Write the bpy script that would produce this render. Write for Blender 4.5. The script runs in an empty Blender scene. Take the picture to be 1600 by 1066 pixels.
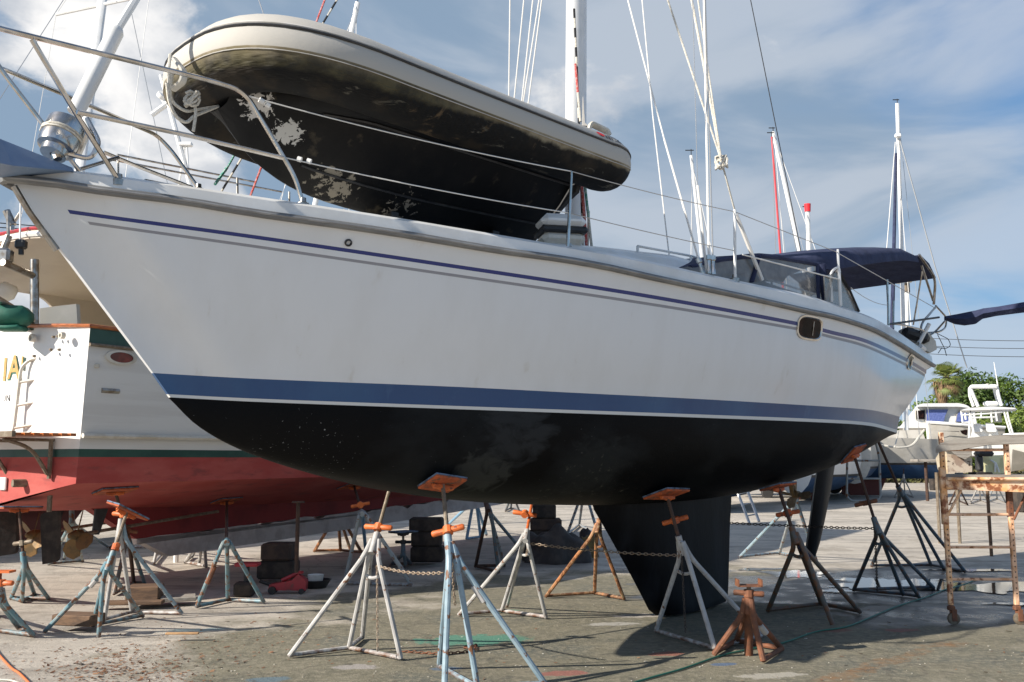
import bpy, bmesh, math, random
from mathutils import Vector, Matrix, noise
C = bpy.context.scene
R = math.radians
random.seed(7)

# ------------------------------------------------------------ camera
F, HY, CH = 1450.0, 720.0, 1.7
PIT = math.atan((HY-533)/F); CP, SN = math.cos(PIT), math.sin(PIT)
cd = bpy.data.cameras.new('camera'); cam = bpy.data.objects.new('camera', cd)
C.collection.objects.link(cam); C.camera = cam
cam.location = (0, 0, CH); cam.rotation_euler = (math.pi/2+PIT, 0, 0)
cd.sensor_width = 36; cd.lens = 36*F/1600; cd.clip_end = 5000; cd.clip_start = .05
C.render.resolution_x, C.render.resolution_y = 1024, 682

# ------------------------------------------------------------ light
SUN_EL, SUN_DIR = R(28), Vector((.872, .490)).normalized()      # travel direction on the ground
sd = bpy.data.lights.new('sun', 'SUN'); sun = bpy.data.objects.new('sun', sd)
C.collection.objects.link(sun)
sd.energy = 5.0; sd.angle = R(.5); sd.color = (1, .93, .83)
tv = Vector((SUN_DIR.x*math.cos(SUN_EL), SUN_DIR.y*math.cos(SUN_EL), -math.sin(SUN_EL)))
sun.rotation_euler = tv.to_track_quat('-Z', 'Y').to_euler(); sun.location = (-20, -20, 30)

w = bpy.data.worlds.new('World'); C.world = w; w.use_nodes = True
nt = w.node_tree; N = nt.nodes; Lk = nt.links; N.clear()
def nd(t, **k):
    n = N.new(t)
    for a, b in k.items(): setattr(n, a, b)
    return n
out = nd('ShaderNodeOutputWorld'); bg = nd('ShaderNodeBackground'); bg.inputs[1].default_value = .098
sky = nd('ShaderNodeTexSky', sky_type='NISHITA', sun_disc=False)
sky.sun_elevation = SUN_EL; sky.sun_rotation = math.atan2(-SUN_DIR.x, -SUN_DIR.y)
sky.air_density = 1.0; sky.dust_density = 1.2; sky.ozone_density = 1.5
tc = nd('ShaderNodeTexCoord')
def vmath(op, a, b=None):
    n = nd('ShaderNodeVectorMath', operation=op)
    for i, v in enumerate((a, b)):
        if v is None: continue
        if isinstance(v, (tuple, list)): n.inputs[i].default_value = v
        else: Lk.new(v, n.inputs[i])
    return n
def fmath(op, a, b=None, c=None, clamp=False):
    n = nd('ShaderNodeMath', operation=op); n.use_clamp = clamp
    for i, v in enumerate((a, b, c)):
        if v is None: continue
        if isinstance(v, (int, float)): n.inputs[i].default_value = v
        else: Lk.new(v, n.inputs[i])
    return n.outputs[0]
def wnoise(vec, scale, det, rough, dist=0):
    n = nd('ShaderNodeTexNoise'); n.inputs['Scale'].default_value = scale; n.inputs['Detail'].default_value = det
    n.inputs['Roughness'].default_value = rough; n.inputs['Distortion'].default_value = dist
    Lk.new(vec, n.inputs['Vector']); return n.outputs[0]
def smooth(v, a, b):
    n = nd('ShaderNodeMapRange', interpolation_type='SMOOTHSTEP'); n.inputs[1].default_value = a; n.inputs[2].default_value = b
    Lk.new(v, n.inputs[0]); return n.outputs[0]
def wmix(f, a, b):
    n = nd('ShaderNodeMix', data_type='RGBA')
    Lk.new(f, n.inputs[0])
    for i, v in ((6, a), (7, b)):
        if isinstance(v, tuple): n.inputs[i].default_value = v
        else: Lk.new(v, n.inputs[i])
    return n.outputs[2]
D3 = tc.outputs['Generated']
def mapped(rot, sc):
    mp = nd('ShaderNodeMapping'); mp.inputs['Rotation'].default_value = rot; mp.inputs['Scale'].default_value = sc; Lk.new(D3, mp.inputs['Vector']); return mp.outputs[0]
lowz = nd('ShaderNodeSeparateXYZ'); Lk.new(D3, lowz.inputs[0])
blue = wmix(smooth(lowz.outputs[2], .0, .5), (1.5, 3.0, 4.7, 1), (.75, 1.75, 3.6, 1))
skyb = wmix(fmath('MULTIPLY', smooth(lowz.outputs[2], .75, .3), .9), sky.outputs[0], blue)
# broad slate coloured sheet over the middle, ragged at its lower right edge
cd_ = vmath('DOT_PRODUCT', D3, (-.02, .90, .43)).outputs['Value']
sheet = wnoise(mapped((0, R(24), 0), (1, 1, 1.8)), 2.0, 6, .5, .3)
m1 = smooth(fmath('ADD', sheet, fmath('MULTIPLY', smooth(cd_, .80, .99), .34)), .50, .78)
c0 = wmix(fmath('MULTIPLY', m1, .88), skyb, (1.85, 2.5, 3.3, 1))
# pale wisps climbing to the right
ws = wnoise(mapped((0, R(26), 0), (1.0, 1.0, 3.0)), 3.1, 7, .5, .55)
rt = vmath('DOT_PRODUCT', D3, (.34, .90, .28)).outputs['Value']
m2 = smooth(fmath('ADD', ws, fmath('MULTIPLY', smooth(rt, .86, .99), .10)), .47, .70)
c1 = wmix(fmath('MULTIPLY', m2, .62), c0, (4.0, 4.3, 4.75, 1))
# heaped cloud low on the left
pu = wnoise(mapped((0, 0, 0), (1, 1, 1.25)), 4.6, 10, .58, .25)
lf = vmath('DOT_PRODUCT', D3, (-.47, .84, .27)).outputs['Value']
puff = smooth(fmath('ADD', pu, fmath('MULTIPLY', smooth(lf, .925, .99), .27)), .66, .76)
shade = smooth(wnoise(mapped((0, 0, 0), (1, 1, 1.6)), 6.5, 6, .55, .2), .38, .66)
pcol = wmix(shade, (3.5, 3.75, 4.15, 1), (7.0, 6.85, 6.7, 1))
c2 = wmix(fmath('MULTIPLY', puff, .95), c1, pcol)
Lk.new(c2, bg.inputs[0]); Lk.new(bg.outputs[0], out.inputs[0])
w.cycles.sampling_method = 'MANUAL'; w.cycles.sample_map_resolution = 512
C.view_settings.view_transform = 'Standard'; C.view_settings.look = 'None'
C.view_settings.exposure = .66; C.view_settings.gamma = 1
C.cycles.max_bounces = 6; C.cycles.use_denoising = True

# ------------------------------------------------------------ pixel helpers (photo is 1600 x 1066)
def ray(px, py):
    return Vector((px-800, F*CP+(py-533)*SN, F*SN-(py-533)*CP))
def W(px, py, D):
    r = ray(px, py); k = D/r.y
    return Vector((r.x*k, D, CH+r.z*k))
def G(px, py, z=0.0):
    r = ray(px, py); k = (z-CH)/r.z
    return Vector((r.x*k, r.y*k, z))
def PX(v):
    z = v[2]-CH; f = v[1]*CP+z*SN; u = -v[1]*SN+z*CP
    return 800+F*v[0]/f, 533-F*u/f
def interp(x, pts):
    if x <= pts[0][0]: return pts[0][1]
    for (a, b), (c, d) in zip(pts, pts[1:]):
        if x <= c: return b+(d-b)*(x-a)/(c-a)
    return pts[-1][1]
def sinterp(x, pts):                      # smooth (catmull) interpolation
    n = len(pts)
    if x <= pts[0][0]: return pts[0][1]
    if x >= pts[-1][0]: return pts[-1][1]
    for i in range(n-1):
        if x <= pts[i+1][0]:
            x0, y0 = pts[i]; x1, y1 = pts[i+1]; h = x1-x0
            m0 = (y1-y0)/h if i == 0 else (y1-pts[i-1][1])/(x1-pts[i-1][0])
            m1 = (y1-y0)/h if i == n-2 else (pts[i+2][1]-y0)/(pts[i+2][0]-x0)
            s = (x-x0)/h
            return (2*s**3-3*s*s+1)*y0+(s**3-2*s*s+s)*h*m0+(-2*s**3+3*s*s)*y1+(s**3-s*s)*h*m1

# ------------------------------------------------------------ yacht frame: t along from the bow, h towards the camera side
YB = (-3.16, 5.7); YE = (.70711, .70711); YN = (.70711, -.70711)
def Y(t, h, z): return Vector((YB[0]+YE[0]*t+YN[0]*h, YB[1]+YE[1]*t+YN[1]*h, z))
HB = [(0,.05),(.5,.34),(1,.53),(1.5,.70),(2,.86),(2.5,1.01),(3,1.16),(3.5,1.29),(4,1.40),(4.5,1.49),(5,1.56),(5.5,1.63),(6,1.68),(6.5,1.73),(7,1.77),(7.5,1.79),(8,1.79),(8.5,1.76),(9,1.68),(9.5,1.58),(10,1.48),(10.5,1.37),(11,1.26),(11.5,1.15),(12,1.04),(12.5,.94)]
BW = [(.9,.0),(1.1,.03),(1.5,.15),(2,.32),(3,.68),(4,.97),(5,1.21),(6,1.39),(7,1.52),(8,1.56),(9,1.46),(10,1.22),(11,.93),(11.5,.78),(12.5,.5)]
RAIL = [(-60,270),(14,281),(84,287),(160,299),(282,314),(394,333),(600,362),(780,392),(881,406),(957,420),(1000,430),(1094,450),(1188,470),(1262,487),(1300,495),(1362,515),(1403,537),(1444,563),(1463,575),(1500,600)]
TOE  = [(-60,246),(20,257),(160,272),(394,306),(600,337),(780,367),(881,384),(957,397),(1000,405),(1094,426),(1188,446),(1262,462),(1300,474),(1362,496),(1403,519),(1444,548),(1463,562),(1500,588)]
COVE = [(-60,306),(114,332),(400,371),(700,415),(1000,461),(1245,506),(1300,520),(1352,533),(1413,561),(1450,583),(1500,616)]
GREY = [(-60,318),(120,346),(400,385.5),(700,429),(1000,473),(1245,514),(1300,527),(1352,541),(1413,569),(1450,590),(1500,623)]
BOOT = [(0,569),(239,583),(400,592),(700,604),(900,614),(1100,624),(1300,636),(1362,641),(1401,650),(1420,658)]
WHT  = [(200,612),(262,616),(400,623),(700,634),(900,641),(1100,648),(1300,656),(1362,661),(1399,671),(1420,678)]
BLK  = [(200,617),(266,621),(400,628),(700,639),(900,646),(1100,653),(1300,661),(1362,666),(1399,676),(1420,683)]
STEM = [(281,.0),(330,.12),(400,.33),(455,.50),(500,.66),(583,.96),(621,1.09)]     # pixel row -> t on the centreline
ZK = [(1.09,2.13),(1.3,1.95),(1.6,1.80),(2,1.67),(2.5,1.55),(3,1.455),(4,1.33),(5,1.27),(6,1.25),(7,1.27),(8,1.36),(9,1.52),(10,1.74),(11,1.99),(11.4,2.06)]
def solve_z(t, h, curve, z0=3.0):
    z = z0
    for _ in range(12):
        p = Y(t, h, z); px, py = PX(p); ty = sinterp(px, curve)
        z += (py-ty)*p.y/F
    return z
HROWS = [(RAIL,0,0),(COVE,.16,-3.2),(COVE,.17,2.8),(GREY,.2,-2.3),(GREY,.21,2.3),(None,.35,0),(None,.5,0),(None,.7,0),(BOOT,.9,0),(WHT,.99,0),(BLK,1.0,0)]
def row_t(r):          # start and end along the boat for a fraction 0 (rail) .. 1 (waterline)
    return None
def hull_rows(nu=64):
    T1 = lambda f: 12.42-1.25*f
    cols = []
    rows = []
    def tz(f, t, curve, off):
        h = HBf(t)+(BWf(t)-HBf(t))*f
        c = [(a, b+off) for a, b in curve]
        return h, solve_z(t, h, c)
    zstem = {}
    for ri, (cv, f, off) in enumerate(HROWS):
        if cv is None: rows.append(None); continue
        # t0: stem station whose centreline pixel row equals the curve there
        t0 = 0.0
        for _ in range(20):
            z = solve_z(t0, .0, [(a, b+off) for a, b in cv]); px, py = PX(Y(t0, 0, z)); t0 = interp(py, STEM)
        row = []
        for i in range(nu+1):
            u = (i/nu)**1.5*.35+(i/nu)*.65
            t = t0+(T1(f)-t0)*u
            k = min(1, (u*(T1(f)-t0)/.5))
            h = HBf(t)+(BWf(t)-HBf(t))*f
            h = h*k+.016*(1-k) if t < 2 else h
            row.append((t, h, solve_z(t, h, [(a, b+off) for a, b in cv])))
        rows.append(row)
    g = rows[4]; b = rows[8]
    for ri in (5, 6, 7):
        q = {5:.3, 6:.55, 7:.8}[ri]
        rows[ri] = [tuple(a[j]+(c[j]-a[j])*q for j in range(2))+(a[2]+(c[2]-a[2])*q,) for a, c in zip(g, b)]
        rows[ri] = [(t, h+.035*math.sin(math.pi*q)*min(1, t/4), z) for t, h, z in rows[ri]]
    wl = rows[10]
    nb = 14
    for k in range(1, nb+1):
        th = k/nb*math.pi/2
        row = []
        for i, (t, h, z) in enumerate(wl):
            u = i/nu
            zk = min(z-.005, sinterp(t-.0, ZK))
            tt = t+0
            full = .72 if t > 3 else .72+.5*(3-t)/2
            hh = h*max(0, math.cos(th))**full
            zz = z-(z-zk)*math.sin(th)**1.05
            row.append((tt, hh, zz))
        rows.append(row)
    return rows
def HBf(t): return sinterp(t, HB)
def BWf(t): return max(0, sinterp(t, BW))

# ------------------------------------------------------------ mesh building
class MB:
    def __init__(s): s.v = []; s.f = []; s.m = []; s.uv = None
    def add(s, vs, fs, m=0):
        o = len(s.v); s.v += [Vector(v) for v in vs]; s.f += [tuple(i+o for i in f) for f in fs]; s.m += [m]*len(fs)
        return s
    def box(s, c, d, rot=None, m=0, bev=0):
        c = Vector(c); x, y, z = d[0]/2, d[1]/2, d[2]/2
        rot = rot or Matrix.Identity(3)
        if not bev:
            vs = [c+rot@Vector((a*x, b*y, e*z)) for a in (-1, 1) for b in (-1, 1) for e in (-1, 1)]
            return s.add(vs, [(0,1,3,2),(4,6,7,5),(0,4,5,1),(2,3,7,6),(0,2,6,4),(1,5,7,3)], m)
        b = min(bev, x*.9, y*.9, z*.9); vs = []; ix = {}
        def vid(k, p):
            if k not in ix: ix[k] = len(vs); vs.append(c+rot@Vector(p))
            return ix[k]
        def V3(sg, ax):
            p = [sg[0]*(x-b), sg[1]*(y-b), sg[2]*(z-b)]; p[ax] = sg[ax]*(x, y, z)[ax]
            return vid((sg, ax), p)
        fs = []; S = (-1, 1)
        for ax in range(3):
            o = [i for i in range(3) if i != ax]
            for g in S:
                q = []
                for a, e in ((-1,-1),(1,-1),(1,1),(-1,1)):
                    sg = [0]*3; sg[ax] = g; sg[o[0]] = a; sg[o[1]] = e; q.append(V3(tuple(sg), ax))
                fs.append(tuple(q))
            for a in S:
                for e in S:
                    s1 = [0]*3; s1[o[0]] = a; s1[o[1]] = e; s2 = list(s1); s1[ax] = -1; s2[ax] = 1
                    fs.append((V3(tuple(s1), o[0]), V3(tuple(s2), o[0]), V3(tuple(s2), o[1]), V3(tuple(s1), o[1])))
        for a in S:
            for e in S:
                for g in S: fs.append(tuple(V3((a, e, g), k) for k in range(3)))
        return s.add(vs, fs, m)
    def tube(s, pts, r, n=8, m=0, cap=True, flat=None):
        pts = [Vector(p) for p in pts]; k = len(pts)
        rs = r if isinstance(r, (list, tuple)) else [r]*k
        vs = []; fs = []; up = None
        for i, p in enumerate(pts):
            d = (pts[min(i+1, k-1)]-pts[max(i-1, 0)])
            d = d.normalized() if d.length > 1e-9 else Vector((0, 0, 1))
            if up is None:
                up = Vector((0, 0, 1)) if abs(d.z) < .9 else Vector((0, 1, 0))
            a = d.cross(up)
            a = a.normalized() if a.length > 1e-6 else d.orthogonal().normalized()
            b = a.cross(d).normalized(); up = b
            for j in range(n):
                t = 2*math.pi*j/n
                vs.append(p+(a*math.cos(t)+b*math.sin(t)*(flat or 1))*rs[i])
        for i in range(k-1):
            for j in range(n):
                fs.append((i*n+j, i*n+(j+1) % n, (i+1)*n+(j+1) % n, (i+1)*n+j))
        if cap: fs += [tuple(range(n))[::-1], tuple((k-1)*n+j for j in range(n))]
        return s.add(vs, fs, m)
    def lathe(s, c, prof, ax=(0, 0, 1), n=20, m=0):      # prof: (radius, height)
        c = Vector(c); ax = Vector(ax).normalized(); a = ax.orthogonal().normalized(); b = ax.cross(a)
        vs = []; fs = []
        for r, h in prof:
            for j in range(n):
                t = 2*math.pi*j/n; vs.append(c+ax*h+(a*math.cos(t)+b*math.sin(t))*max(r, 1e-4))
        for i in range(len(prof)-1):
            for j in range(n): fs.append((i*n+j, i*n+(j+1) % n, (i+1)*n+(j+1) % n, (i+1)*n+j))
        return s.add(vs, fs, m)
    def prism(s, pts, off, m=0):                        # polygon extruded by a vector
        pts = [Vector(p) for p in pts]; k = len(pts); off = Vector(off)
        return s.add(pts+[p+off for p in pts], [tuple(range(k)), tuple(range(2*k-1, k-1, -1))]+[(i, i+k, (i+1) % k+k, (i+1) % k) for i in range(k)], m)
    def grid(s, rows, m=0, close=False):
        nr, nc = len(rows), len(rows[0])
        vs = [p for r in rows for p in r]
        fs = [(i*nc+j, i*nc+(j+1) % nc, (i+1)*nc+(j+1) % nc, (i+1)*nc+j) for i in range(nr-1) for j in range(nc if close else nc-1)]
        return s.add(vs, fs, m)

def put(name, mb, mats, parent=None, smooth=True, loc=None, angle=35):
    """one mesh object; vertices are given in world space"""
    root = parent
    while root is not None and root.parent is not None: root = root.parent
    o0 = Vector(root.location) if root is not None else Vector(loc) if loc is not None else Vector((0, 0, 0))
    if root is None and loc is None and mb.v:
        zs = min(v.z for v in mb.v); cx = sum(v.x for v in mb.v)/len(mb.v); cy = sum(v.y for v in mb.v)/len(mb.v)
        o0 = Vector((cx, cy, zs))
    me = bpy.data.meshes.new(name)
    me.from_pydata([tuple(v-o0) for v in mb.v], [], mb.f)
    mats = mats if isinstance(mats, (list, tuple)) else [mats]
    for x in mats: me.materials.append(x)
    if len(mats) > 1: me.polygons.foreach_set('material_index', mb.m)
    if mb.uv:
        l = me.uv_layers.new(name='uv')
        for lp in me.loops: l.data[lp.index].uv = mb.uv[lp.vertex_index]
    bm = bmesh.new(); bm.from_mesh(me)
    bmesh.ops.recalc_face_normals(bm, faces=bm.faces)
    if smooth:
        for e in bm.edges:
            if len(e.link_faces) == 2: e.smooth = e.calc_face_angle(0) < R(angle)
        for f in bm.faces: f.smooth = True
    bm.to_mesh(me); bm.free(); me.update()
    o = bpy.data.objects.new(name, me); C.collection.objects.link(o)
    if parent is not None: o.parent = parent
    else: o.location = o0
    return o
def thing(name, label, cat, loc, group=None):
    o = bpy.data.objects.new(name, None); C.collection.objects.link(o); o.empty_display_size = .2
    o.location = loc; o['label'] = label; o['category'] = cat
    if group: o['group'] = group
    return o
def tag(o, label, cat, group=None, kind=None):
    if label: o['label'] = label
    if cat: o['category'] = cat
    if group: o['group'] = group
    if kind: o['kind'] = kind
    return o
def struct(name, mb, mats, **k):
    o = put(name, mb, mats, **k); o['kind'] = 'structure'; return o
def line(name, a, b, r, mat, parent, n=5, sag=0):
    a, b = Vector(a), Vector(b); k = 10 if sag else 1
    pts = [a.lerp(b, i/k)-Vector((0, 0, sag*4*(i/k)*(1-i/k))) for i in range(k+1)]
    return put(name, MB().tube(pts, r, n), mat, parent)
def bend(pts, rad=.08, n=5):                            # round the corners of a polyline
    pts = [Vector(p) for p in pts]; out = [pts[0]]
    for a, b, c in zip(pts, pts[1:], pts[2:]):
        r1 = min(rad, (b-a).length*.45, (c-b).length*.45)
        p, q = b+(a-b).normalized()*r1, b+(c-b).normalized()*r1
        for i in range(n+1):
            t = i/n; out.append(p*(1-t)**2+b*2*t*(1-t)+q*t*t)
    return out+[pts[-1]]
def text(name, s, size, origin, right, up, depth, mat, parent, shear=0, bold=0):
    cu = bpy.data.curves.new(name, 'FONT'); cu.body = s; cu.size = size; cu.extrude = depth; cu.offset = bold
    tmp = bpy.data.objects.new(name, cu); C.collection.objects.link(tmp)
    me = bpy.data.meshes.new_from_object(tmp.evaluated_get(bpy.context.evaluated_depsgraph_get()))
    bpy.data.objects.remove(tmp); bpy.data.curves.remove(cu)
    right = Vector(right).normalized(); up = Vector(up).normalized(); nn = right.cross(up).normalized()
    mb = MB(); mb.v = [Vector(origin)+right*v.co.x+up*v.co.y+nn*v.co.z for v in me.vertices]
    mb.f = [tuple(p.vertices) for p in me.polygons]; mb.m = [0]*len(mb.f)
    bpy.data.meshes.remove(me)
    return put(name, mb, mat, parent, smooth=False)

# ------------------------------------------------------------ materials
def mat(name, col, rough=.6, metal=0, col2=None, scale=4, lo=.45, hi=.6, bump=0, bscale=None, r2=None, coat=0, stretch=(1,1,1), col3=None, s3=1, lo3=.6, hi3=.66, spec=.5, detail=6, alpha=1, trans=0):
    m = bpy.data.materials.new(name); m.use_nodes = True; t = m.node_tree; b = t.nodes['Principled BSDF']
    def fin(x): return tuple(x)+(1,)
    b.inputs['Base Color'].default_value = fin(col); b.inputs['Roughness'].default_value = rough
    b.inputs['Metallic'].default_value = metal; b.inputs['Coat Weight'].default_value = coat
    b.inputs['Specular IOR Level'].default_value = spec; b.inputs['Coat Roughness'].default_value = .08
    if alpha < 1: b.inputs['Alpha'].default_value = alpha
    if trans: b.inputs['Transmission Weight'].default_value = trans
    tc = t.nodes.new('ShaderNodeTexCoord'); mp = t.nodes.new('ShaderNodeMapping'); mp.inputs['Scale'].default_value = stretch
    t.links.new(tc.outputs['Object'], mp.inputs['Vector'])
    def nz(sc, det=detail, ro=.6):
        n = t.nodes.new('ShaderNodeTexNoise'); n.inputs['Scale'].default_value = sc; n.inputs['Detail'].default_value = det
        n.inputs['Roughness'].default_value = ro; t.links.new(mp.outputs[0], n.inputs['Vector']); return n.outputs[0]
    def mr(v, a, c, o0=0, o1=1):
        n = t.nodes.new('ShaderNodeMapRange'); n.inputs[1].default_value = a; n.inputs[2].default_value = c
        n.inputs[3].default_value = o0; n.inputs[4].default_value = o1; t.links.new(v, n.inputs[0]); return n.outputs[0]
    def mx(f, a, c):
        n = t.nodes.new('ShaderNodeMix'); n.data_type = 'RGBA'; t.links.new(f, n.inputs[0])
        for i, v in ((6, a), (7, c)):
            if isinstance(v, tuple): n.inputs[i].default_value = v
            else: t.links.new(v, n.inputs[i])
        return n.outputs[2]
    cur = fin(col)
    if col2 is not None:
        f = mr(nz(scale), lo, hi); cur = mx(f, cur, fin(col2)); 
        if r2 is not None: t.links.new(mr(f, 0, 1, rough, r2), b.inputs['Roughness'])
    if col3 is not None:
        cur = mx(mr(nz(s3), lo3, hi3), cur, fin(col3))
    if not isinstance(cur, tuple): t.links.new(cur, b.inputs['Base Color'])
    if bump:
        bp = t.nodes.new('ShaderNodeBump'); bp.inputs['Strength'].default_value = 1; bp.inputs['Distance'].default_value = bump
        t.links.new(nz(bscale or scale*6), bp.inputs['Height']); t.links.new(bp.outputs[0], b.inputs['Normal'])
    return m
def worn(m, spots, nscale=3, dist=1.0, det=7, stretch=(1,1,1), rot=(0,0,0)):
    """scraped or sanded places at fixed spots of a part (centre, radius, colour, threshold, softness), ragged by noise"""
    t = m.node_tree; b = t.nodes['Principled BSDF']; nn = t.nodes.new; lk = t.links.new
    l_ = b.inputs['Base Color'].links; cur = l_[0].from_socket
    tc = nn('ShaderNodeTexCoord'); mp = nn('ShaderNodeMapping'); mp.inputs['Scale'].default_value = stretch; mp.inputs['Rotation'].default_value = rot; lk(tc.outputs['Object'], mp.inputs['Vector'])
    for c, r, col, lo, sf, ns in spots:
        no = nn('ShaderNodeTexNoise'); no.inputs['Scale'].default_value = ns; no.inputs['Detail'].default_value = det; no.inputs['Roughness'].default_value = .62; no.inputs['Distortion'].default_value = dist; lk(mp.outputs[0], no.inputs['Vector'])
        d = nn('ShaderNodeVectorMath'); d.operation = 'DISTANCE'; lk(tc.outputs['Object'], d.inputs[0]); d.inputs[1].default_value = tuple(c)
        a = nn('ShaderNodeMapRange'); a.inputs[1].default_value = r*.3; a.inputs[2].default_value = r; a.inputs[3].default_value = .2; a.inputs[4].default_value = -.35; lk(d.outputs['Value'], a.inputs[0])
        s = nn('ShaderNodeMath'); s.operation = 'ADD'; lk(no.outputs[0], s.inputs[0]); lk(a.outputs[0], s.inputs[1])
        g_ = nn('ShaderNodeMapRange'); g_.inputs[1].default_value = lo; g_.inputs[2].default_value = lo+sf; lk(s.outputs[0], g_.inputs[0])
        x = nn('ShaderNodeMix'); x.data_type = 'RGBA'; lk(g_.outputs[0], x.inputs[0]); lk(cur, x.inputs[6]); x.inputs[7].default_value = tuple(col)+(1,); cur = x.outputs[2]
    lk(cur, b.inputs['Base Color'])

M = {}
M['gel'] = mat('white_gelcoat', (.67,.69,.71), .2, col2=(.635,.65,.66), scale=1.3, lo=.42, hi=.72, coat=.12, bump=.0007, bscale=2.2, col3=(.50,.475,.43), s3=2.6, lo3=.64, hi3=.90, stretch=(2.2,2.2,.28))
M['gel_deck'] = mat('white_deck_moulding', (.74,.74,.72), .3, col2=(.66,.65,.62), scale=2, coat=.2)
M['boot'] = mat('blue_boot_top', (.004,.052,.165), .34, col2=(.012,.075,.195), scale=1.6, lo=.42, hi=.66, coat=.12, col3=(.04,.11,.23), s3=4, lo3=.6, hi3=.78, stretch=(1,1,.4))
M['navy_line'] = mat('navy_stripe', (.006,.020,.16), .3, coat=.2)
M['grey_line'] = mat('grey_stripe', (.27,.27,.29), .4)
M['white_line'] = mat('white_stripe', (.62,.62,.6), .4)
M['antifoul'] = mat('black_antifouling', (.0022,.0025,.0030), .55, col2=(.016,.018,.019), scale=.75, lo=.48, hi=.70, bump=.002, bscale=60, col3=(.11,.11,.11), s3=42, lo3=.70, hi3=.74, r2=.75, spec=.11, stretch=(1,1,1.6))
M['keel_b'] = mat('black_keel_paint', (.0024,.0024,.0034), .5, col2=(.011,.012,.015), scale=2.5, bump=.002, bscale=30, col3=(.07,.07,.07), s3=3, lo3=.7, hi3=.78, spec=.15, stretch=(1,1,.3))
M['rubber'] = mat('grey_rub_rail', (.15,.15,.148), .5, col2=(.21,.21,.20), scale=3)
M['steel'] = mat('polished_stainless', (.62,.59,.55), .2, 1, col2=(.5,.46,.4), scale=9)
M['steel_d'] = mat('dull_stainless', (.42,.40,.37), .32, 1, col2=(.28,.23,.18), scale=12)
M['skyplate'] = mat('sky_sheen_plate', (.13,.20,.32), .55, col2=(.19,.26,.37), scale=4, lo=.4, hi=.7, col3=(.30,.35,.42), s3=14, lo3=.66, hi3=.72)  # blue of the metal plate is sky reflection put into its colour
M['mast'] = mat('white_mast_paint', (.74,.74,.73), .3, col2=(.68,.68,.66), scale=3)
M['wire'] = mat('rigging_wire', (.45,.45,.44), .35, .6)
M['wire_w'] = mat('white_sheathed_line', (.72,.70,.66), .5)
M['rope_w'] = mat('white_rope', (.62,.59,.52), .8, col2=(.45,.42,.36), scale=60)
M['rope_r'] = mat('red_rope', (.48,.06,.05), .8, col2=(.6,.3,.28), scale=50)
M['rope_g'] = mat('green_rope', (.04,.30,.22), .8, col2=(.4,.5,.46), scale=50)
M['rope_k'] = mat('black_fleck', (.012,.012,.014), .8)
M['black'] = mat('black_plastic', (.014,.014,.015), .45, col2=(.03,.03,.03), scale=8)
M['glass_d'] = mat('dark_window_glass', (.006,.004,.004), .15, col2=(.03,.014,.010), scale=9, spec=.08)
M['navy'] = mat('navy_canvas', (.018,.024,.062), .85, col2=(.035,.045,.10), scale=5, lo=.4, hi=.7, bump=.022, bscale=5)
M['vinyl'] = mat('clouded_vinyl_window', (.20,.20,.195), .2, col2=(.34,.33,.31), scale=4, lo=.45, hi=.7, alpha=.72, coat=.4)
M['tube_top'] = mat('pale_grey_tube_fabric', (.50,.48,.45), .65, col2=(.42,.40,.36), scale=5)
M['strip'] = mat('dull_grey_strip', (.30,.30,.30), .5, .3, col2=(.22,.22,.22), scale=5)
M['orange'] = mat('orange_paint', (.60,.14,.03), .55, col2=(.40,.085,.02), scale=9, lo=.45, hi=.62, col3=(.14,.05,.03), s3=22, lo3=.6, hi3=.66)
M['orange_d'] = mat('orange_plywood', (.46,.10,.028), .8, col2=(.26,.06,.022), scale=9, col3=(.12,.07,.045), s3=16, lo3=.56, hi3=.64, bump=.003, bscale=30)
M['padedge'] = mat('pad_carpet_edge', (.12,.17,.25), .9, col2=(.05,.06,.08), scale=18)
M['rust'] = mat('rusted_steel', (.20,.075,.035), .8, col2=(.11,.05,.03), scale=14, lo=.4, hi=.65, bump=.002, bscale=50, col3=(.34,.17,.08), s3=25, lo3=.62, hi3=.7)
M['rust_dark'] = mat('dark_rusted_steel', (.055,.032,.024), .8, col2=(.12,.055,.03), scale=12, lo=.48, hi=.7, bump=.002, bscale=50)
M['chain'] = mat('rusty_chain', (.28,.20,.14), .6, .4, col2=(.40,.34,.27), scale=40)
M['chain_d'] = mat('dark_chain', (.055,.045,.038), .6, .4, col2=(.12,.09,.07), scale=40)
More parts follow.
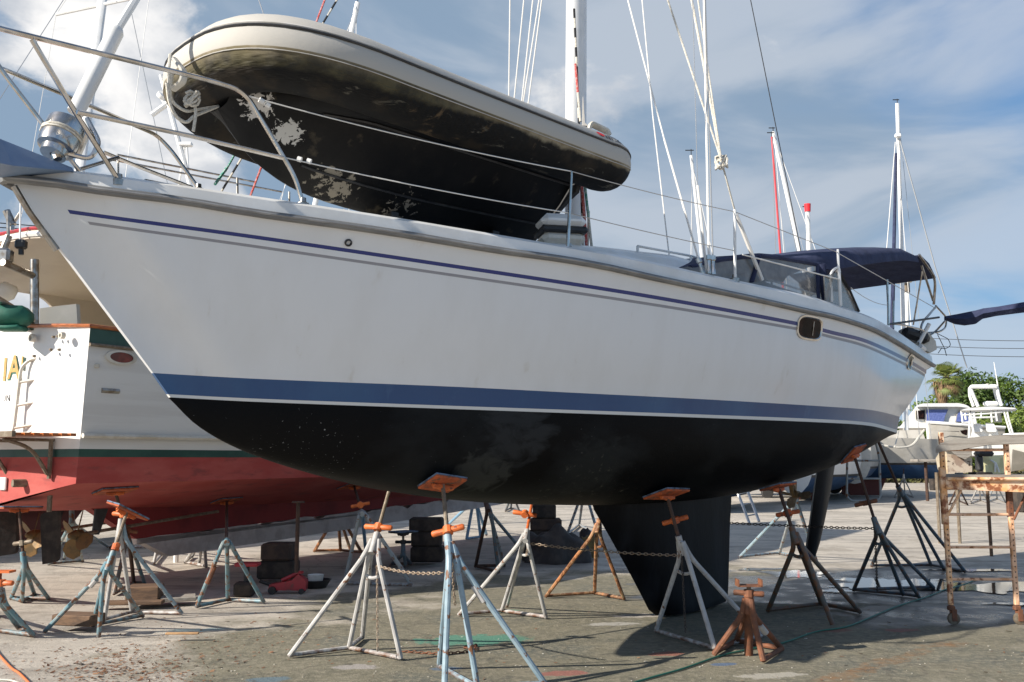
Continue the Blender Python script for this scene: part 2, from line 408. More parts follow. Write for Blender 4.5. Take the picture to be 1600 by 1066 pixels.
def paint(name, c, c2, rustiness=.6):
    m = mat(name, c, .5, col2=c2, scale=7, lo=.42, hi=.62, bump=.001, bscale=60, col3=(.17,.075,.035), s3=13, lo3=rustiness-.03, hi3=rustiness+.01)
    t = m.node_tree; b = t.nodes['Principled BSDF']; src = b.inputs['Base Color'].links[0].from_socket; tc = t.nodes.new('ShaderNodeTexCoord')
    sx = t.nodes.new('ShaderNodeSeparateXYZ'); t.links.new(tc.outputs['Object'], sx.inputs[0]); n = t.nodes.new('ShaderNodeTexNoise'); n.inputs['Scale'].default_value = 16; n.inputs['Detail'].default_value = 6; t.links.new(tc.outputs['Object'], n.inputs['Vector'])
    a = t.nodes.new('ShaderNodeMath'); a.operation = 'MULTIPLY_ADD'; t.links.new(n.outputs[0], a.inputs[0]); a.inputs[1].default_value = -.20; t.links.new(sx.outputs[2], a.inputs[2])     # rust creeps up from the feet
    r = t.nodes.new('ShaderNodeMapRange'); r.inputs[1].default_value = -.10; r.inputs[2].default_value = -.04; r.inputs[3].default_value = 1; r.inputs[4].default_value = 0; t.links.new(a.outputs[0], r.inputs[0])
    x = t.nodes.new('ShaderNodeMix'); x.data_type = 'RGBA'; t.links.new(r.outputs[0], x.inputs[0]); t.links.new(src, x.inputs[6]); x.inputs[7].default_value = (.13,.06,.03,1); t.links.new(x.outputs[2], b.inputs['Base Color'])
    return m
M['st_white'] = paint('chalky_white_stand_paint', (.47,.46,.44), (.34,.33,.32), .64)
M['st_blue'] = paint('pale_blue_stand_paint', (.27,.36,.41), (.18,.26,.31), .60)
M['st_grey'] = paint('grey_blue_stand_paint', (.26,.31,.34), (.36,.38,.38), .6)
M['st_teal'] = paint('teal_stand_paint', (.11,.22,.26), (.24,.28,.28), .57)
M['st_dark'] = paint('dark_blue_stand_paint', (.070,.110,.145), (.11,.14,.155), .59)
M['st_brown'] = paint('brown_flaking_stand_paint', (.10,.10,.09), (.13,.075,.05), .55)
M['st_sky'] = paint('bright_blue_stand_paint', (.16,.33,.50), (.24,.40,.52), .7)
M['st_orange'] = paint('orange_rust_stand_paint', (.40,.17,.07), (.30,.24,.15), .52)
M['post'] = mat('weathered_steel_post', (.17,.13,.09), .6, .3, col2=(.24,.20,.15), scale=18)
M['scaf'] = mat('orange_scaffold_paint', (.76,.38,.15), .6, col2=(.80,.58,.40), scale=6, lo=.4, hi=.6, col3=(.26,.09,.035), s3=11, lo3=.50, hi3=.60, bump=.001, bscale=50)
M['scaf_p'] = mat('pinkish_worn_scaffold_paint', (.76,.47,.30), .55, col2=(.55,.26,.11), scale=9, lo=.52, hi=.64, col3=(.24,.09,.035), s3=12, lo3=.57, hi3=.64)
M['wood_w'] = mat('weathered_grey_board', (.33,.30,.26), .85, col2=(.24,.21,.18), scale=3, stretch=(1,12,12), bump=.003, bscale=14)
M['wood_b'] = mat('brown_timber', (.16,.095,.055), .85, col2=(.09,.055,.035), scale=4, stretch=(1,6,6), bump=.004, bscale=20)
M['wood_o'] = mat('orange_stained_plywood', (.45,.27,.13), .8, col2=(.33,.19,.09), scale=6)
M['blockd'] = mat('dark_keel_block', (.032,.026,.022), .9, col2=(.065,.05,.04), scale=5, bump=.006, bscale=12)
M['blockr'] = mat('brown_keel_block', (.085,.055,.04), .9, col2=(.05,.035,.03), scale=5, bump=.006, bscale=12)
M['teak'] = mat('varnished_teak_rail', (.42,.13,.035), .3, col2=(.28,.08,.025), scale=6, stretch=(2,2,8), coat=.4)
M['ms_white'] = mat('yacht_white_paint', (.74,.735,.71), .35, col2=(.70,.69,.66), scale=1.5)
M['ms_side'] = mat('white_planked_topside', (.66,.655,.63), .4, col2=(.60,.59,.565), scale=1.3, bump=.002, bscale=5, stretch=(.3,.3,6))
M['ms_green'] = mat('dark_green_band', (.010,.055,.045), .45, col2=(.02,.075,.06), scale=3)
M['ms_red'] = mat('red_antifouling', (.35,.050,.042), .8, col2=(.43,.095,.078), scale=2.2, lo=.42, hi=.66, col3=(.24,.05,.045), s3=6, lo3=.55, hi3=.68, stretch=(.5,.5,1.6))
M['ms_dred'] = mat('dark_red_antifouling', (.26,.032,.030), .75, col2=(.19,.025,.025), scale=1.8)
M['primer'] = mat('grey_primer', (.58,.54,.52), .8, col2=(.46,.42,.40), scale=4)
M['cream'] = mat('cream_overhang', (.58,.50,.40), .5, col2=(.54,.46,.37), scale=2)
M['gold'] = mat('gold_leaf', (.52,.34,.12), .5, .2, col2=(.40,.24,.08), scale=30)
M['gold_s'] = mat('green_letter_shade', (.03,.16,.12), .5)
M['ink'] = mat('black_lettering', (.02,.02,.025), .5)
M['bronze'] = mat('bronze', (.22,.13,.05), .6, .4, col2=(.13,.09,.045), scale=9)
M['green_cv'] = mat('green_canvas_cover', (.006,.085,.055), .7, col2=(.01,.12,.08), scale=4, bump=.004, bscale=8)
M['red'] = mat('red_enamel', (.40,.03,.04), .4, col2=(.28,.03,.035), scale=8, col3=(.12,.06,.05), s3=14, lo3=.6, hi3=.66)
M['redcap'] = mat('bright_red_cloth', (.75,.02,.03), .7)
M['redsail'] = mat('red_furled_cloth', (.55,.07,.08), .8)
M['white'] = mat('white_plastic', (.78,.78,.76), .35, col2=(.72,.71,.68), scale=4)
M['offw'] = mat('aged_white_plastic', (.60,.57,.50), .45, col2=(.5,.46,.38), scale=5)
M['bluewin'] = mat('blue_window_screen', (.10,.14,.36), .5, col2=(.15,.19,.44), scale=12)
M['bluebot'] = mat('blue_bottom_paint', (.01,.05,.13), .6, col2=(.02,.07,.16), scale=3)
M['bluered'] = mat('reddish_keel', (.16,.05,.04), .8)
M['tan'] = mat('tan_topside', (.36,.34,.30), .4, col2=(.42,.40,.36), scale=2)
M['greyside'] = mat('warm_grey_topside', (.42,.41,.37), .35, col2=(.5,.48,.44), scale=1.5)
M['darkgrey'] = mat('dark_grey_rubber', (.03,.03,.03), .7)
M['alu'] = mat('aluminium', (.5,.5,.49), .4, .8, col2=(.4,.4,.38), scale=8)
M['hose_g'] = mat('green_hose', (.02,.13,.085), .5)
M['hose_o'] = mat('orange_cord', (.62,.16,.05), .6)
M['tarp'] = mat('dark_tarpaulin', (.035,.03,.028), .75, col2=(.06,.05,.045), scale=4, bump=.02, bscale=6)
M['sack'] = mat('yellow_sack', (.22,.16,.06), .8, col2=(.12,.09,.04), scale=6, bump=.01, bscale=9)
M['leafl'] = mat('dead_leaves', (.16,.07,.035), .8, col2=(.26,.14,.07), scale=9)
M['cable'] = mat('power_cable', (.02,.02,.022), .7)
M['bark'] = mat('bark', (.13,.10,.075), .9, col2=(.08,.06,.045), scale=9, bump=.01)
def leafmat(name, a, b, c):
    m = mat(name, a, .55, col2=b, scale=1.1, lo=.4, hi=.62, col3=c, s3=4.5, lo3=.56, hi3=.66)
    bs = m.node_tree.nodes['Principled BSDF']; t = m.node_tree
    tr = t.nodes.new('ShaderNodeBsdfTranslucent'); mx = t.nodes.new('ShaderNodeMixShader'); mx.inputs[0].default_value = .3
    src = bs.inputs['Base Color'].links[0].from_socket; t.links.new(src, tr.inputs[0])
    o = t.nodes['Material Output']; t.links.new(bs.outputs[0], mx.inputs[1]); t.links.new(tr.outputs[0], mx.inputs[2]); t.links.new(mx.outputs[0], o.inputs[0])
    return m
M['leaf1'] = leafmat('broadleaf', (.085,.145,.022), (.15,.22,.04), (.20,.24,.06))
M['leaf2'] = leafmat('dark_broadleaf', (.055,.10,.018), (.095,.155,.03), (.13,.17,.045))
M['leaf3'] = leafmat('yellow_green_leaf', (.13,.19,.03), (.20,.26,.05), (.10,.14,.03))
M['palm'] = leafmat('palm_frond', (.16,.21,.045), (.24,.27,.08), (.30,.28,.10))
M['palmd'] = mat('dry_palm_skirt', (.26,.17,.09), .9, col2=(.17,.11,.06), scale=3)
M['scrub'] = leafmat('dry_scrub', (.09,.10,.03), (.16,.13,.06), (.12,.08,.04))

# ------------------------------------------------------------ ground
def ground_mat():
    m = bpy.data.materials.new('stained_yard_concrete'); m.use_nodes = True; t = m.node_tree; b = t.nodes['Principled BSDF']
    nn = t.nodes.new; lk = t.links.new
    tc = nn('ShaderNodeTexCoord'); P = tc.outputs['Object']
    def nz(sc, det=6, ro=.55, dist=0, vec=None):
        n = nn('ShaderNodeTexNoise'); n.inputs['Scale'].default_value = sc; n.inputs['Detail'].default_value = det
        n.inputs['Roughness'].default_value = ro; n.inputs['Distortion'].default_value = dist; lk(vec or P, n.inputs['Vector']); return n.outputs[0]
    def mr(v, a, c, o0=0, o1=1, sm=True):
        n = nn('ShaderNodeMapRange'); n.interpolation_type = 'SMOOTHSTEP' if sm else 'LINEAR'
        for i, x in enumerate((a, c, o0, o1)): n.inputs[i+1].default_value = x
        lk(v, n.inputs[0]); return n.outputs[0]
    def ma(op, a, c, cl=False):
        n = nn('ShaderNodeMath'); n.operation = op; n.use_clamp = cl
        for i, v in enumerate((a, c)):
            if isinstance(v, (int, float)): n.inputs[i].default_value = v
            else: lk(v, n.inputs[i])
        return n.outputs[0]
    def mx(f, a, c):
        n = nn('ShaderNodeMix'); n.data_type = 'RGBA'
        if isinstance(f, (int, float)): n.inputs[0].default_value = f
        else: lk(f, n.inputs[0])
        for i, v in ((6, a), (7, c)):
            if isinstance(v, tuple): n.inputs[i].default_value = v+(1,)
            else: lk(v, n.inputs[i])
        return n.outputs[2]
    def spot(px, py, rx, ry, ang=0, noise=1.0, sc=1.6):     # blotch round a place on the ground, ragged by noise
        c = G(px, py)
        mp = nn('ShaderNodeMapping'); mp.vector_type = 'TEXTURE'; mp.inputs['Location'].default_value = (c.x, c.y, 0)
        mp.inputs['Rotation'].default_value = (0, 0, ang); mp.inputs['Scale'].default_value = (rx, ry, 1); lk(P, mp.inputs['Vector'])
        l = nn('ShaderNodeVectorMath'); l.operation = 'LENGTH'; lk(mp.outputs[0], l.inputs[0])
        d = ma('ADD', l.outputs['Value'], ma('MULTIPLY', ma('SUBTRACT', nz(sc, 5, .6), .5), noise*3.2))
        return mr(d, .8, 1.08, 1, 0)
    stretch = nn('ShaderNodeMapping'); stretch.inputs['Rotation'].default_value = (0, 0, R(-14)); stretch.inputs['Scale'].default_value = (.35, 1.6, 1); lk(P, stretch.inputs['Vector'])
    col = mx(mr(nz(.35, 5), .35, .68), (.52,.465,.39), (.40,.36,.305))
    col = mx(mr(nz(1.3, 6, .6, vec=stretch.outputs[0]), .48, .68), col, (.30,.27,.23))
    col = mx(ma('MULTIPLY', mr(nz(.8, 8, .68, .6), .50, .62), .5), col, (.22,.19,.15)); col = mx(ma('MULTIPLY', mr(nz(6, 8, .7), .52, .64), .35), col, (.60,.55,.47))
    # the algae and grime stained part in front
    st1 = spot(800, 1000, 3.6, 2.2, R(20), .4, .8); st2 = spot(1250, 1010, 3.6, 2.1, R(28), .5, .7); st3 = spot(1050, 930, 4.6, 2.6, R(26), .5, .6)
    stn = ma('MAXIMUM', ma('MAXIMUM', st1, st2), st3)
    grime = mx(mr(nz(2.2, 7, .62), .38, .64), (.115,.108,.070), (.170,.155,.102))
    grime = mx(mr(nz(.9, 5), .5, .7), grime, (.080,.088,.070))
    grime = mx(mr(nz(14, 8, .75), .45, .62), grime, (.23,.205,.145)); grime = mx(ma('MULTIPLY', mr(nz(4.2, 8, .7, .8), .55, .66), .7), grime, (.055,.054,.042))
    col = mx(ma('MULTIPLY', stn, .92), col, grime)
    col = mx(ma('MULTIPLY', mr(nz(3.4, 8, .7), .54, .68), .35), col, (.105,.092,.072))
    # paint spills
    spots = [(740,1000,.55,.28,(.055,.24,.17),.7),(785,955,.22,.1,(.07,.26,.18),.6),(1130,1038,.12,.06,(.07,.13,.24),.3),(700,1045,.14,.07,(.10,.15,.22),.4),(880,1052,.2,.1,(.30,.10,.08),.6),
             (1040,1022,.18,.08,(.30,.10,.07),.6),(1300,985,.25,.1,(.26,.11,.08),.7),(1410,985,.2,.09,(.27,.10,.08),.6),(420,1062,.2,.1,(.10,.16,.2),.5),(560,1042,.22,.1,(.36,.33,.31),.9),
             (1000,962,.35,.13,(.46,.42,.38),.9),(960,975,.3,.1,(.42,.40,.36),.8),(1200,1056,.3,.1,(.42,.39,.33),.8),(880,905,.3,.12,(.4,.37,.33),.8),(300,985,.3,.12,(.14,.22,.24),.7)]
    for x, y, rx, ry, c, n_ in spots: col = mx(ma('MULTIPLY', spot(x, y, rx, ry, .2, n_, 6), .75), col, c)
    for x, y, rx, ry, a_ in ((1400,1030,.95,.10,R(42)),(1300,1062,.7,.12,R(42)),(395,935,.9,.08,R(8)),(1470,1008,.3,.12,R(20))):
        col = mx(ma('MULTIPLY', ma('MULTIPLY', spot(x, y, rx, ry, a_, .9, 3), mr(nz(9, 6, .7), .35, .65)), .55), col, (.24,.12,.045))
    # chips and specks of paint
    vo = nn('ShaderNodeTexVoronoi'); vo.inputs['Scale'].default_value = 11; lk(P, vo.inputs['Vector'])
    spk = ma('MULTIPLY', mr(vo.outputs['Distance'], .05, .12, 1, 0), mr(nz(1.1, 3), .5, .6))
    col = mx(ma('MULTIPLY', spk, .8), col, (.40,.37,.32))
    vo2 = nn('ShaderNodeTexVoronoi'); vo2.inputs['Scale'].default_value = 26; lk(P, vo2.inputs['Vector'])
    col = mx(ma('MULTIPLY', mr(vo2.outputs['Distance'], .06, .16, 1, 0), .55), col, (.06,.055,.045))
    # fine cracks and slab joints
    vc = nn('ShaderNodeTexVoronoi'); vc.feature = 'DISTANCE_TO_EDGE'; vc.inputs['Scale'].default_value = .33; vc.inputs['Randomness'].default_value = 1
    wv = nn('ShaderNodeVectorMath'); wv.operation = 'ADD'; nzv = nn('ShaderNodeTexNoise'); nzv.inputs['Scale'].default_value = 1.5; nzv.inputs['Detail'].default_value = 5; lk(P, nzv.inputs['Vector'])
    sc = nn('ShaderNodeVectorMath'); sc.operation = 'SCALE'; sc.inputs['Scale'].default_value = .7; lk(nzv.outputs['Color'], sc.inputs[0]); lk(P, wv.inputs[0]); lk(sc.outputs[0], wv.inputs[1]); lk(wv.outputs[0], vc.inputs['Vector'])
    crack = mr(vc.outputs['Distance'], .001, .006, 1, 0)
    col = mx(ma('MULTIPLY', crack, .35), col, (.06,.05,.04))
    # wet
    wet = ma('MAXIMUM', spot(1260, 915, 2.6, 1.7, R(18), .6, .9), ma('MAXIMUM', spot(1480, 915, 3.2, 1.9, R(10), .5, .8), spot(1500, 960, 1.6, .7, R(14), .7, 1.2)))
    wet = ma('MAXIMUM', wet, ma('MULTIPLY', spot(900, 880, 3.0, .9, R(12), .7, 1.0), .75))
    col = mx(ma('MULTIPLY', wet, .72), col, (.062,.058,.062))
    lk(col, b.inputs['Base Color'])
    rg = ma('SUBTRACT', .88, ma('MULTIPLY', wet, mr(nz(2.4, 6), .42, .6, .40, .66)))
    lk(rg, b.inputs['Roughness'])
    bp = nn('ShaderNodeBump'); bp.inputs['Distance'].default_value = .010; lk(ma('MULTIPLY', ma('ADD', nz(34, 6, .7), ma('MULTIPLY', nz(7, 5), .8)), ma('SUBTRACT', 1.0, ma('MULTIPLY', wet, .6))), bp.inputs['Height'])
    lk(bp.outputs[0], b.inputs['Normal'])
    return m
g = MB().add([(-700,-60,0),(700,-60,0),(700,900,0),(-700,900,0)], [(0,1,2,3)])
struct('ground', g, ground_mat(), smooth=False, loc=(0,0,0))
M['puddle'] = mat('still_water', (.030,.029,.028), .02, spec=.8, bump=.0006, bscale=9, col2=(.05,.045,.04), scale=2)
def puddle(px, py, rx, ry, ang, seed, z=None, n=120):
    z = .004+.0016*seed
    c = G(px, py); pts = []
    for i in range(n):
        a = 2*math.pi*i/n; k = 1+.8*noise.noise(Vector((math.cos(a)*1.8, math.sin(a)*1.8, seed*5.3)))+.5*noise.noise(Vector((math.cos(a)*5, math.sin(a)*5, seed*9.1)))+.2*noise.noise(Vector((math.cos(a)*14, math.sin(a)*14, seed*3.7)))
        x, y = math.cos(a)*rx*k, math.sin(a)*ry*k
        pts.append((c.x+x*math.cos(ang)-y*math.sin(ang), c.y+x*math.sin(ang)+y*math.cos(ang), z))
    struct('puddle', MB().add(pts, [tuple(range(n))]), M['puddle'], smooth=False)
puddle(1245, 897, .50, .42, R(8), 1); puddle(1185, 890, .35, .16, 0, 2); puddle(1395, 912, .80, .60, R(6), 3)
puddle(1530, 918, 1.1, .42, R(4), 4); puddle(1520, 892, .6, .14, 0, 5); puddle(1600, 945, .5, .12, R(4), 7); puddle(1305, 925, .22, .10, 0, 8)

# ------------------------------------------------------------ the yacht
ya = thing('sailing_yacht', 'large white sailing yacht with blue boot stripe and black bottom propped on stands', 'sailing yacht', Y(6, 0, 0))
rows = hull_rows(120); nu = 120
rows_mat = {0:0,1:1,2:0,3:2,4:0,5:0,6:0,7:0,8:3,9:4}      # material of the band below each row
hm = MB()
for side in (1, -1):
    base = len(hm.v)
    for r in rows: hm.v += [Y(t, h*side, z) for t, h, z in r]
    nc = nu+1
    cs, ce = 3, 0
    for i in range(len(rows)-1):
        mm = rows_mat.get(i, 5)
        for j in range(nu):
            if i in (1, 3):
                px = PX(Y(*rows[i][j]))[0]
                k = 0 if px < (99 if i == 1 else 115) else mm
            else: k = mm
            hm.f.append((base+i*nc+j, base+i*nc+j+1, base+(i+1)*nc+j+1, base+(i+1)*nc+j)); hm.m.append(k)
nr = len(rows); nc = nu+1; other = nr*nc
for i in range(nr-1):                                     # transom and the stem closing
    k = rows_mat.get(i, 5); k = 0 if k in (1, 2) else k
    a, b = i*nc+nu, (i+1)*nc+nu; hm.f.append((a, b, b+other, a+other)); hm.m.append(k)
    a, b = i*nc, (i+1)*nc; hm.f.append((a, b, b+other, a+other)); hm.m.append(k)
from mathutils.bvhtree import BVHTree
hull_bvh = BVHTree.FromPolygons([tuple(v) for v in hm.v], hm.f)
def hh(px, py): return hull_bvh.ray_cast(Vector((0, 0, CH)), ray(px, py).normalized())[0]-Vector(ya.location)
worn(M['antifoul'], [(hh(810,675), .62, (.022,.024,.026), .50, .20, 3.4), (hh(750,742), .5, (.030,.032,.030), .52, .16, 5), (hh(930,735), .7, (.016,.018,.018), .54, .2, 5), (hh(1330,690), .9, (.026,.026,.026), .52, .2, 7)], stretch=(1,1,1.6), rot=(R(20), R(-35), 0))
worn(M['antifoul'], [(hh(470,725), 1.3, (.30,.30,.29), .865, .02, 46), (hh(640,750), 1.2, (.22,.22,.20), .90, .02, 44), (hh(900,775), 1.6, (.06,.06,.05), .80, .1, 16), (hh(1150,690), 1.6, (.12,.12,.12), .93, .02, 40)], dist=0)
hull = put('hull', hm, [M['gel'], M['navy_line'], M['grey_line'], M['boot'], M['white_line'], M['antifoul']], ya, angle=50)

TS = [i*.2 for i in range(0, 63)]
def railp(t, dz=0, dh=0):
    h = HBf(t); z = solve_z(t, h, RAIL); return Y(t, h+dh, z+dz)
def railz(t): return solve_z(t, HBf(t), RAIL)
def toez(t): return solve_z(t, HBf(t)-.05, TOE, 3.5)
# rub rail: both sides round the bow
near = [Y(t, HBf(t)+.012, railz(t)) for t in TS[1:]]; far = [Y(t, -HBf(t)-.012, railz(t)) for t in TS[1:]]
path = far[::-1]+[Y(.03, -.1, railz(0)), Y(-.05, -.03, railz(0)+.005), Y(-.05, .03, railz(0)+.005), Y(.03, .1, railz(0))]+near
rr = MB().tube(path, .030, 8); rr.tube([p+Vector((0, 0, .0)) for p in path], .001, 3)
put('rub_rail', rr, M['rubber'], ya)
put('rub_rail_strip', MB().tube([p+(Vector((YN[0], YN[1], 0))*(.028 if i >= len(far)+2 else -.028)) for i, p in enumerate(path)], .010, 6), M['strip'], ya)
# deck moulding: outer lip, toe and cambered deck
dk = []
for side in (1, -1):
    for hh, zz in ((.0, 'r'), (-.012, 't0'), (-.05, 't'), (-.11, 't2'), (-.14, 'd')):
        row = []
        for t in [0]+TS[1:]+[12.4]:
            h = max(.0, HBf(t)+hh); zt = toez(t); zr = railz(t)
            z = {'r': zr, 't0': zr+(zt-zr)*.8, 't': zt, 't2': zt-.006, 'd': zt-.045}[zz]
            row.append(Y(t, h*side, z))
        dk.append(row)
dm = MB().grid(dk[:5]).grid(dk[5:])
inner = []
for t in [0]+TS[1:]+[12.4]:
    h = max(0, HBf(t)-.14); zt = toez(t)-.045
    inner.append([Y(t, h*q, zt+.07*(1-q*q)*min(1, h)) for q in (-1, -.75, -.5, -.25, 0, .25, .5, .75, 1)])
dm.grid(inner)
dm.add([Y(12.42, s*h, z) for s, h, z in ((1, .9, toez(12.4)-.05), (-1, .9, toez(12.4)-.05), (-1, .95, railz(12.4)), (1, .95, railz(12.4)))], [(0,1,2,3)])
put('deck', dm, M['gel_deck'], ya)
# stem band of polished steel
sb = [Y(interp(y, STEM)-.02, 0, solve_z(interp(y, STEM), 0, [(-60,y),(1600,y)])) for y in range(292, 396, 10)]
put('stem_band', MB().tube(sb, .022, 8), M['steel_d'], ya)
# cabin trunk
ct = []
def cab_w(t): return min(HBf(t)-.5, 1.15)*min(1, max(.02, (t-2.4)/1.6))
for t in [2.4+.25*i for i in range(0, 29)]:
    w_ = max(.05, cab_w(t)); z0 = toez(t)-.03; hgt = .30*min(1, max(.05, (t-2.4)/3.2))+.04
    ct.append([Y(t, w_*q, z0+hgt*k) for q, k in ((-1.12, -.2), (-1.0, .75), (-.92, .95), (-.6, 1.1), (0, 1.18), (.6, 1.1), (.92, .95), (1.0, .75), (1.12, -.2))])
cm = MB().grid(ct); cm.f.append(tuple(range(9))); cm.m.append(0); n0 = len(cm.v)-9; cm.f.append(tuple(range(n0, n0+9))); cm.m.append(0)
put('cabin_trunk', cm, M['gel_deck'], ya)
for s in (1, -1):
    pts = [Y(t, s*(cab_w(t)-.12), toez(t)+.27*min(1, (t-2.4)/3.2)+.08) for t in (5.2, 6.0, 6.8, 7.6, 8.4, 9.0)]
    hr = MB().tube(pts, .012, 6)
    for p in pts: hr.tube([p, p-Vector((0, 0, .10))], .013, 6)
    put('handrail', hr, M['gel_deck'], ya)
for tt in (6.1, 7.4):
    cc = Y(tt, 0, toez(tt)+.37)
    h_ = put('deck_hatch', MB().box(cc, (.6, .6, .06), Matrix.Rotation(R(45), 3, 'Z'), 0, .02), M['alu'], ya)
    put('hatch_glass', MB().box(cc+Vector((0, 0, .035)), (.5, .5, .02), Matrix.Rotation(R(45), 3, 'Z'), 0, .008), M['glass_d'], h_)
# coachroof ropes and winch seen beside the dodger
wn = Y(8.55, .95, toez(8.5)+.16)
put('winch', MB().lathe(wn, [(.0,0),(.09,0),(.09,.03),(.055,.05),(.05,.14),(.075,.17),(.075,.19),(0,.19)]), M['steel'], ya)
rp = MB()
for k in range(7):
    a0 = random.random()*6; pts = [wn+Vector((.16*math.cos(a0+i*.5)*(.6+.4*random.random())-.2, .12*math.sin(a0+i*.5), .03+.05*random.random()+k*.008)) for i in range(14)]
    rp.tube(pts, .008, 5)
put('coiled_line', rp, M['rope_w'], ya)
# keel
kp = [(5.63, 1.40), (8.27, 1.45), (8.14, .04), (6.62, .04), (6.46, .12)]
def foil(te, le, z, thick, n=10):
    out = []
    for i in range(n+1):
        x = i/n; y = thick*(2.9*math.sqrt(x)*(1-x)+.04*x) if x > 0 else 0
        out.append((le+(te-le)*x, y*.5))
    return [(t, y, z) for t, y in out]+[(t, -y, z) for t, y in out[1:-1][::-1]]
kr = []
for z, le, te in ((1.50, 5.55, 8.30), (1.20, 5.66, 8.27), (.9, 5.92, 8.22), (.5, 6.25, 8.18), (.22, 6.47, 8.15), (.10, 6.56, 8.13), (.03, 6.68, 8.08)):
    kr.append([Y(*p) for p in foil(te, le, z, .30 if z < .15 else .25)])
km = MB().grid(kr, close=True); km.f.append(tuple(range(len(kr[0])))); km.m.append(0); o_ = len(km.v)-len(kr[0]); km.f.append(tuple(range(o_, o_+len(kr[0])))); km.m.append(0)
put('keel', km, M['keel_b'], ya)
# rudder, turned almost edge on
rc = W(1279, 780, 13.1); ra = R(50)
rdir = Vector((math.cos(ra), math.sin(ra), 0)); rnm = Vector((-rdir.y, rdir.x, 0))
rl = []
for px, py, ch in ((1291, 725, .62), (1285, 765, .60), (1278, 810, .52), (1271, 850, .44), (1267, 868, .36), (1265, 874, .2)):
    c = W(px, py, 13.1)
    rl.append([c+rdir*((x-.45)*ch)+rnm*y for x, y in ((0, 0), (.12, .05), (.35, .065), (.7, .035), (1, .004), (.7, -.035), (.35, -.065), (.12, -.05))])
rm = MB().grid(rl, close=True); rm.f += [tuple(range(8)), tuple(range(len(rm.v)-8, len(rm.v)))]; rm.m += [0, 0]
put('rudder', rm, M['keel_b'], ya)
# propeller strut and propeller ahead of the rudder
pc = Y(9.9, 0, 1.25)
pr = MB().tube([Y(8.6, 0, 1.42), Y(9.95, 0, 1.22)], .018, 8).tube([Y(9.8, 0, 1.24), Y(9.7, 0, 1.6)], .03, 6).lathe(pc, [(0,-.08),(.05,-.05),(.05,.05),(.02,.12)], (YE[0], YE[1], -.1), 12)
put('shaft_strut', pr, M['bronze'], ya)
pb = MB()
for k in range(3):
    a = k*2.094; rd = Vector((YN[0], YN[1], 0))*math.cos(a)+Vector((0, 0, 1))*math.sin(a); tg = Vector((YE[0], YE[1], 0))*.5+rd.cross(Vector((YE[0], YE[1], 0)))*.8
    pb.prism([pc+rd*.04-tg*.03, pc+rd*.12-tg*.08, pc+rd*.2-tg*.05, pc+rd*.22, pc+rd*.18+tg*.06, pc+rd*.05+tg*.03], tg.cross(rd).normalized()*.008)
put('propeller', pb, M['post'], ya)
# through-hull fitting and portlights
def hull_pt(px, py):                                       # point on the near side for a pixel, with the outward normal
    best = None
    for i in range(4, 9):
        for j in range(nu):
            a, b, c, d = [Y(*rows[q][w2]) for q, w2 in ((i, j), (i, j+1), (i+1, j+1), (i+1, j))]
            cc = (a+b+c+d)/4; q = PX(cc); e_ = abs(q[0]-px)+abs(q[1]-py)
            if best is None or e_ < best[0]: best = (e_, cc, (b-a).normalized(), (d-a).normalized())
    _, c, u, v = best
    nn_ = v.cross(u).normalized()
    if nn_.dot(Vector((YN[0], YN[1], 0))) < 0: nn_ = -nn_
    r = ray(px, py); o = Vector((0, 0, CH)); k = (c-o).dot(nn_)/r.dot(nn_)
    return o+r*k, u, nn_
def rows_at(px, py):
    global rows_all
    best = None
    for i in range(0, 11):
        for j in range(nu):
            a, b, c, d = [Y(*rows[q][w2]) for q, w2 in ((i, j), (i, j+1), (i+1, j+1), (i+1, j))]
            cc = (a+b+c+d)/4; q = PX(cc); e_ = abs(q[0]-px)+abs(q[1]-py)
            if best is None or e_ < best[0]: best = (e_, cc, (b-a).normalized(), (d-a).normalized())
    _, c, u, v = best
    nn_ = v.cross(u).normalized()
    if nn_.dot(Vector((YN[0], YN[1], 0))) < 0: nn_ = -nn_
    r = ray(px, py); o = Vector((0, 0, CH)); k = (c-o).dot(nn_)/r.dot(nn_)
    return o+r*k, u, nn_
def oval(c, u, v, a, b, r, n=40):                          # rounded rectangle outline
    out = []
    for i in range(n):
        t = 2*math.pi*i/n; x, y = math.cos(t), math.sin(t); e_ = 2/3.6
        out.append(c+u*(a*abs(x)**e_*(1 if x > 0 else -1))+v*(b*abs(y)**e_*(1 if y > 0 else -1)))
    return out
from mathutils.bvhtree import BVHTree
hull_bvh = BVHTree.FromPolygons([tuple(v) for v in hm.v], hm.f)
def ontohull(p, n_, off):
    h = hull_bvh.ray_cast(p+n_*.4, -n_)
    return (h[0] if h[0] is not None else p)+n_*off
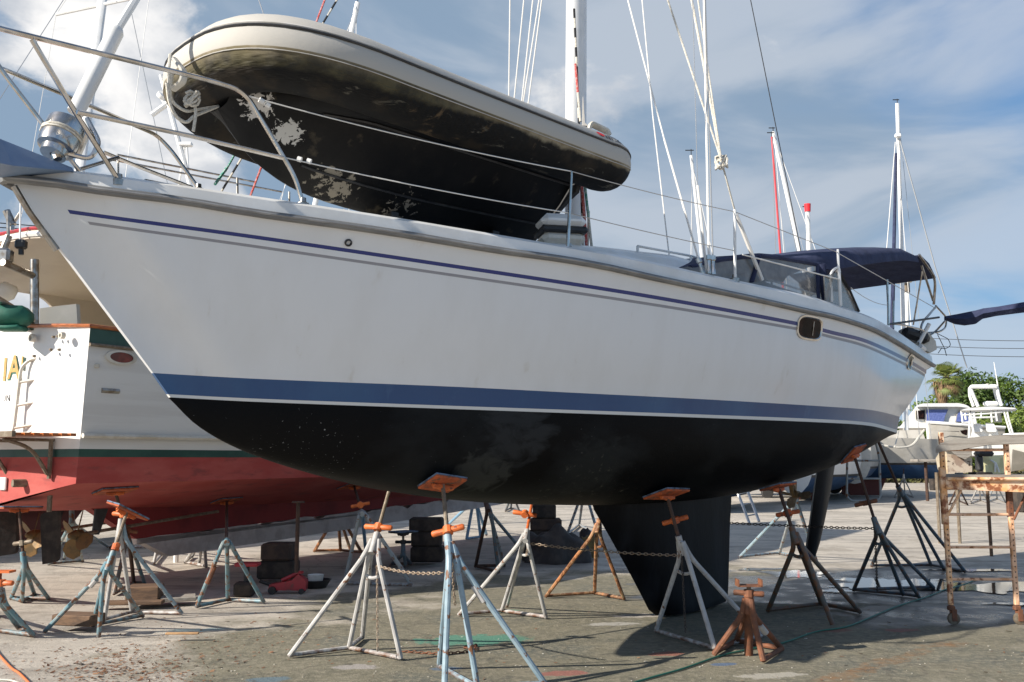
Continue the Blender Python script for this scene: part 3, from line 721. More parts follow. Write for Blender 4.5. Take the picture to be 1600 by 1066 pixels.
for px, py, a, b in ((1265, 513, .215, .105), (1421, 566, .15, .085)):
    h_ = hull_bvh.ray_cast(Vector((0, 0, CH)), ray(px, py).normalized()); c, nn_ = h_[0], h_[1]
    if nn_.dot(ray(px, py)) > 0: nn_ = -nn_
    u = Vector((-nn_.y, nn_.x, 0)).normalized(); u = Vector((YE[0], YE[1], 0)); u = (u-nn_*u.dot(nn_)).normalized(); v = nn_.cross(u); v = v if v.z > 0 else -v
    def ring(da, db, off, k=1): return [ontohull(p, nn_, off) for p in oval(c, u, v, a+da, b+db, 0)]
    fr = MB(); fr.grid([ring(.022, .022, .0), ring(.020, .020, .014), ring(.004, .004, .016), ring(-.008, -.008, .006)], close=True)
    f_ = put('portlight', fr, M['steel'], ya)
    gm = MB(); og = ring(-.004, -.004, .008); gm.v = og+[ontohull(c, nn_, .008)]; gm.f = [(i, (i+1) % 40, 40) for i in range(40)]; gm.m = [0]*40
    put('glass', gm, M['glass_d'], f_)
    put('catch', MB().tube([ontohull(c+u*.05-v*b*.7, nn_, .012), ontohull(c+u*.05+v*b*.7, nn_, .012)], .006, 6), M['steel_d'], f_)
c, u, nn_ = rows_at(544, 379)
put('through_hull_fitting', MB().lathe(c, [(.028,-.01),(.028,.012),(.018,.018),(.016,.0)], nn_, 14), M['black'], ya)
# chrome fairlead breaks in the lip
# bow plate projecting forward
bp_ = MB(); q = [W(-60, 192, 5.15), W(0, 217, 5.45), W(113, 262, 5.75), W(116, 268, 5.75), W(20, 259, 5.35), W(-60, 243, 5.0)]
bp_.prism(q, Vector((YE[0]*-.0+(-.32)*YN[0], (-.32)*YN[1], 0)))
put('anchor_platform', bp_, M['skyplate'], ya, smooth=False)
# furling drum and forestay
dr = W(97, 214, 5.75); fd = (W(150, 112, 5.97)-dr).normalized()
dc = W(92, 246, 5.7)
fb = put('furling_drum', MB().lathe(dr-fd*.10, [(.02,-.05),(.08,-.05),(.085,-.01),(.115,.0),(.124,.035),(.126,.195),(.126,.20),(.11,.207),(.02,.21)], fd, 28), M['steel'], ya)
put('furling_line', MB().tube([dr-fd*.10+fd*(.09+.018*(i//14))+(fd.orthogonal().normalized()*math.cos(i*.45)+fd.cross(fd.orthogonal().normalized())*math.sin(i*.45))*.129 for i in range(30)], .008, 5), M['rope_w'], fb)
fk = MB().tube([dr-fd*.12, dc-fd*.02], .028, 10)
fk.box(dr-fd*.02+Vector((.12, .04, -.02)), (.035, .05, .2), Matrix.Rotation(R(20), 3, 'Y'), 0, .012)
fk.tube(bend([dr-fd*.1+Vector((.02, 0, -.02)), dr+Vector((.18, .03, -.14)), dr+Vector((.22, .05, -.02)), dr+fd*.16+Vector((.1, 0, 0))], .05), .017, 8)
put('furler_toggle', fk, M['steel'], fb)
def on_mast(z, dh=0): return Y(5.40+(z-3.5)*.020, dh, z)
mt_top = on_mast(20.5)
s1 = W(118, 176, 5.88); s2 = W(181, 50, 6.08)
put('furler_extrusion', MB().tube([s1, s2], .054, 12).tube([s2, s2+(s2-s1).normalized()*.03], [.054,.04], 12), M['mast'], ya)
dirf = (mt_top-s2).normalized(); 
s3 = W(213, -2, 6.2); put('forestay', MB().tube([s2, s3, mt_top], .028, 8), M['mast'], ya)
# mast with halyards
mrows = []
for z in (3.40, 6, 9, 14, 20.5):
    c = on_mast(z)
    mrows.append([c+Vector((YE[0], YE[1], 0))*(.135*math.cos(a))+Vector((YN[0], YN[1], 0))*(.092*math.sin(a)) for a in [i*math.pi/10 for i in range(20)]])
mast = put('mast', MB().grid(mrows, close=True), M['mast'], ya)
put('mast_track', MB().tube([on_mast(3.6)+Vector((YE[0], YE[1], 0))*.14, on_mast(20)+Vector((YE[0], YE[1], 0))*.14], .014, 6), M['alu'], mast)
for z, wd in ((9.8, 1.5), (15.2, 1.2)):
    for s in (1, -1): put('spreader', MB().tube([on_mast(z), on_mast(z+.12, s*wd)+Vector((YE[0], YE[1], 0))*.35], .035, 8, flat=.5), M['mast'], mast)
def fleck(name, a, b, r, m1, m2, par, pitch=.06):
    a, b = Vector(a), Vector(b); L = (b-a).length; n = max(2, int(L/pitch)); mb = MB()
    ps = [a.lerp(b, i/n) for i in range(n+1)]
    for i in range(n): mb.tube([ps[i], ps[i+1]], r, 6, m=i % 2, cap=False)
    return put(name, mb, [m1, m2], par)
mD = 9.1
fleck('halyard', W(897, 14, mD), W(902, 120, mD), .012, M['rope_k'], M['rope_w'], mast, .10)
fleck('halyard', W(902, 120, mD), W(911, 384, mD), .011, M['rope_k'], M['rope_w'], mast, .11)
fleck('halyard', W(899, 100, mD-.03), W(907, 190, mD-.03), .013, M['rope_r'], M['rope_w'], mast, .3)
fleck('halyard', W(909, 290, mD-.05), W(917, 388, mD-.1), .016, M['rope_r'], M['rope_r'], mast, .3)
fleck('halyard', W(914, 290, mD-.05), W(925, 391, mD-.1), .014, M['rope_g'], M['rope_w'], mast, .3)
fleck('halyard', W(920, 330, mD-.05), W(918, 391, mD-.1), .012, M['rope_w'], M['rope_w'], mast, .3)
# sail stack cover piece at the foot of the mast
put('mast_boot', MB().prism([W(911, 150, 9.2), W(914, 192, 9.2), W(920, 197, 9.2), W(910, 196, 9.2)], (0, .05, 0)), M['tube_top'], mast)
# boom running aft above the coachroof
put('boom', MB().tube([Y(5.3, 0, 5.25), Y(9.6, 0, 5.35)], .085, 10, flat=1.2), M['mast'], ya) if False else None

def stay(a, b, r, m, ext=1.0, name='shroud', par=None):     # a low, b high (point the line passes), extended upwards
    a, b = Vector(a), Vector(b); return put(name, MB().tube([a, a+(b-a)*ext], r, 6), m, par or ya)
def turnbuckle(a, b, par=None):
    a, b = Vector(a), Vector(b); d = (b-a).normalized()
    return put('turnbuckle', MB().tube([a, a+d*.04, a+d*.05, b-d*.05, b-d*.04, b], [.024,.024,.018,.018,.027,.027], 8), M['steel'], par or ya)
def near_D(px):
    b_ = min(range(len(TS)), key=lambda i: abs(PX(railp(TS[i]))[0]-px)); return railp(TS[b_]).y
cpD = near_D(1108)+.12
a_ = W(1108, 428, cpD); turnbuckle(a_, W(1107.5, 399, cpD)); stay(W(1107.5, 399, cpD), W(1100, -4, 8.9), .011, M['wire_w'], 1.9)
a_ = W(1115, 429, cpD); turnbuckle(a_, W(1114, 400, cpD)); stay(W(1114, 400, cpD), W(1102, -4, 8.9), .007, M['wire'], 1.9)
a_ = W(1099, 428, cpD); turnbuckle(a_, W(1091, 404, cpD)); stay(W(1091, 404, cpD), W(1038, 218, cpD+.15), .010, M['wire_w'], 1)
stay(W(1038, 218, cpD+.15), W(980, -4, cpD+.4), .008, M['wire_w'], 1.6)
stay(W(1047, 412, 9.3), W(1020, 180, 9.4), .007, M['wire_w'], 1); stay(W(1020, 180, 9.4), W(1003, -4, 9.5), .007, M['wire_w'], 1.6)
stay(W(1104, 425, cpD+.1), W(1090, 290, cpD+.1), .012, M['wire_w'], 1); stay(W(1090, 290, cpD+.1), W(1082, -4, cpD+.2), .004, M['wire'], 1.5)
kn = W(1127, 250, cpD+.3)
stay(kn, W(1080, -4, cpD+.5), .013, M['rope_w'], 1.5, 'running_line'); stay(kn, W(1042, -4, cpD+.5), .010, M['rope_w'], 1.5, 'running_line')
stay(kn, W(1090, -4, cpD+.45), .008, M['rope_w'], 1.5, 'running_line')
stay(W(1191, 438, cpD+.75), W(1150, 335, cpD+.5), .022, M['wire_w'], 1, 'vang_strut'); stay(W(1150, 337, cpD+.5), kn, .010, M['rope_w'], 1, 'running_line')
kk = MB()
for k in range(3):
    kk.tube([kn+Vector((.05*math.cos(i*.7+k*2), .05*math.sin(i*.7+k), .07*math.sin(i*.9+k)-.02)) for i in range(12)], .011, 5)
put('knot', kk, M['rope_w'], ya)
stay(W(1252, 396, 12), W(1172, -4, 12), .0065, M['cable'], 3, 'backstay')
for x0, y0, x1, x2 in ((795, 158, 797, 0), (803, 160, 819, 0), (815, 162, 833, 0), (817, 163, 843, 0), (825, 165, 847, 0)):
    b_ = W(x1, -4, 10.3); a_ = W(x0, y0, 10.5); stay(a_-(b_-a_)*1.25, b_, .008, M['wire_w'], 1.5)
p1, p2 = W(509, -4, 8.6), W(487, 54, 8.5); put('lazy_line', MB().tube([p2-(p1-p2)*4.6, p1+(p1-p2)*5], .010, 6), M['rope_r'], ya)
p1, p2 = W(529, -4, 8.6), W(494, 54, 8.5); fleck('lazy_line', p2-(p1-p2)*4.2, p1+(p1-p2)*4, .011, M['rope_k'], M['rope_w'], ya, .09)
stay(W(419, 44, 8.9), W(403, -4, 9), .005, M['wire'], 6)

# pulpit, stanchions and lifelines
def pipe(pts, r=.0155, name='pulpit', m='steel', rad=.1, par=None):
    return put(name, MB().tube(bend([W(*p) for p in pts], rad), r, 10), M[m], par or ya)
pl = pipe([(-90, 20, 5.05), (0, 45, 5.15), (150, 82, 5.4), (330, 126, 6.05), (383, 143, 6.2), (462, 278, 6.42), (473, 318, 6.45)], .0165, rad=.16)
pipe([(120, 175, 5.45), (300, 213, 6.0), (443, 247, 6.36)], .0155, par=pl)
pipe([(50, 62, 5.2), (117, 175, 5.5), (185, 282, 5.86)], .0165, par=pl)
pipe([(-40, 45, 5.5), (0, 107, 5.6), (72, 200, 5.75), (125, 268, 5.9)], .0155, par=pl)
pipe([(-60, 88, 5.9), (0, 106, 6.0), (110, 152, 6.6), (245, 211, 7.3), (268, 235, 7.35), (310, 294, 7.4)], .0155, par=pl)
pipe([(162, 238, 6.6), (220, 262, 6.8), (300, 293, 7.2)], .014, par=pl); pipe([(120, 266, 6.3), (185, 246, 6.6)], .014, par=pl)
for px, py, D in ((185, 282, 5.86), (473, 318, 6.45), (310, 295, 7.4), (889, 388, near_D(887)+.12), (1148, 435, near_D(1148)+.1)):
    put('deck_socket', MB().lathe(W(px, py+2, D), [(.0,-.03),(.045,-.03),(.045,.01),(.025,.02),(.022,.05),(0,.05)], n=12), M['steel_d'], ya)
S1, S2, S3 = near_D(887)+.1, near_D(1148)+.08, near_D(1310)+.1
st_ = [put('stanchion', MB().tube([W(887, 388, S1), W(893, 268, S1)], [.0155, .011], 10), M['steel'], ya),
       put('stanchion', MB().tube([W(1148.5, 435, S2), W(1148, 328, S2)], .0145, 10), M['mast'], ya),
       put('stanchion', MB().tube(bend([W(1299, 472, S3), W(1298, 425, S3), W(1311, 416, S3), W(1314, 478, S3)], .06), .015, 10), M['mast'], ya),
       put('stanchion', MB().tube([W(1313, 478, S3), W(1309, 390, S3)], .0145, 10), M['mast'], ya)]
tape = MB()
for a_, b_ in ((W(405, 156, 6.25), W(412, 160, 6.27)), (W(415, 162, 6.28), W(421, 166, 6.3)), (W(465, 248, 6.5), W(471, 250, 6.5)), (W(480, 251, 6.53), W(486, 253, 6.53))): tape.tube([a_, b_], .02, 8)
put('whipping_tape', tape, M['white'], ya)
line('lifeline', W(386, 150, 6.2), W(893, 268, S1), .005, M['wire_w'], ya, sag=.03); line('lifeline', W(893, 268, S1), W(1148, 331, S2), .0042, M['wire'], ya, sag=.015)
line('lifeline', W(447, 247, 6.37), W(889, 333, S1), .005, M['wire_w'], ya, sag=.02); line('lifeline', W(889, 333, S1), W(1148, 392, S2), .0042, M['wire'], ya, sag=.01)
line('lifeline', W(1148, 331, S2), W(1310, 395, S3), .0042, M['wire'], ya); line('lifeline', W(1160, 398, S2), W(1312, 437, S3), .008, M['wire_w'], ya)
line('lifeline', W(1312, 397, S3), W(1462, 482, 13.6), .005, M['wire'], ya); line('lifeline', W(1330, 450, S3), W(1390, 477, 12.4), .004, M['wire'], ya, sag=.05)
# far side rails seen over the foredeck
for x0, y0, x1, y1, D0, D1 in ((183, 242, 400, 285, 7.2, 8.6), (175, 250, 440, 300, 7.3, 9.0)): line('lifeline', W(x0, y0, D0), W(x1, y1, D1), .009, M['steel_d'], ya)
for px, y0, y1, D in ((184, 242, 275, 7.3), (371, 278, 300, 8.3), (452, 300, 320, 9)): put('stanchion', MB().tube([W(px, y1+14, D), W(px, y0, D)], .012, 8), M['steel'], ya)
put('lashing', MB().tube([W(372, 232, 8.0), W(352, 268, 7.7)], .010, 6).tube([W(355, 262, 7.7), W(336, 288, 7.5)], .013, 6), M['rope_g'], ya)
# small cleats on the lip by the bow
cl = MB(); a_ = W(226, 282, 6.6); b_ = W(262, 289, 6.75); cl.tube([a_, b_], .012, 6)
for q in (.3, .7): p = a_.lerp(b_, q); cl.tube([p, p-Vector((0, 0, .07))], .014, 6)
put('cleat', cl, M['steel'], ya)

# dodger and bimini
def canopy(name, secs, mm, par, thick=.02):
    mb = MB(); rws = []
    for s in secs: rws.append([Vector(p) for p in s])
    mb.grid(rws); lo = [[p-Vector((0, 0, thick)) for p in r] for r in rws]; mb.grid(lo)
    k, n_ = len(rws), len(rws[0]); b0 = k*n_
    for i in range(k-1):
        for j in (0, n_-1): mb.f.append((i*n_+j, (i+1)*n_+j, b0+(i+1)*n_+j, b0+i*n_+j)); mb.m.append(0)
    for j in range(n_-1):
        for i in (0, k-1): mb.f.append((i*n_+j, i*n_+j+1, b0+i*n_+j+1, b0+i*n_+j)); mb.m.append(0)
    return put(name, mb, mm, par, angle=60)
def arch(t, half, ztop, zside, n=12, drop=1.0, lean=0):
    out = []
    for i in range(n+1):
        a = math.pi*i/n; x = math.cos(a); y = math.sin(a)
        out.append(Y(t+lean*(1-y), half*(abs(x)**.75)*(1 if x > 0 else -1), zside+(ztop-zside)*y**.45))
    return out
dz = toez(8.5)
dg = thing('x', '', '', (0,0,0)) if False else None
# side and front curtain of clouded vinyl, bound in navy, with a navy top across the boat
nv = Vector((YN[0], YN[1], 0))
DG = [(1078,416,423),(1100,409,427),(1130,403,433),(1160,399,441),(1185,397.5,447),(1215,400,453),(1250,406,461),(1288,413,471)]
def dgD(px): return near_D(px)+.42
wal = [[W(px, yt, dgD(px)+.05) for px, yt, yb in DG], [W(px, (yt+yb)/2, dgD(px)+.0) for px, yt, yb in DG], [W(px, yb+3, dgD(px)-.03) for px, yt, yb in DG]]
put('dodger_window', MB().grid(wal), M['vinyl'], ya)
topl = wal[0]
put('dodger_binding', MB().tube([p-Vector((0,0,.015)) for p in topl], .028, 6), M['navy'], ya)
ctr = lambda p: (Vector((p.x, p.y, 0))-Y(0, 0, 0)).dot(nv)      # distance from the centreline
trs = []
for k, p in enumerate(topl):
    w2 = ctr(p); trs.append([p-nv*(w2*q)+Vector((0, 0, .10*(1-(1-q)**2) if q <= 1 else .10*(1-(q-1)**2)))*(.3+.7*min(1, k/3)) for q in (0, .12, .35, .7, 1, 1.3, 1.65, 1.88, 2)])
canopy('dodger_top', trs, M['navy'], ya)
for (x0, y0, x1, y1, r_) in ((1186,398,1174,441,.030),(1284,413,1290,471,.045),(1277,411,1279,468,.02)):
    put('dodger_seam', MB().tube([W(x0, y0, dgD(x0)+.03), W(x1, y1, dgD(x1)-.05)], r_, 6, flat=.35), M['navy'], ya)
farw = [[p-nv*(2*ctr(p)) for p in wal[0]], [p-nv*(2*ctr(p)) for p in wal[2]]]
put('dodger_window', MB().grid(farw), M['vinyl'], ya)
put('dodger_window', MB().grid([[topl[0], topl[0]-nv*(2*ctr(topl[0]))], [wal[2][0]-Vector((0,0,.05)), (wal[2][0]-nv*(2*ctr(topl[0])))-Vector((0,0,.05))]]), M['vinyl'], ya)
# bimini from pixels: near edge hem and top line
bt = [(1232, 402, 406, 10.7), (1262, 397, 411, 10.95), (1300, 392, 420, 11.3), (1345, 388, 412, 11.8), (1385, 386, 407, 12.4), (1415, 386, 405, 12.9), (1436, 396, 408, 13.4)]
secs = []
for px, yt, yh, D in bt:
    e_ = W(px, yh, D); ridge = W(px, yt, D)
    half = 1.1; cr = []
    # edge on the near side, crown over the centreline, far edge mirrored
    nv = Vector((YN[0], YN[1], 0))
    zr = ridge.z
    cr = [e_, e_.lerp(ridge, .55)-nv*.02, Vector((ridge.x, ridge.y, zr-.01))-nv*.08, ridge-nv*.45+Vector((0,0,.07)), ridge-nv*1.1+Vector((0,0,.1)), ridge-nv*1.75+Vector((0,0,.07)), ridge-nv*2.12+Vector((0,0,-.02)), e_-nv*2.2]
    secs.append(cr)
canopy('bimini_canvas', secs, M['navy'], ya, .02)
nv = Vector((YN[0], YN[1], 0))
e0, e1 = W(1438, 398, 13.4), W(1462, 433, 13.9)
canopy('bimini_aft_flap', [[e0-nv*q for q in (0, .7, 1.4, 2.1)], [W(1452, 412, 13.65)-nv*q for q in (0, .7, 1.4, 2.1)], [e1-nv*q for q in (0, .7, 1.4, 2.1)]], M['navy'], ya, .02)
for pts_, r_ in ((bend([W(1436, 398, 13.4), W(1462, 435, 13.7), W(1459, 476, 13.8)], .15), .02), ([W(1440, 415, 13.4), W(1458, 470, 13.6)], .018), ([W(1441, 424, 13.0), W(1427, 508, 13.2)], .012), ([W(1308, 424, S3+.1), W(1340, 486, S3+.6)], .018), ([W(1312, 424, S3+.2), W(1290, 470, S3)], .016)):
    put('bimini_frame', MB().tube(pts_, r_, 8), M['steel_d'], ya)
put('bimini_frame', MB().tube([W(1458, 470, 14)-nv*2.0, W(1440, 415, 13.8)-nv*2.0], .018, 8), M['steel_d'], ya)
put('bimini_frame', MB().tube([W(1316, 424, S3+.3)-nv*2, W(1340, 486, S3+.6)-nv*2], .018, 8), M['steel_d'], ya)
side_c = [W(1309, 425, S3+.05), W(1326, 455, S3+.35), W(1340, 487, S3+.6), W(1318, 482, S3+.3), W(1290, 470, S3-.1), W(1288, 432, S3-.2)]
put('side_curtain', MB().prism(side_c, -nv*.012), M['vinyl'], ya, smooth=False)
put('curtain_binding', MB().tube([side_c[0], side_c[1], side_c[2]], .03, 6, flat=.4), M['black'], ya)
# stern rail
sr = pipe([(1388, 508, 12.3), (1388, 480, 12.3), (1386, 437, 12.3)], .016, 'stern_rail')
pipe([(1396, 512, 12.5), (1396, 470, 12.5)], .014, 'stern_rail', par=sr); pipe([(1388, 507, 12.3), (1467, 496, 13.7)], .016, 'stern_rail', 'black', par=sr)
pipe([(1396, 506, 12.5), (1412, 508, 12.8), (1440, 515, 13.3), (1452, 523, 13.6)], .014, 'stern_rail', par=sr)
pipe([(1462, 480, 13.8), (1440, 505, 13.5), (1436, 538, 13.4)], .017, 'stern_rail', par=sr)
pipe([(1478, 500, 14.0), (1462, 518, 13.9), (1450, 526, 13.7)], .016, 'stern_rail', par=sr)
pipe([(1462, 478, 13.8), (1479, 496, 14.0), (1478, 512, 14.0), (1468, 519, 13.9), (1450, 520, 13.8)], .015, 'stern_rail', par=sr)
# wire crab-like frame hanging off the quarter
put('mooring_bridle', MB().tube(bend([W(1462, 520, 13.8), W(1482, 530, 14), W(1486, 540, 14), W(1478, 545, 14), W(1462, 543, 13.9)], .1), .006, 5).tube([W(1465, 523, 13.8), W(1476, 545, 14), W(1479, 556, 14)], .006, 5).tube([W(1472, 543, 14), W(1466, 552, 14)], .006, 5), M['black'], ya)
put('quarter_cleat', MB().tube([W(1438, 541, 13.3), W(1444, 546, 13.4)], .035, 8), M['white'], ya)
# swim ladder hung from the stern
ld = put('boarding_ladder', MB().tube(bend([W(1324, 700, 12.9), W(1323, 776, 12.9), W(1330, 783, 12.9), W(1370, 783, 12.95), W(1376, 776, 12.95), W(1374, 715, 12.95), W(1368, 690, 12.95)], .08), .016, 8), M['st_grey'], ya)
for y in (720, 748): put('rung', MB().tube([W(1323, y, 12.9), W(1375, y, 12.95)], .014, 8), M['st_grey'], ld)
put('transom_step', MB().box(Y(11.9, -.1, 2.55), (.5, 1.4, .05), Matrix.Rotation(R(45), 3, 'Z'), 0, .01), M['gel_deck'], ya)

# outboard motor on the stern rail
om = thing('outboard_motor', 'outboard motor with dark cowl clamped on the stern rail of the white yacht', 'outboard motor', W(1440, 530, 13.6))
oc = W(1428, 525, 13.55)
put('cowling', MB().box(oc, (.42, .26, .17), Matrix.Rotation(R(18), 3, 'Y'), 0, .06), M['black'], om)
put('leg', MB().prism([W(1432, 528, 13.5), W(1452, 521, 13.5), W(1462, 533, 13.5), W(1464, 546, 13.5), W(1455, 551, 13.5), W(1438, 545, 13.5)], (0, .16, 0)), M['offw'], om)
put('clamp_bracket', MB().tube([W(1436, 536, 13.42), W(1452, 506, 13.42)], .03, 8), M['white'], om)

# ------------------------------------------------------------ life raft canister
lr = thing('life_raft_canister', 'white life raft canister with a black band on deck below the dinghy stern', 'life raft', W(875, 384, 8.15))
c = W(876, 362, 8.25); rz = Matrix.Rotation(R(12), 3, 'Z')
put('canister_base', MB().box(c+Vector((.0, 0, -.085)), (.40, .30, .13), rz, 0, .05), M['offw'], lr)
put('band', MB().box(c+Vector((0, 0, -.012)), (.435, .335, .062), rz, 0, .02), M['black'], lr)
put('lid', MB().box(c+Vector((0, 0, .072)), (.42, .32, .13), rz, 0, .055), M['white'], lr)

# ------------------------------------------------------------ the dinghy on the foredeck
dn = thing('inflatable_dinghy', 'rigid inflatable dinghy with dirty grey tubes and black bottom stowed on the yacht foredeck', 'dinghy', Y(3.2, 0, 3.6))
def dmat(name, dark_lo, bands):
    """tube fabric: bands round the tube in v, stains from noise"""
    m = bpy.data.materials.new(name); m.use_nodes = True; t = m.node_tree; b = t.nodes['Principled BSDF']; nn = t.nodes.new; lk = t.links.new
    uv = nn('ShaderNodeUVMap'); uv.uv_map = 'uv'; sp = nn('ShaderNodeSeparateXYZ'); lk(uv.outputs[0], sp.inputs[0]); tc = nn('ShaderNodeTexCoord')
    def nz(sc, det=7, ro=.62, vec=None, dist=0):
        n = nn('ShaderNodeTexNoise'); n.inputs['Scale'].default_value = sc; n.inputs['Detail'].default_value = det; n.inputs['Roughness'].default_value = ro; n.inputs['Distortion'].default_value = dist; lk(vec or tc.outputs['Object'], n.inputs['Vector']); return n.outputs[0]
    def mr(v, a, c, o0=0, o1=1):
        n = nn('ShaderNodeMapRange'); n.interpolation_type = 'SMOOTHSTEP'
        for i, x in enumerate((a, c, o0, o1)): n.inputs[i+1].default_value = x
        lk(v, n.inputs[0]); return n.outputs[0]
    def ma(op, a, c):
        n = nn('ShaderNodeMath'); n.operation = op
        for i, v in enumerate((a, c)):
            if isinstance(v, (int, float)): n.inputs[i].default_value = v
            else: lk(v, n.inputs[i])
        return n.outputs[0]
    def mx(f, a, c):
        n = nn('ShaderNodeMix'); n.data_type = 'RGBA'; lk(f, n.inputs[0])
        for i, v in ((6, a), (7, c)):
            if isinstance(v, tuple): n.inputs[i].default_value = v+(1,)
            else: lk(v, n.inputs[i])
        return n.outputs[2]
    u, v = sp.outputs[0], sp.outputs[1]            # u: 0 bow .. 1 stern; v: 0 outer top edge .. 1 underneath
    vn = ma('ADD', v, ma('MULTIPLY', ma('SUBTRACT', nz(3.5), .5), .22))
    # where the black starts: low down near the bow, higher towards the stern
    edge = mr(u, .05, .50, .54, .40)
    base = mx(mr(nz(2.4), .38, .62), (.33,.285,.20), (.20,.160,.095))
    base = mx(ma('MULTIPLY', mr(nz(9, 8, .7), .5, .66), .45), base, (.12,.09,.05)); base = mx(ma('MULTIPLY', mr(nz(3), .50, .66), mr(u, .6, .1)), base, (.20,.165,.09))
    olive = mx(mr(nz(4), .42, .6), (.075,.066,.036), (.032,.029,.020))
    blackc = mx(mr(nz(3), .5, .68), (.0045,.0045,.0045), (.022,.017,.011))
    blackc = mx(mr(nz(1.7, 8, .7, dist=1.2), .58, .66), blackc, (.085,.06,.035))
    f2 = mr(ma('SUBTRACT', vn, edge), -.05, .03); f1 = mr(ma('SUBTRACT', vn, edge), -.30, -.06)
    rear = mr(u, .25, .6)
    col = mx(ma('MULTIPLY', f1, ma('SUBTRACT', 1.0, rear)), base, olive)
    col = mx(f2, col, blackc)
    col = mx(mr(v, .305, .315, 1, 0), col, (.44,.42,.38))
    # thin pale scuffs in the black
    mp = nn('ShaderNodeMapping'); mp.inputs['Scale'].default_value = (1.2, 1.2, 6); mp.inputs['Rotation'].default_value = (0, R(14), R(45)); lk(tc.outputs['Object'], mp.inputs['Vector'])
    col = mx(ma('MULTIPLY', ma('MULTIPLY', mr(nz(3.3, 8, .7, vec=mp.outputs[0], dist=.6), .60, .68), f2), .6), col, (.16,.15,.12))
    lk(col, b.inputs['Base Color']); b.inputs['Roughness'].default_value = .72; b.inputs['Specular IOR Level'].default_value = .25
    # gathered fabric: ripples across the tube
    wv = nn('ShaderNodeTexWave'); wv.wave_type = 'BANDS'; wv.bands_direction = 'X'; wv.inputs['Scale'].default_value = 16; wv.inputs['Distortion'].default_value = 5; wv.inputs['Detail'].default_value = 3; lk(uv.outputs[0], wv.inputs['Vector'])
    amp = ma('MULTIPLY', mr(u, .7, .3), ma('MULTIPLY', mr(v, .80, .6), mr(v, .37, .46)))
    bp = nn('ShaderNodeBump'); bp.inputs['Distance'].default_value = .007; lk(ma('ADD', ma('MULTIPLY', wv.outputs['Fac'], amp), ma('MULTIPLY', nz(12), .25)), bp.inputs['Height']); lk(bp.outputs[0], b.inputs['Normal'])
    return m
M['dtube'] = dmat('stained_tube_fabric', 0, None)
ZT = 4.535; TR = .262; HW = .82
DT0, DT1 = 1.34, 5.15
def dpath(u):      # u 0..1 along the near tube from the nose (0) to the stern cone (1)
    L = DT1-DT0
    nose = .22
    if u < nose:
        a = u/nose*math.pi/2; return DT0+.95*(1-math.cos(a)), HW*math.sin(a)**.66
    k = (u-nose)/(1-nose); return DT0+.95+(L-.95)*k, HW
def drad(u): return TR*(1.04-.04*min(1, u/.4)) if u < .9 else TR*1.02*math.sqrt(max(.02, 1-((u-.9)/.1)**2.6*.97))
def dz_(t): return ZT+.09*max(0, (2.3-t)/1.0)**1.5-.03*(t-2.3)/3
nU, nV = 90, 28
def tube_mesh(s):
    mb = MB(); mb.uv = []
    for i in range(nU+1):
        u = i/nU; t, h = dpath(u); t2, h2 = dpath(min(1, u+.004)); t1, h1 = dpath(max(0, u-.004))
        d = Vector((t2-t1, (h2-h1))); d = d.normalized() if d.length > 0 else Vector((0, 1))
        if i == 0: d = Vector((0, 1))
        on = Vector((-d.y, d.x)) if i or True else None       # outward: away from the inside of the U
        outx, outy = -d.y, d.x                                  # left of travel
        if i == 0: outx, outy = -1, 0
        # choose sign so that it points out of the U
        if (outx*(-1 if u < .1 else 0)+outy*1) < 0: outx, outy = -outx, -outy
        r = drad(u)
        for j in range(nV+1):
            a = math.pi*.5-j/nV*2*math.pi                        # from the top, over the outside, down
            wr = 1+.004*math.sin(u*260+3*math.sin(a*2))*(1 if u < .55 else .25)
            rr_ = r*wr; ox = math.cos(a)*rr_; oz = math.sin(a)*rr_
            mb.v.append(Y(t+outx*ox, s*(h+outy*ox), dz_(t)+oz)); va = (j/nV*2*math.pi-R(62))/R(130)
            mb.uv.append((u, max(0, min(1, va)) if j/nV < .72 else 1))
    for i in range(nU):
        for j in range(nV):
            mb.f.append((i*(nV+1)+j, i*(nV+1)+j+1, (i+1)*(nV+1)+j+1, (i+1)*(nV+1)+j)); mb.m.append(0)
    return mb
for s in (1, -1):
    tb = put('tube', tube_mesh(s), M['dtube'], dn, angle=80)
    for va, r, mm, nm in ((R(21), .011, 'black', 'rub_strake'), (R(26), .010, 'tube_top', 'rub_strake'), (R(-17), .0035, 'tube_top', 'seam')):
        pts = []
        for i in range(0, nU+1):
            u = i/nU; t, h = dpath(u); t2, h2 = dpath(min(1, u+.004)); t1, h1 = dpath(max(0, u-.004))
            d = Vector((t2-t1, (h2-h1))).normalized() if i else Vector((0, 1)); outx, outy = (-d.y, d.x) if i else (-1, 0)
            if outy < 0: outx, outy = -outx, -outy
            if i == 0: outx, outy = -1, 0
            r_ = drad(u)+.003
            pts.append(Y(t+outx*r_*math.cos(va), s*(h+outy*r_*math.cos(va)), dz_(t)+r_*math.sin(va)))
        put(nm, MB().tube(pts, r, 6), M[mm], tb)
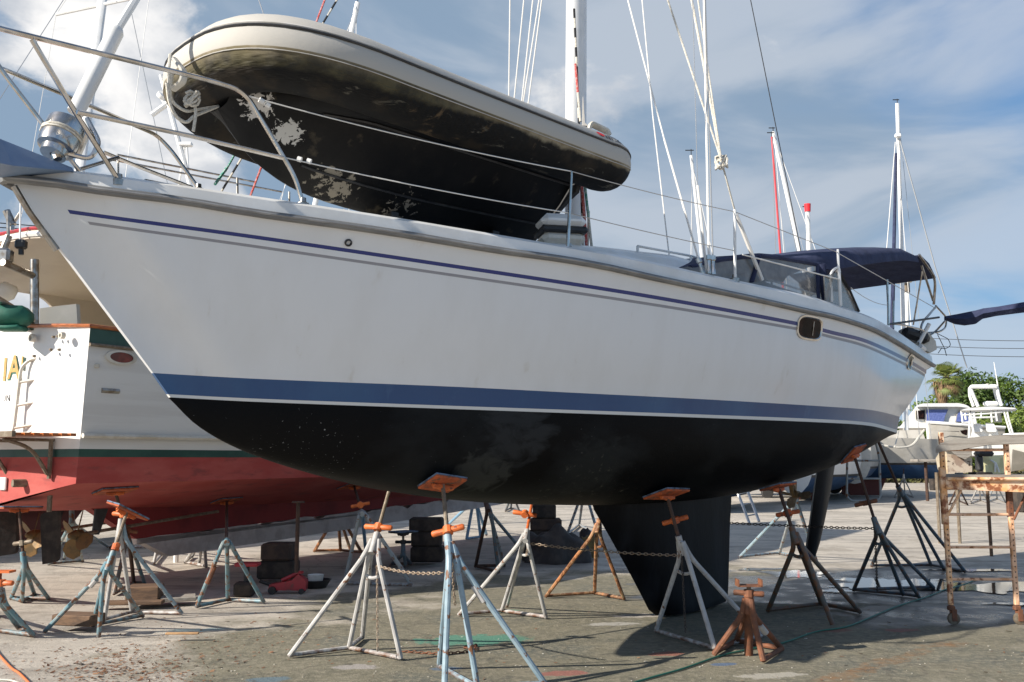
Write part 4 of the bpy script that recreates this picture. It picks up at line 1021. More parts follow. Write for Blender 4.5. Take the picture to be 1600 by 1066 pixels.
# rigid bottom
def keel_z(t): return sinterp(t, [(1.36,4.30),(1.45,4.18),(1.65,3.99),(2.1,3.82),(2.9,3.77),(3.8,3.80),(4.72,3.86)])
hb_ = []
for i in range(0, 33):
    q = i/32; t = 1.36+(4.72-1.36)*q
    ww = .66*min(1, max(.06, (t-1.36)/1.0))**.5
    zc = 4.40; zk = keel_z(t)
    tq = t
    row = []
    for s in (-1, 1):
        prof = [(1.12, zc+.10), (1.08, zc), (.98, zc-.05), (.84, zc-.075), (.60, zc-.075-(zc-.075-zk)*.36), (.30, zc-.075-(zc-.075-zk)*.70), (.06, zk+.012), (.0, zk)]
        pr_ = [Y(tq+(.30*(1-a) if t > 4.7 else 0)*0, s*ww*a, z) for a, z in prof]
        row += pr_ if s == -1 else pr_[:-1][::-1]
    hb_.append(row)
bm_ = MB().grid(hb_)
def bottom_mat():
    m = mat('worn_black_bottom', (.003,.003,.0034), .5, spec=.2, col2=(.008,.0075,.007), scale=2, bump=.002, bscale=20, col3=(.055,.045,.03), s3=5, lo3=.62, hi3=.72)
    t = m.node_tree; b = t.nodes['Principled BSDF']; nn = t.nodes.new; lk = t.links.new
    tc = nn('ShaderNodeTexCoord')
    src = b.inputs['Base Color'].links[0].from_socket
    vo = nn('ShaderNodeTexNoise'); vo.inputs['Scale'].default_value = 8; vo.inputs['Detail'].default_value = 5; vo.inputs['Distortion'].default_value = .4; lk(tc.outputs['Object'], vo.inputs['Vector'])
    def region(c, r, lo, hi):
        d = nn('ShaderNodeVectorMath'); d.operation = 'DISTANCE'; lk(tc.outputs['Object'], d.inputs[0]); d.inputs[1].default_value = tuple(c)
        a = nn('ShaderNodeMapRange'); a.inputs[1].default_value = r*.35; a.inputs[2].default_value = r; a.inputs[3].default_value = .26; a.inputs[4].default_value = -.3; lk(d.outputs['Value'], a.inputs[0])
        s = nn('ShaderNodeMath'); s.operation = 'ADD'; lk(vo.outputs[0], s.inputs[0]); lk(a.outputs[0], s.inputs[1])
        g_ = nn('ShaderNodeMapRange'); g_.inputs[1].default_value = lo; g_.inputs[2].default_value = hi; lk(s.outputs[0], g_.inputs[0]); return g_.outputs[0]
    ro = Y(3.2, 0, 3.6)
    cur = src
    for c, r, lo in ((Y(3.2, 0, 9), .1, .9),):
        mxn = nn('ShaderNodeMix'); mxn.data_type = 'RGBA'; lk(region(c-ro, r, lo, lo+.015), mxn.inputs[0]); lk(cur, mxn.inputs[6]); mxn.inputs[7].default_value = (.50,.49,.45,1) if lo < .7 else (.26,.23,.18,1); cur = mxn.outputs[2]
    lk(cur, b.inputs['Base Color'])
    return m
bmt = bottom_mat(); ro_ = Y(3.2, 0, 3.6)
worn(bmt, [(Y(1.50, .30, 4.27)-ro_, .30, (.52,.50,.47), .60, .012, 22), (Y(1.8, .30, 4.14)-ro_, .26, (.50,.49,.46), .60, .012, 20), (Y(2.3, .12, 3.86)-ro_, .55, (.24,.215,.17), .70, .03, 12), (Y(3.0, .12, 3.84)-ro_, .5, (.20,.18,.15), .74, .03, 14)], dist=.5)
hd = put('rigid_hull', bm_, bmt, dn, angle=30)
for a_, zo in ((.80, 0), (.42, 0)):
    for s in (1, -1):
        pts = []
        for i in range(6, 33):
            r_ = hb_[i]; k = {.80: 3, .42: 5}[a_]; p = r_[k] if s == -1 else r_[14-k]
            pts.append(p-Vector((0, 0, .006)))
        put('spray_strake', MB().tube(pts, .012, 5), M['black'], hd)
# transom, raked: outline across the stern
tp = [Y(4.73, s*a, z) for s, a, z in ((-1,.66,4.42),(-1,.6,4.25),(-1,.5,4.2),(0,0,3.86),(1,.5,4.2),(1,.6,4.25),(1,.66,4.42),(1,.6,4.85),(-1,.6,4.85))]
put('transom', MB().prism(tp, Vector((YE[0], YE[1], 0))*.05), M['darkgrey'], dn)
# handles, bow eye and painter
for u_, ang in ((.055, R(-5)), (.93, R(66))):
    t, h = dpath(u_)
hp = MB(); p0 = W(920, 203, 8.42); p1_ = W(951, 212, 8.62); 
hp.tube(bend([p0, p0+Vector((0.02, 0, .06)), p1_+Vector((-.02, 0, .045)), p1_], .05), .022, 8, flat=1.6); put('grab_handle', hp, M['offw'], dn)
hp = MB(); q0 = W(272, 92, 6.28); q1 = W(288, 112, 6.2); q2 = W(286, 128, 6.2); q3 = W(270, 140, 6.26)
hp.tube(bend([q0, q1, q2, q3], .05), .03, 8, flat=.5).tube([W(268, 110, 6.24), W(266, 134, 6.26)], .02, 8); put('bow_handle', hp, M['offw'], dn)
be = Y(1.36, 0, 4.33)
pm = MB().tube(bend([be, W(290, 175, 6.3), W(268, 160, 6.25), W(262, 120, 6.15), W(266, 85, 6.2)], .1), .011, 6)
pm.tube(bend([be, W(302, 182, 6.35), W(292, 193, 6.3), W(275, 184, 6.2), W(264, 160, 6.15), W(261, 130, 6.13)], .12), .012, 6)
pm.tube([W(304, 160, 6.35), W(306, 178, 6.34), W(304, 192, 6.33), W(302, 205, 6.33)], .012, 6)
for k in range(4): pm.tube([W(300, 155, 6.32)+Vector((.045*math.cos(i*.8+k*1.4), .03*math.sin(i+k), .055*math.sin(i*.8+k*1.9))) for i in range(12)], .010, 5)
put('painter_line', pm, M['rope_w'], dn)
# lettering and emblem on the near tube top by the stern
tq, hq = dpath(.885); rgt = Vector((YE[0], YE[1], 0)); 
def tube_pt(u_, ang, off=.004):
    t, h = dpath(u_); r_ = drad(u_)+off; return Y(t, h+r_*math.cos(ang), dz_(t)+r_*math.sin(ang))
upv = (tube_pt(.86, R(50))-tube_pt(.86, R(34))).normalized()
text('lettering', 'NVEX', .085, tube_pt(.868, R(33)), rgt, upv, .0015, M['ink'], dn)
em = MB(); ec = tube_pt(.85, R(40)); em.v = [ec+rgt*.055*math.cos(i*.4)+upv*.03*math.sin(i*.4) for i in range(16)]; em.f = [tuple(range(16))]; em.m = [0]
put('emblem', em, M['redcap'], dn, smooth=False)
for k in (2.9, 4.1):                                       # chocks that carry it on the deck
    put('deck_chock', MB().prism([Y(k, -.12, keel_z(k)+.03), Y(k, 0, keel_z(k)-.004), Y(k, .12, keel_z(k)+.03), Y(k, .14, toez(k)-.02), Y(k, -.14, toez(k)-.02)], Vector((YE[0], YE[1], 0))*.08), M['black'], dn)

# navy canvas strip streaming from the stern rail
cv = [(1478, 494, 499), (1495, 491, 506), (1510, 488, 508), (1525, 485, 506), (1536, 482, 498), (1560, 479, 493), (1600, 472, 488), (1660, 462, 482)]
cr = [[W(x, a, 13.9-(x-1478)*.004), W(x, (a+b)/2, 13.83-(x-1478)*.004), W(x, b, 13.9-(x-1478)*.004)] for x, a, b in cv]
cvm = MB().grid(cr); cvm.grid([[p+Vector((0, .06, 0)) for p in r] for r in cr])
for rr_ in (0, 2):
    cvm.grid([[r[rr_], r[rr_]+Vector((0, .06, 0))] for r in cr])
cvm.tube([W(1476, 497, 13.92), W(1560, 482, 13.6), W(1760, 450, 12.8)], .02, 8)
tag(put('canvas_awning', cvm, M['navy'], angle=60), 'navy canvas awning strip stretched out astern of the white yacht', 'awning')

# ------------------------------------------------------------ the trawler behind
TB = (-4.73, 10.3); TE = (.555, .832); TN = (-.832, .555)       # s forward along the near side, w across the boat
def T(s, w_, z): return Vector((TB[0]+TE[0]*s+TN[0]*w_, TB[1]+TE[1]*s+TN[1]*w_, z))
tr = thing('motor_trawler', 'white wooden motor yacht with red bottom, green bands and twin screws on stands', 'motor yacht', T(5, 2.1, 0))
TL, TW = 14.0, 4.2
def tin(s): return 0 if s < 6 else 2.1*((s-6)/8.0)**2.1       # how far the side has drawn in
def tsheer(s): return 3.18+.9*(max(0, s)/14)**2
rowsT = [('sheer', lambda s: tsheer(s), 0), ('g0', lambda s: tsheer(s)-.17, .01), ('rub', lambda s: 1.975+.25*(s/14)**2, .06), ('wt', lambda s: 1.83+.12*(s/14)**2, .07), ('gb', lambda s: 1.74+.08*(s/14)**2, .08), ('ch', lambda s: 1.45+.25*(s/14)**2, .10)]
def kz(s): return 1.08-.10*math.sin(math.pi*min(1, s/12))+.9*max(0, (s-9)/5)**2
tm = MB(); nS = 40; T_rows = []
for side in (0, 1):
    rws = []
    for name, zf, ins in rowsT:
        row = []
        for i in range(nS+1):
            s = TL*i/nS; f = min(1, ins*4*max(0, (s-5)/9)); wi = min(2.1, tin(s)+ins*(1 if s < 6 else 1)+f*.5)
            w_ = wi if side == 0 else TW-wi; row.append(T(s, w_, zf(s)))
        rws.append(row)
    for q in (.3, .6, .85, 1):
        row = []
        for i in range(nS+1):
            s = TL*i/nS; f = min(1, .10*4*max(0, (s-5)/9)); wi = min(2.1, tin(s)+.1+f*.5); wi = wi+(2.1-wi)*q; zc = rowsT[-1][1](s); w_ = wi if side == 0 else TW-wi
            row.append(T(s, w_, zc+(kz(s)-zc)*q-.05*math.sin(math.pi*q)*0))
        rws.append(row)
    T_rows.append(rws); mi = {0:1, 1:0, 2:0, 3:1, 4:2}
    for i in range(len(rws)-1):
        tm.grid([rws[i], rws[i+1]], mi.get(i, 3) if i < 5 else 3)
thull = put('hull', tm, [M['ms_side'], M['ms_green'], M['ms_red'], M['ms_red']], tr, angle=25)

# ------------------------------------------------------------ jack stands
from mathutils.bvhtree import BVHTree
hull_bvh = BVHTree.FromPolygons([tuple(v) for v in hm.v], hm.f)
def hull_hit(px, py, bvh=None):
    r = ray(px, py).normalized(); h = (bvh or hull_bvh).ray_cast(Vector((0, 0, CH)), r)
    if h[0] is None: return None
    n_ = h[1]
    if n_.dot(r) > 0: n_ = -n_
    return h[0], n_
SG = 'jack stands propping up the boats'
def stand(label, feet, apex, col, pad=None, padn=None, rod=None, handle=None, hcol='orange', r=.021, bars=None, chainbar=None, padsize=(.30, .27), bendq=.14, rodcol='post', padmat='orange_d', hdir=None, post_foot=None, cat='jack stand', taped=None):
    """feet: pixels on the ground; apex: (px, py, D); pad: world point the rod carries; everything is real size"""
    fs = [G(*f[:2]) for f in feet]; ax = W(*apex)
    cen = sum(fs, Vector())/len(fs)
    t = thing('jack_stand', label, cat, (cen.x, cen.y, 0), SG)
    top = Vector(pad) if pad is not None else (W(*rod) if rod else ax+Vector((0, 0, .12)))
    d = (top-ax).normalized()
    low = ax-d*.16
    for i, f in enumerate(fs):
        hv = Vector((f.x-ax.x, f.y-ax.y, 0)); hv = hv.normalized() if hv.length > .01 else Vector((1, 0, 0))
        a = low+hv*.028; k = low+hv*(.03)+(f-low)*bendq
        cmat = col[i % len(col)] if isinstance(col, (list, tuple)) else col
        lg = put('leg', MB().tube(bend([ax-d*.03+hv*.030, a+(f-a)*.04+hv*.02, f+Vector((0, 0, r))], .16), r, 9), M[cmat], t)
        if taped and taped[0] == i:
            aa = low.lerp(f, taped[1]); bb = low.lerp(f, taped[2]); put('tape_wrap', MB().tube([aa+hv*.02, bb+hv*.012], r*1.12, 9), M[taped[3]], lg)
    bcol = col[0] if isinstance(col, (list, tuple)) else col
    bl = bars if bars is not None else [(i, (i+1) % len(fs)) for i in range(len(fs)-1)]
    for a, b in bl:
        put('base_bar', MB().tube([fs[a]+Vector((0, 0, r*1.3)), fs[b]+Vector((0, 0, r*1.3))], r*.85, 8), M[bcol], t)
    put('sleeve', MB().tube([low, ax+d*.03], r*1.35, 12), M[bcol], t)
    if post_foot: put('leg', MB().tube([ax, G(*post_foot)+Vector((0, 0, .0))], r*1.5, 12), M[bcol], t)
    rd = MB()
    n_ = max(6, int((top-ax).length/.012))
    pts = [ax.lerp(top, i/n_) for i in range(n_+1)]
    rd.tube(pts, [r*(.78 if i % 2 else .70) for i in range(n_+1)], 9)
    put('screw_post', rd, M[rodcol], t)
    if handle is not None:
        hp_ = ax.lerp(top, handle) if isinstance(handle, (int, float)) else W(*handle)
        sd_ = Vector(hdir) if hdir else Vector((1, -.25, .06)); sd_ = (sd_-d*sd_.dot(d)).normalized()
        put('handle', MB().tube([hp_-sd_*.13, hp_-sd_*.12, hp_-sd_*.05, hp_+sd_*.05, hp_+sd_*.12, hp_+sd_*.13], [.018, .025, .024, .024, .025, .018], 9).tube([hp_-d*.03, hp_+d*.03], r*1.7, 10), M[hcol], t)
    if pad is not None and padn is not None:
        n = Vector(padn).normalized(); u = Vector((YE[0], YE[1], 0)); u = (u-n*u.dot(n)).normalized(); v = n.cross(u)
        c = top; rt = Matrix((u, v, n)).transposed()
        pl_ = put('pad', MB().box(c, (padsize[0], padsize[1], .018), rt, 0, .004), M[padmat], t)
        put('pad_facing', MB().box(c-n*.016, (padsize[0]*1.02, padsize[1]*1.02, .014), rt, 0, .003), M['padedge'], pl_)
        br = MB()
        for s in (-1, 1): br.tube([c+n*.02+u*s*.11, c+n*.05+u*s*.03], .012, 6)
        br.box(c+n*.03, (.2, .035, .035), rt, 0, .005)
        put('pad_bracket', br, M[padmat if padmat != 'orange_d' else 'orange'], pl_)
    if chainbar:
        a, b = [low.lerp(f, chainbar[2]) for f in (fs[chainbar[0]], fs[chainbar[1]])]
        put('chain_bracket', MB().tube(bend([a, (a+b)/2+Vector((0, 0, -.02)), b], .05), r*.7, 7), M[bcol], t)
    return t
def chain(label, pts, link=.032, r=.0042, m='chain', sag=.0):
    pts = [Vector(p) for p in pts]; mb = MB(); path = []
    for a, b in zip(pts, pts[1:]):
        n = max(1, int((b-a).length/link))
        for i in range(n):
            q = i/n; path.append(a.lerp(b, q)-Vector((0, 0, 4*sag*(b-a).length*q*(1-q))))
    path.append(pts[-1])
    for i, (a, b) in enumerate(zip(path, path[1:])):
        d = (b-a).normalized(); u = d.orthogonal().normalized() if abs(d.z) > .9 else d.cross(Vector((0, 0, 1))).normalized()
        if i % 2: u = d.cross(u)
        c = (a+b)/2; L = (b-a).length*.62; wd = link*.30
        ring = [c+d*L*math.cos(k*math.pi/5)+u*wd*math.sin(k*math.pi/5) for k in range(10)]
        mb.tube(ring+[ring[0]], r, 4, cap=False)
    o = put('chain', mb, M[m]); tag(o, label, 'chain', 'chains looped between stands'); return o
def hp(px, py, off=.045, extra=None):
    h = hull_hit(px, py); return h[0]+h[1]*.06, (h[1]*.7+Vector((0, 0, -.45))).normalized()

# A
pA = W(608, 760, 8.55); 
h_ = hull_hit(612, 748); pA = h_[0]+h_[1]*.03 if h_ else pA
A = stand('tall chalky white tripod stand left of the pale blue one', [(452,1029),(545,1017),(566,1000),(626,1033)], (588,838,8.25), 'st_white', pad=W(611,756,8.5), rod=None, handle=(591,824,8.27), r=.022, bars=[(0,1),(2,1),(1,3)], chainbar=(1,3,.22), hcol='orange')
# B
p_, n_ = hp(689, 747, .03)
Bs = stand('pale blue stand with a white taped leg and big orange pad nearest the middle', [(686,1046),(694,1092),(746,1080),(852,1074)], (700,842,7.25), 'st_blue', pad=p_, padn=n_, handle=(700,829,7.27), r=.023, bars=[(0,2),(1,2),(2,3)], padsize=(.31,.26), taped=(3,.22,.34,'st_white'))
# C
p_, n_ = hp(1038, 764, .03)
Cs = stand('whitish stand in front of the black keel with orange pad', [(1025,990),(1117,1018),(1191,998)], (1061,842,9.05), 'st_white', pad=p_, padn=n_, handle=(1055,813,9.2), r=.023, bars=[(0,1),(1,2)], chainbar=(0,1,.20), rodcol='rust_dark', padsize=(.36,.30), hdir=(1,-.1,.35))
# D small rusty
Ds = stand('short rust brown stand with nothing on its top', [(1116,1027),(1150,1007),(1193,1038),(1222,1019)], (1170,930,8.25), 'rust', rod=(1170,917,8.25), handle=(1170,927,8.25), hcol='rust', r=.026, bars=[(0,1),(1,3),(2,3)], post_foot=(1170,1024), taped=(3,.28,.48,'st_white'))
tpc = W(1170, 915, 8.25); mb = MB().box(tpc, (.20, .12, .012), None).box(tpc+Vector((-.1, 0, .025)), (.012, .12, .06)).box(tpc+Vector((.1, 0, .025)), (.012, .12, .06))
put('top_plate', mb, M['rust'], Ds, smooth=False)
# E
p_, n_ = hp(1212, 753, .02)
Es = stand('brown flaking stand with blue tape under the stern of the white yacht', [(1200,958),(1284,948),(1301,980),(1344,960)], (1238,828,10.0), 'st_brown', pad=p_, padn=n_, handle=(1231,802,10.15), r=.026, bars=[(0,1),(1,3)], hcol='orange_d', chainbar=(0,2,.14), rodcol='rust_dark', taped=(3,.03,.16,'navy'), hdir=(1,.1,.35), padsize=(.36,.26))
# F
h_ = next(h for h in (hull_hit(1332, y) for y in range(722, 660, -3)) if h)
h_ = hull_hit(*[PX(h_[0])[0], PX(h_[0])[1]-5])
Fs = stand('dark blue four legged stand standing in the puddle', [(1334,925),(1411,932),(1436,936),(1459,921)], (1366,812,10.9), 'st_dark', pad=h_[0]+h_[1]*.02, padn=h_[1], handle=(1353,786,11), hcol='rust', r=.024, bars=[(0,3),(0,1),(1,2)], chainbar=(0,1,.14), rodcol='rust_dark', padsize=(.4,.26))
# G
Gs = stand('dark stand farther back than the one in the puddle, its rod leaning on the stern', [(1362,887),(1455,886),(1508,896),(1475,892)], (1404,762,13.5), 'st_dark', rod=(1366,676,12.9), r=.026, bars=[(0,1),(1,2)], chainbar=(0,1,.14), rodcol='rust_dark')
# H
Hs = stand('chalky stand with rust orange rod behind the pale blue one', [(717,964),(784,958),(792,950),(853,968)], (823,832,9.9), 'st_white', rod=(831,787,10.4), handle=(820,803,10.1), r=.022, bars=[(0,1),(1,3)], chainbar=(1,3,.16), rodcol='orange', hdir=(1,.3,.05))
# I
Is = stand('orange rusted stand just ahead of the keel', [(853,935),(929,930),(975,939)], (936,815,11.2), 'st_orange', rod=(940,792,11.3), r=.023, bars=[(0,1),(1,2)], chainbar=(1,2,.18))
# J
Js = stand('light blue stand under the far side of the stern', [(1156,873),(1218,867),(1276,880)], (1243,772,15.2), ['st_blue','st_grey','st_dark'], rod=(1243,752,15), r=.028, bars=[(0,1),(1,2)])
trawl_bvh = BVHTree.FromPolygons([tuple(v) for v in tm.v], tm.f)
def tp_(px, py, off=.03):
    h = hull_hit(px, py, trawl_bvh); return h[0]+h[1]*off, h[1]
t1p, t1n = tp_(180, 764); t2p, t2n = tp_(354, 780); t3p, t3n = tp_(553, 757); t4p, t4n = tp_(30, 790)
# K group
def deckpt(px, py, D): return W(px, py, D)
Ks = stand('blue stand with a tilted orange pad in front of the twin propellers', [(70,990),(145,981),(154,999),(223,966)], (176,866,9.1), 'st_teal', pad=W(199,799,9.25), padn=(-.42,-.30,-1.0), handle=(181,855,9.12), r=.022, bars=[(1,3)], padsize=(.34,.30), hdir=(.5,-1,.1), taped=(0,.14,.24,'st_white'))
Ks2 = stand('white and blue stand right behind the one with the tilted orange pad', [(163,972),(206,960),(284,962)], (189,815,9.9), ['st_white','st_white','st_blue'], rod=(191,798,9.9), handle=(193,804,9.85), r=.022, bars=[(0,1),(1,2)])
Ks3 = stand('dark rusty stand beside the brown keel blocks left of the trawler keel', [(178,932),(209,914),(226,915)], (199,838,12.2), ['st_brown','rust_dark','st_teal'], pad=t1p, padn=t1n, handle=(199,829,12.2), r=.026, hcol='rust', padmat='orange_d', rodcol='rust_dark', padsize=(.42,.34))
Ls = stand('blue stand with dark rod and orange pad against the red hull', [(307,952),(356,941),(412,944)], (354,845,10.9), 'st_teal', pad=t2p, padn=t2n, handle=None, r=.025, rodcol='rust_dark', padsize=(.36,.30), taped=(0,.35,.6,'rust'))
Ms = stand('narrow blue stand with rust streaks under the trawler stern', [(17,938),(34,943),(54,933),(76,939)], (36,866,10.9), 'st_teal', rod=(34,798,10.9), handle=(36,848,10.85), hcol='post', r=.024, bars=[(0,1),(1,2),(2,3),(0,3)], pad=W(30,794,10.9), padn=(0,-.05,-1), padsize=(.42,.3), rodcol='rust_dark')
Ms2 = stand('low stand with a flat orange head at the left edge', [(-40,985),(-8,962),(29,985),(52,997)], (-1,915,8.9), 'st_teal', rod=(0,893,8.9), handle=(2,911,8.88), r=.024, bars=[(0,1),(2,3),(0,3)], rodcol='rust')
put('top_plate', MB().box(W(0, 893, 8.9), (.24, .12, .02), None), M['orange'], Ms2, smooth=False)
Ms3 = stand('blue stand seen between the rudder and the bronze propeller', [(76,884),(100,875),(129,879),(168,856)], (112,800,13.4), 'st_teal', rod=(112,780,13.4), r=.026, bars=[(0,2)])
Ns = stand('blue stand with rusted base bar under the red hull', [(538,915),(573,882),(637,905),(643,918)], (565,800,12.9), ['st_grey','st_sky','st_white'], pad=t3p, padn=t3n, handle=(563,789,12.85), r=.026, bars=[(0,3)], rodcol='rust_dark', padsize=(.42,.36), hdir=(1,-.1,.15))
Os = stand('very short black stand left of the three stacked blocks', [(612,884),(622,872),(642,884),(634,890)], (630,852,14.8), 'st_dark', pad=W(630,832,14.8), padn=(0,0,-1), handle=(630,847,14.8), hcol='black', r=.026, padmat='black', padsize=(.36,.3), bars=[(0,2)])
Ps = stand('orange rusted stand in the sun far under the trawler bow', [(491,864),(532,863),(547,860),(565,866)], (528,790,17), 'st_orange', rod=(528,775,17), r=.03, bars=[(0,1),(1,3)])
Qs = stand('dark and blue stand ahead of the trawler keel', [(743,888),(779,898),(788,887),(813,860)], (760,788,14.2), ['rust_dark','st_dark','st_grey','st_blue'], pad=W(758,780,14.3), padn=(.2,-.3,-1), r=.028, bars=[(0,2),(0,1)], rodcol='rust_dark', padsize=(.2,.2))
Rs = stand('light blue stand with hanging chain in the sun beyond the trawler keel', [(729,845),(751,842),(760,838),(700,822)], (742,770,20.5), 'st_sky', rod=(742,755,20.5), r=.034, bars=[(0,1)])
Ts = stand('small dark stand far off in the sun', [(790,800),(798,796),(811,799)], (801,765,30), 'st_dark', rod=(801,755,30), r=.035)
Us = stand('blue stand with dark legs beyond the keel blocks', [(886,838),(905,822),(936,842)], (912,758,21), ['st_grey','st_dark','st_blue'], rod=(912,745,21), r=.032)
Vs = stand('white low stand frame on the sunlit ground past the red keel', [(289,881),(300,872),(311,883),(322,888)], (318,820,14.5), 'st_white', rod=(318,812,14.5), r=.026, bars=[(0,3),(0,1)])
Ws = stand('grey stand seen past the propeller on the far left', [(240,884),(262,858),(172,858)], (262,790,15.6), ['st_white','st_grey','rust'], rod=(262,770,15.6), r=.027)
# nested cluster of bright blue stands far right of the keel
for k, (x0, lab) in enumerate(((1342,'leftmost of the bright blue stands huddled near the white van'),(1353,'middle of the bright blue stands huddled near the white van'),(1364,'rightmost of the bright blue stands huddled near the white van'))):
    stand(lab, [(x0-28+k*3,772),(x0-8,766),(x0+4,768),(x0+10,771)], (x0,722,44+k*.8), 'st_sky', pad=W(x0, 714, 44+k*.8), padn=(0,-.4,-1), r=.035, rodcol='orange', bars=[(0,3),(0,1)], padsize=(.4,.35))
for k, (x0, y0, c_, lab) in enumerate(((1412,778,'st_white','white stand under the blue bottomed sailboat'),(1497,790,'rust_dark','dark stand seen through the scaffold end frame'),(1530,788,'st_white','pale stand seen low through the scaffold'),(1556,786,'st_grey','grey stand near the right scaffold post'))):
    D_ = CH*F/(y0-720)
    stand(lab, [(x0-14,y0),(x0+2,y0-6),(x0+15,y0)], (x0,y0-36,D_), c_, rod=(x0,y0-46,D_), r=.03, rodcol='rust_dark')

# chains
cA = W(589, 884, 8.2); cB = W(692, 895, 7.5)
chain('rusty chain strung from the chalky stand to the pale blue stand', [cA, cB], .034, .0048, sag=.03)
chain('thin chain hanging inside the chalky white stand to the ground', [cA, W(590, 1017, 8.15)], .03, .0036)
cH = W(826, 849, 9.85); cC = W(1062, 868, 9.1)
chain('long chain running from the rust rodded stand to the stand before the keel', [cH, cC], .036, .0048, sag=.012)
chain('dark chain hanging down in front of the keel', [W(1065, 866, 9.05), W(1071, 988, 9.0)], .03, .004, 'chain_d')
chain('short loose chain end dangling from the rust rodded stand', [cH, W(822, 868, 9.85)], .03, .004)
chain('dark chain stretched from behind the keel to the puddle stand', [W(1136, 817, 12.4), W(1250, 822, 11.8), W(1366, 826, 10.9)], .04, .0055, 'chain_d', sag=.004)
chain('dark chain hanging from the puddle stand into the water', [W(1367, 830, 10.85), W(1371, 925, 11.9)], .036, .005, 'chain_d')
chain('heap of rusty chain trailing behind the pale blue stand', [G(628, 1018, .01), G(690, 1022, .012), G(735, 1018, .01), G(745, 1008, .012), G(725, 1012, .02), G(748, 1014, .02)], .034, .005, 'rust')
chain('rusty chain end hanging behind the pale blue stand', [W(706, 880, 7.4), W(711, 945, 7.6)], .03, .0045, 'chain')

# ------------------------------------------------------------ keel blocks, timber, junk on the ground
KB = 'blocks under the keels'
def block(label, px0, py0, px1, py1, D, z=None, depth=.42, m='blockd', rz=0, bev=.028, cat='keel block', grp=KB, nm='keel_block'):
    a, b = W(px0, py0, D), W(px1, py1, D); c = (a+b)/2+Vector((0, depth/2, 0))
    mb = MB().box(c, (abs(b.x-a.x), depth, abs(a.z-b.z)), Matrix.Rotation(R(rz), 3, 'Z'), 0, bev)
    return tag(put(nm, mb, M[m], angle=30), label, cat, grp)
D1 = CH*F/(906-720)
block('upper block of the pair under the aft end of the red keel', 407, 850, 454, 877, D1, m='blockr'); block('lower block of the pair under the aft end of the red keel', 401, 878, 458, 906, D1, m='blockd')
D2 = CH*F/(879-720)
block('bottom block of the three piled under the red keel', 641, 855, 692, 879, D2); block('middle block of the three piled under the red keel', 642, 832, 689, 855, D2); block('top block of the three piled under the red keel', 639, 810, 691, 832, D2)
D3_ = CH*F/(861-720)
block('bottom block of the pile under the trawler forefoot', 827, 830, 876, 861, D3_, m='blockd'); block('wide middle block of the pile under the trawler forefoot', 829, 811, 878, 830, D3_, m='blockr'); block('top block of the pile under the trawler forefoot', 833, 788, 869, 811, D3_, m='blockd')
D4 = CH*F/(943-720)
block('brown rust stained timber block behind the white legged stand', 194, 917, 243, 943, D4, m='wood_b', depth=.3, rz=8, bev=.012, cat='timber block', nm='timber_block', grp='loose timber on the ground')
D5 = CH*F/(979-720)
block('grey brown timber wedge on the ground at the feet of the blue stand', 80, 962, 148, 979, D5, m='wood_b', depth=.25, rz=-12, bev=.01, cat='timber block', nm='timber_block', grp='loose timber on the ground')
block('long dark plank lying behind the white legged stand', 150, 940, 250, 946, CH*F/(946-720), m='wood_b', depth=.14, rz=6, bev=.008, cat='plank', nm='plank', grp='loose timber on the ground')
block('flat splintered board beside the brown timber block', 245, 934, 298, 941, CH*F/(941-720), m='wood_w', depth=.3, rz=20, bev=.008, cat='plank', nm='plank', grp='loose timber on the ground')
block('orange sliver of wood on the sunlit ground', 258, 989, 309, 992, CH*F/(992-720), m='wood_o', depth=.05, rz=2, bev=.004, cat='wood scrap', nm='wood_scrap', grp='loose timber on the ground')
block('pale brick on the far concrete right of the stern', 1434, 766, 1444, 774, CH*F/(774-720), m='wood_w', depth=.4, rz=2, bev=.02, cat='brick', nm='brick', grp=None) if False else None
# floor jack
fj = thing('floor_jack', 'low red trolley jack beside the lower keel block, under the red hull', 'floor jack', G(447, 930))
c = G(447, 930)+Vector((0, .15, 0)); rz = Matrix.Rotation(R(4), 3, 'Z')
put('chassis', MB().prism([c+rz@Vector(p) for p in ((-.26,-.07,.05),(.22,-.07,.04),(.23,-.07,.16),(.12,-.07,.25),(.04,-.07,.17),(-.24,-.07,.12))], rz@Vector((0,.16,0))), M['red'], fj, smooth=False)
for x, y, r_ in ((-.2,-.09,.05),(-.2,.1,.05),(.17,-.09,.035),(.17,.1,.035)):
    p = c+rz@Vector((x, y, r_)); put('wheel', MB().lathe(p, [(0,-.015),(r_,-.015),(r_,.015),(0,.015)], (0,1,0), 14), M['black'], fj)
put('lift_arm', MB().tube([c+rz@Vector((-.1,.01,.16)), c+rz@Vector((.12,.01,.26))], .025, 8).lathe(c+rz@Vector((.13,.01,.25)), [(0,0),(.05,0),(.05,.03),(0,.03)], n=12), M['red'], fj)
put('handle_socket', MB().tube([c+rz@Vector((-.22,.01,.1)), c+rz@Vector((-.38,.01,.16))], .022, 8), M['black'], fj)
put_p = MB().tube([W(463, 895, 11.9), W(466, 786, 11.9)], .026, 8).lathe(W(466, 786, 11.9), [(0,0),(.08,0),(.08,.02),(0,.02)], n=10)
tag(put('prop_pole', put_p, M['rust_dark']), 'thin dark steel pole propped between the red jack and the red hull', 'prop pole')
bj = thing('bottle_jack', 'dark jack with a flat red head left of the paired keel blocks', 'bottle jack', G(378, 934))
b0 = G(378, 934)
put('body', MB().box(b0+Vector((0,.1,.09)), (.24,.2,.18), None, 0, .03), M['blockd'], bj); put('ram', MB().tube([b0+Vector((.02,.1,.18)), b0+Vector((.02,.1,.38))], .035, 10), M['black'], bj)
put('head', MB().box(b0+Vector((.03,.1,.40)), (.30,.18,.05), None, 0, .015), M['red'], bj)
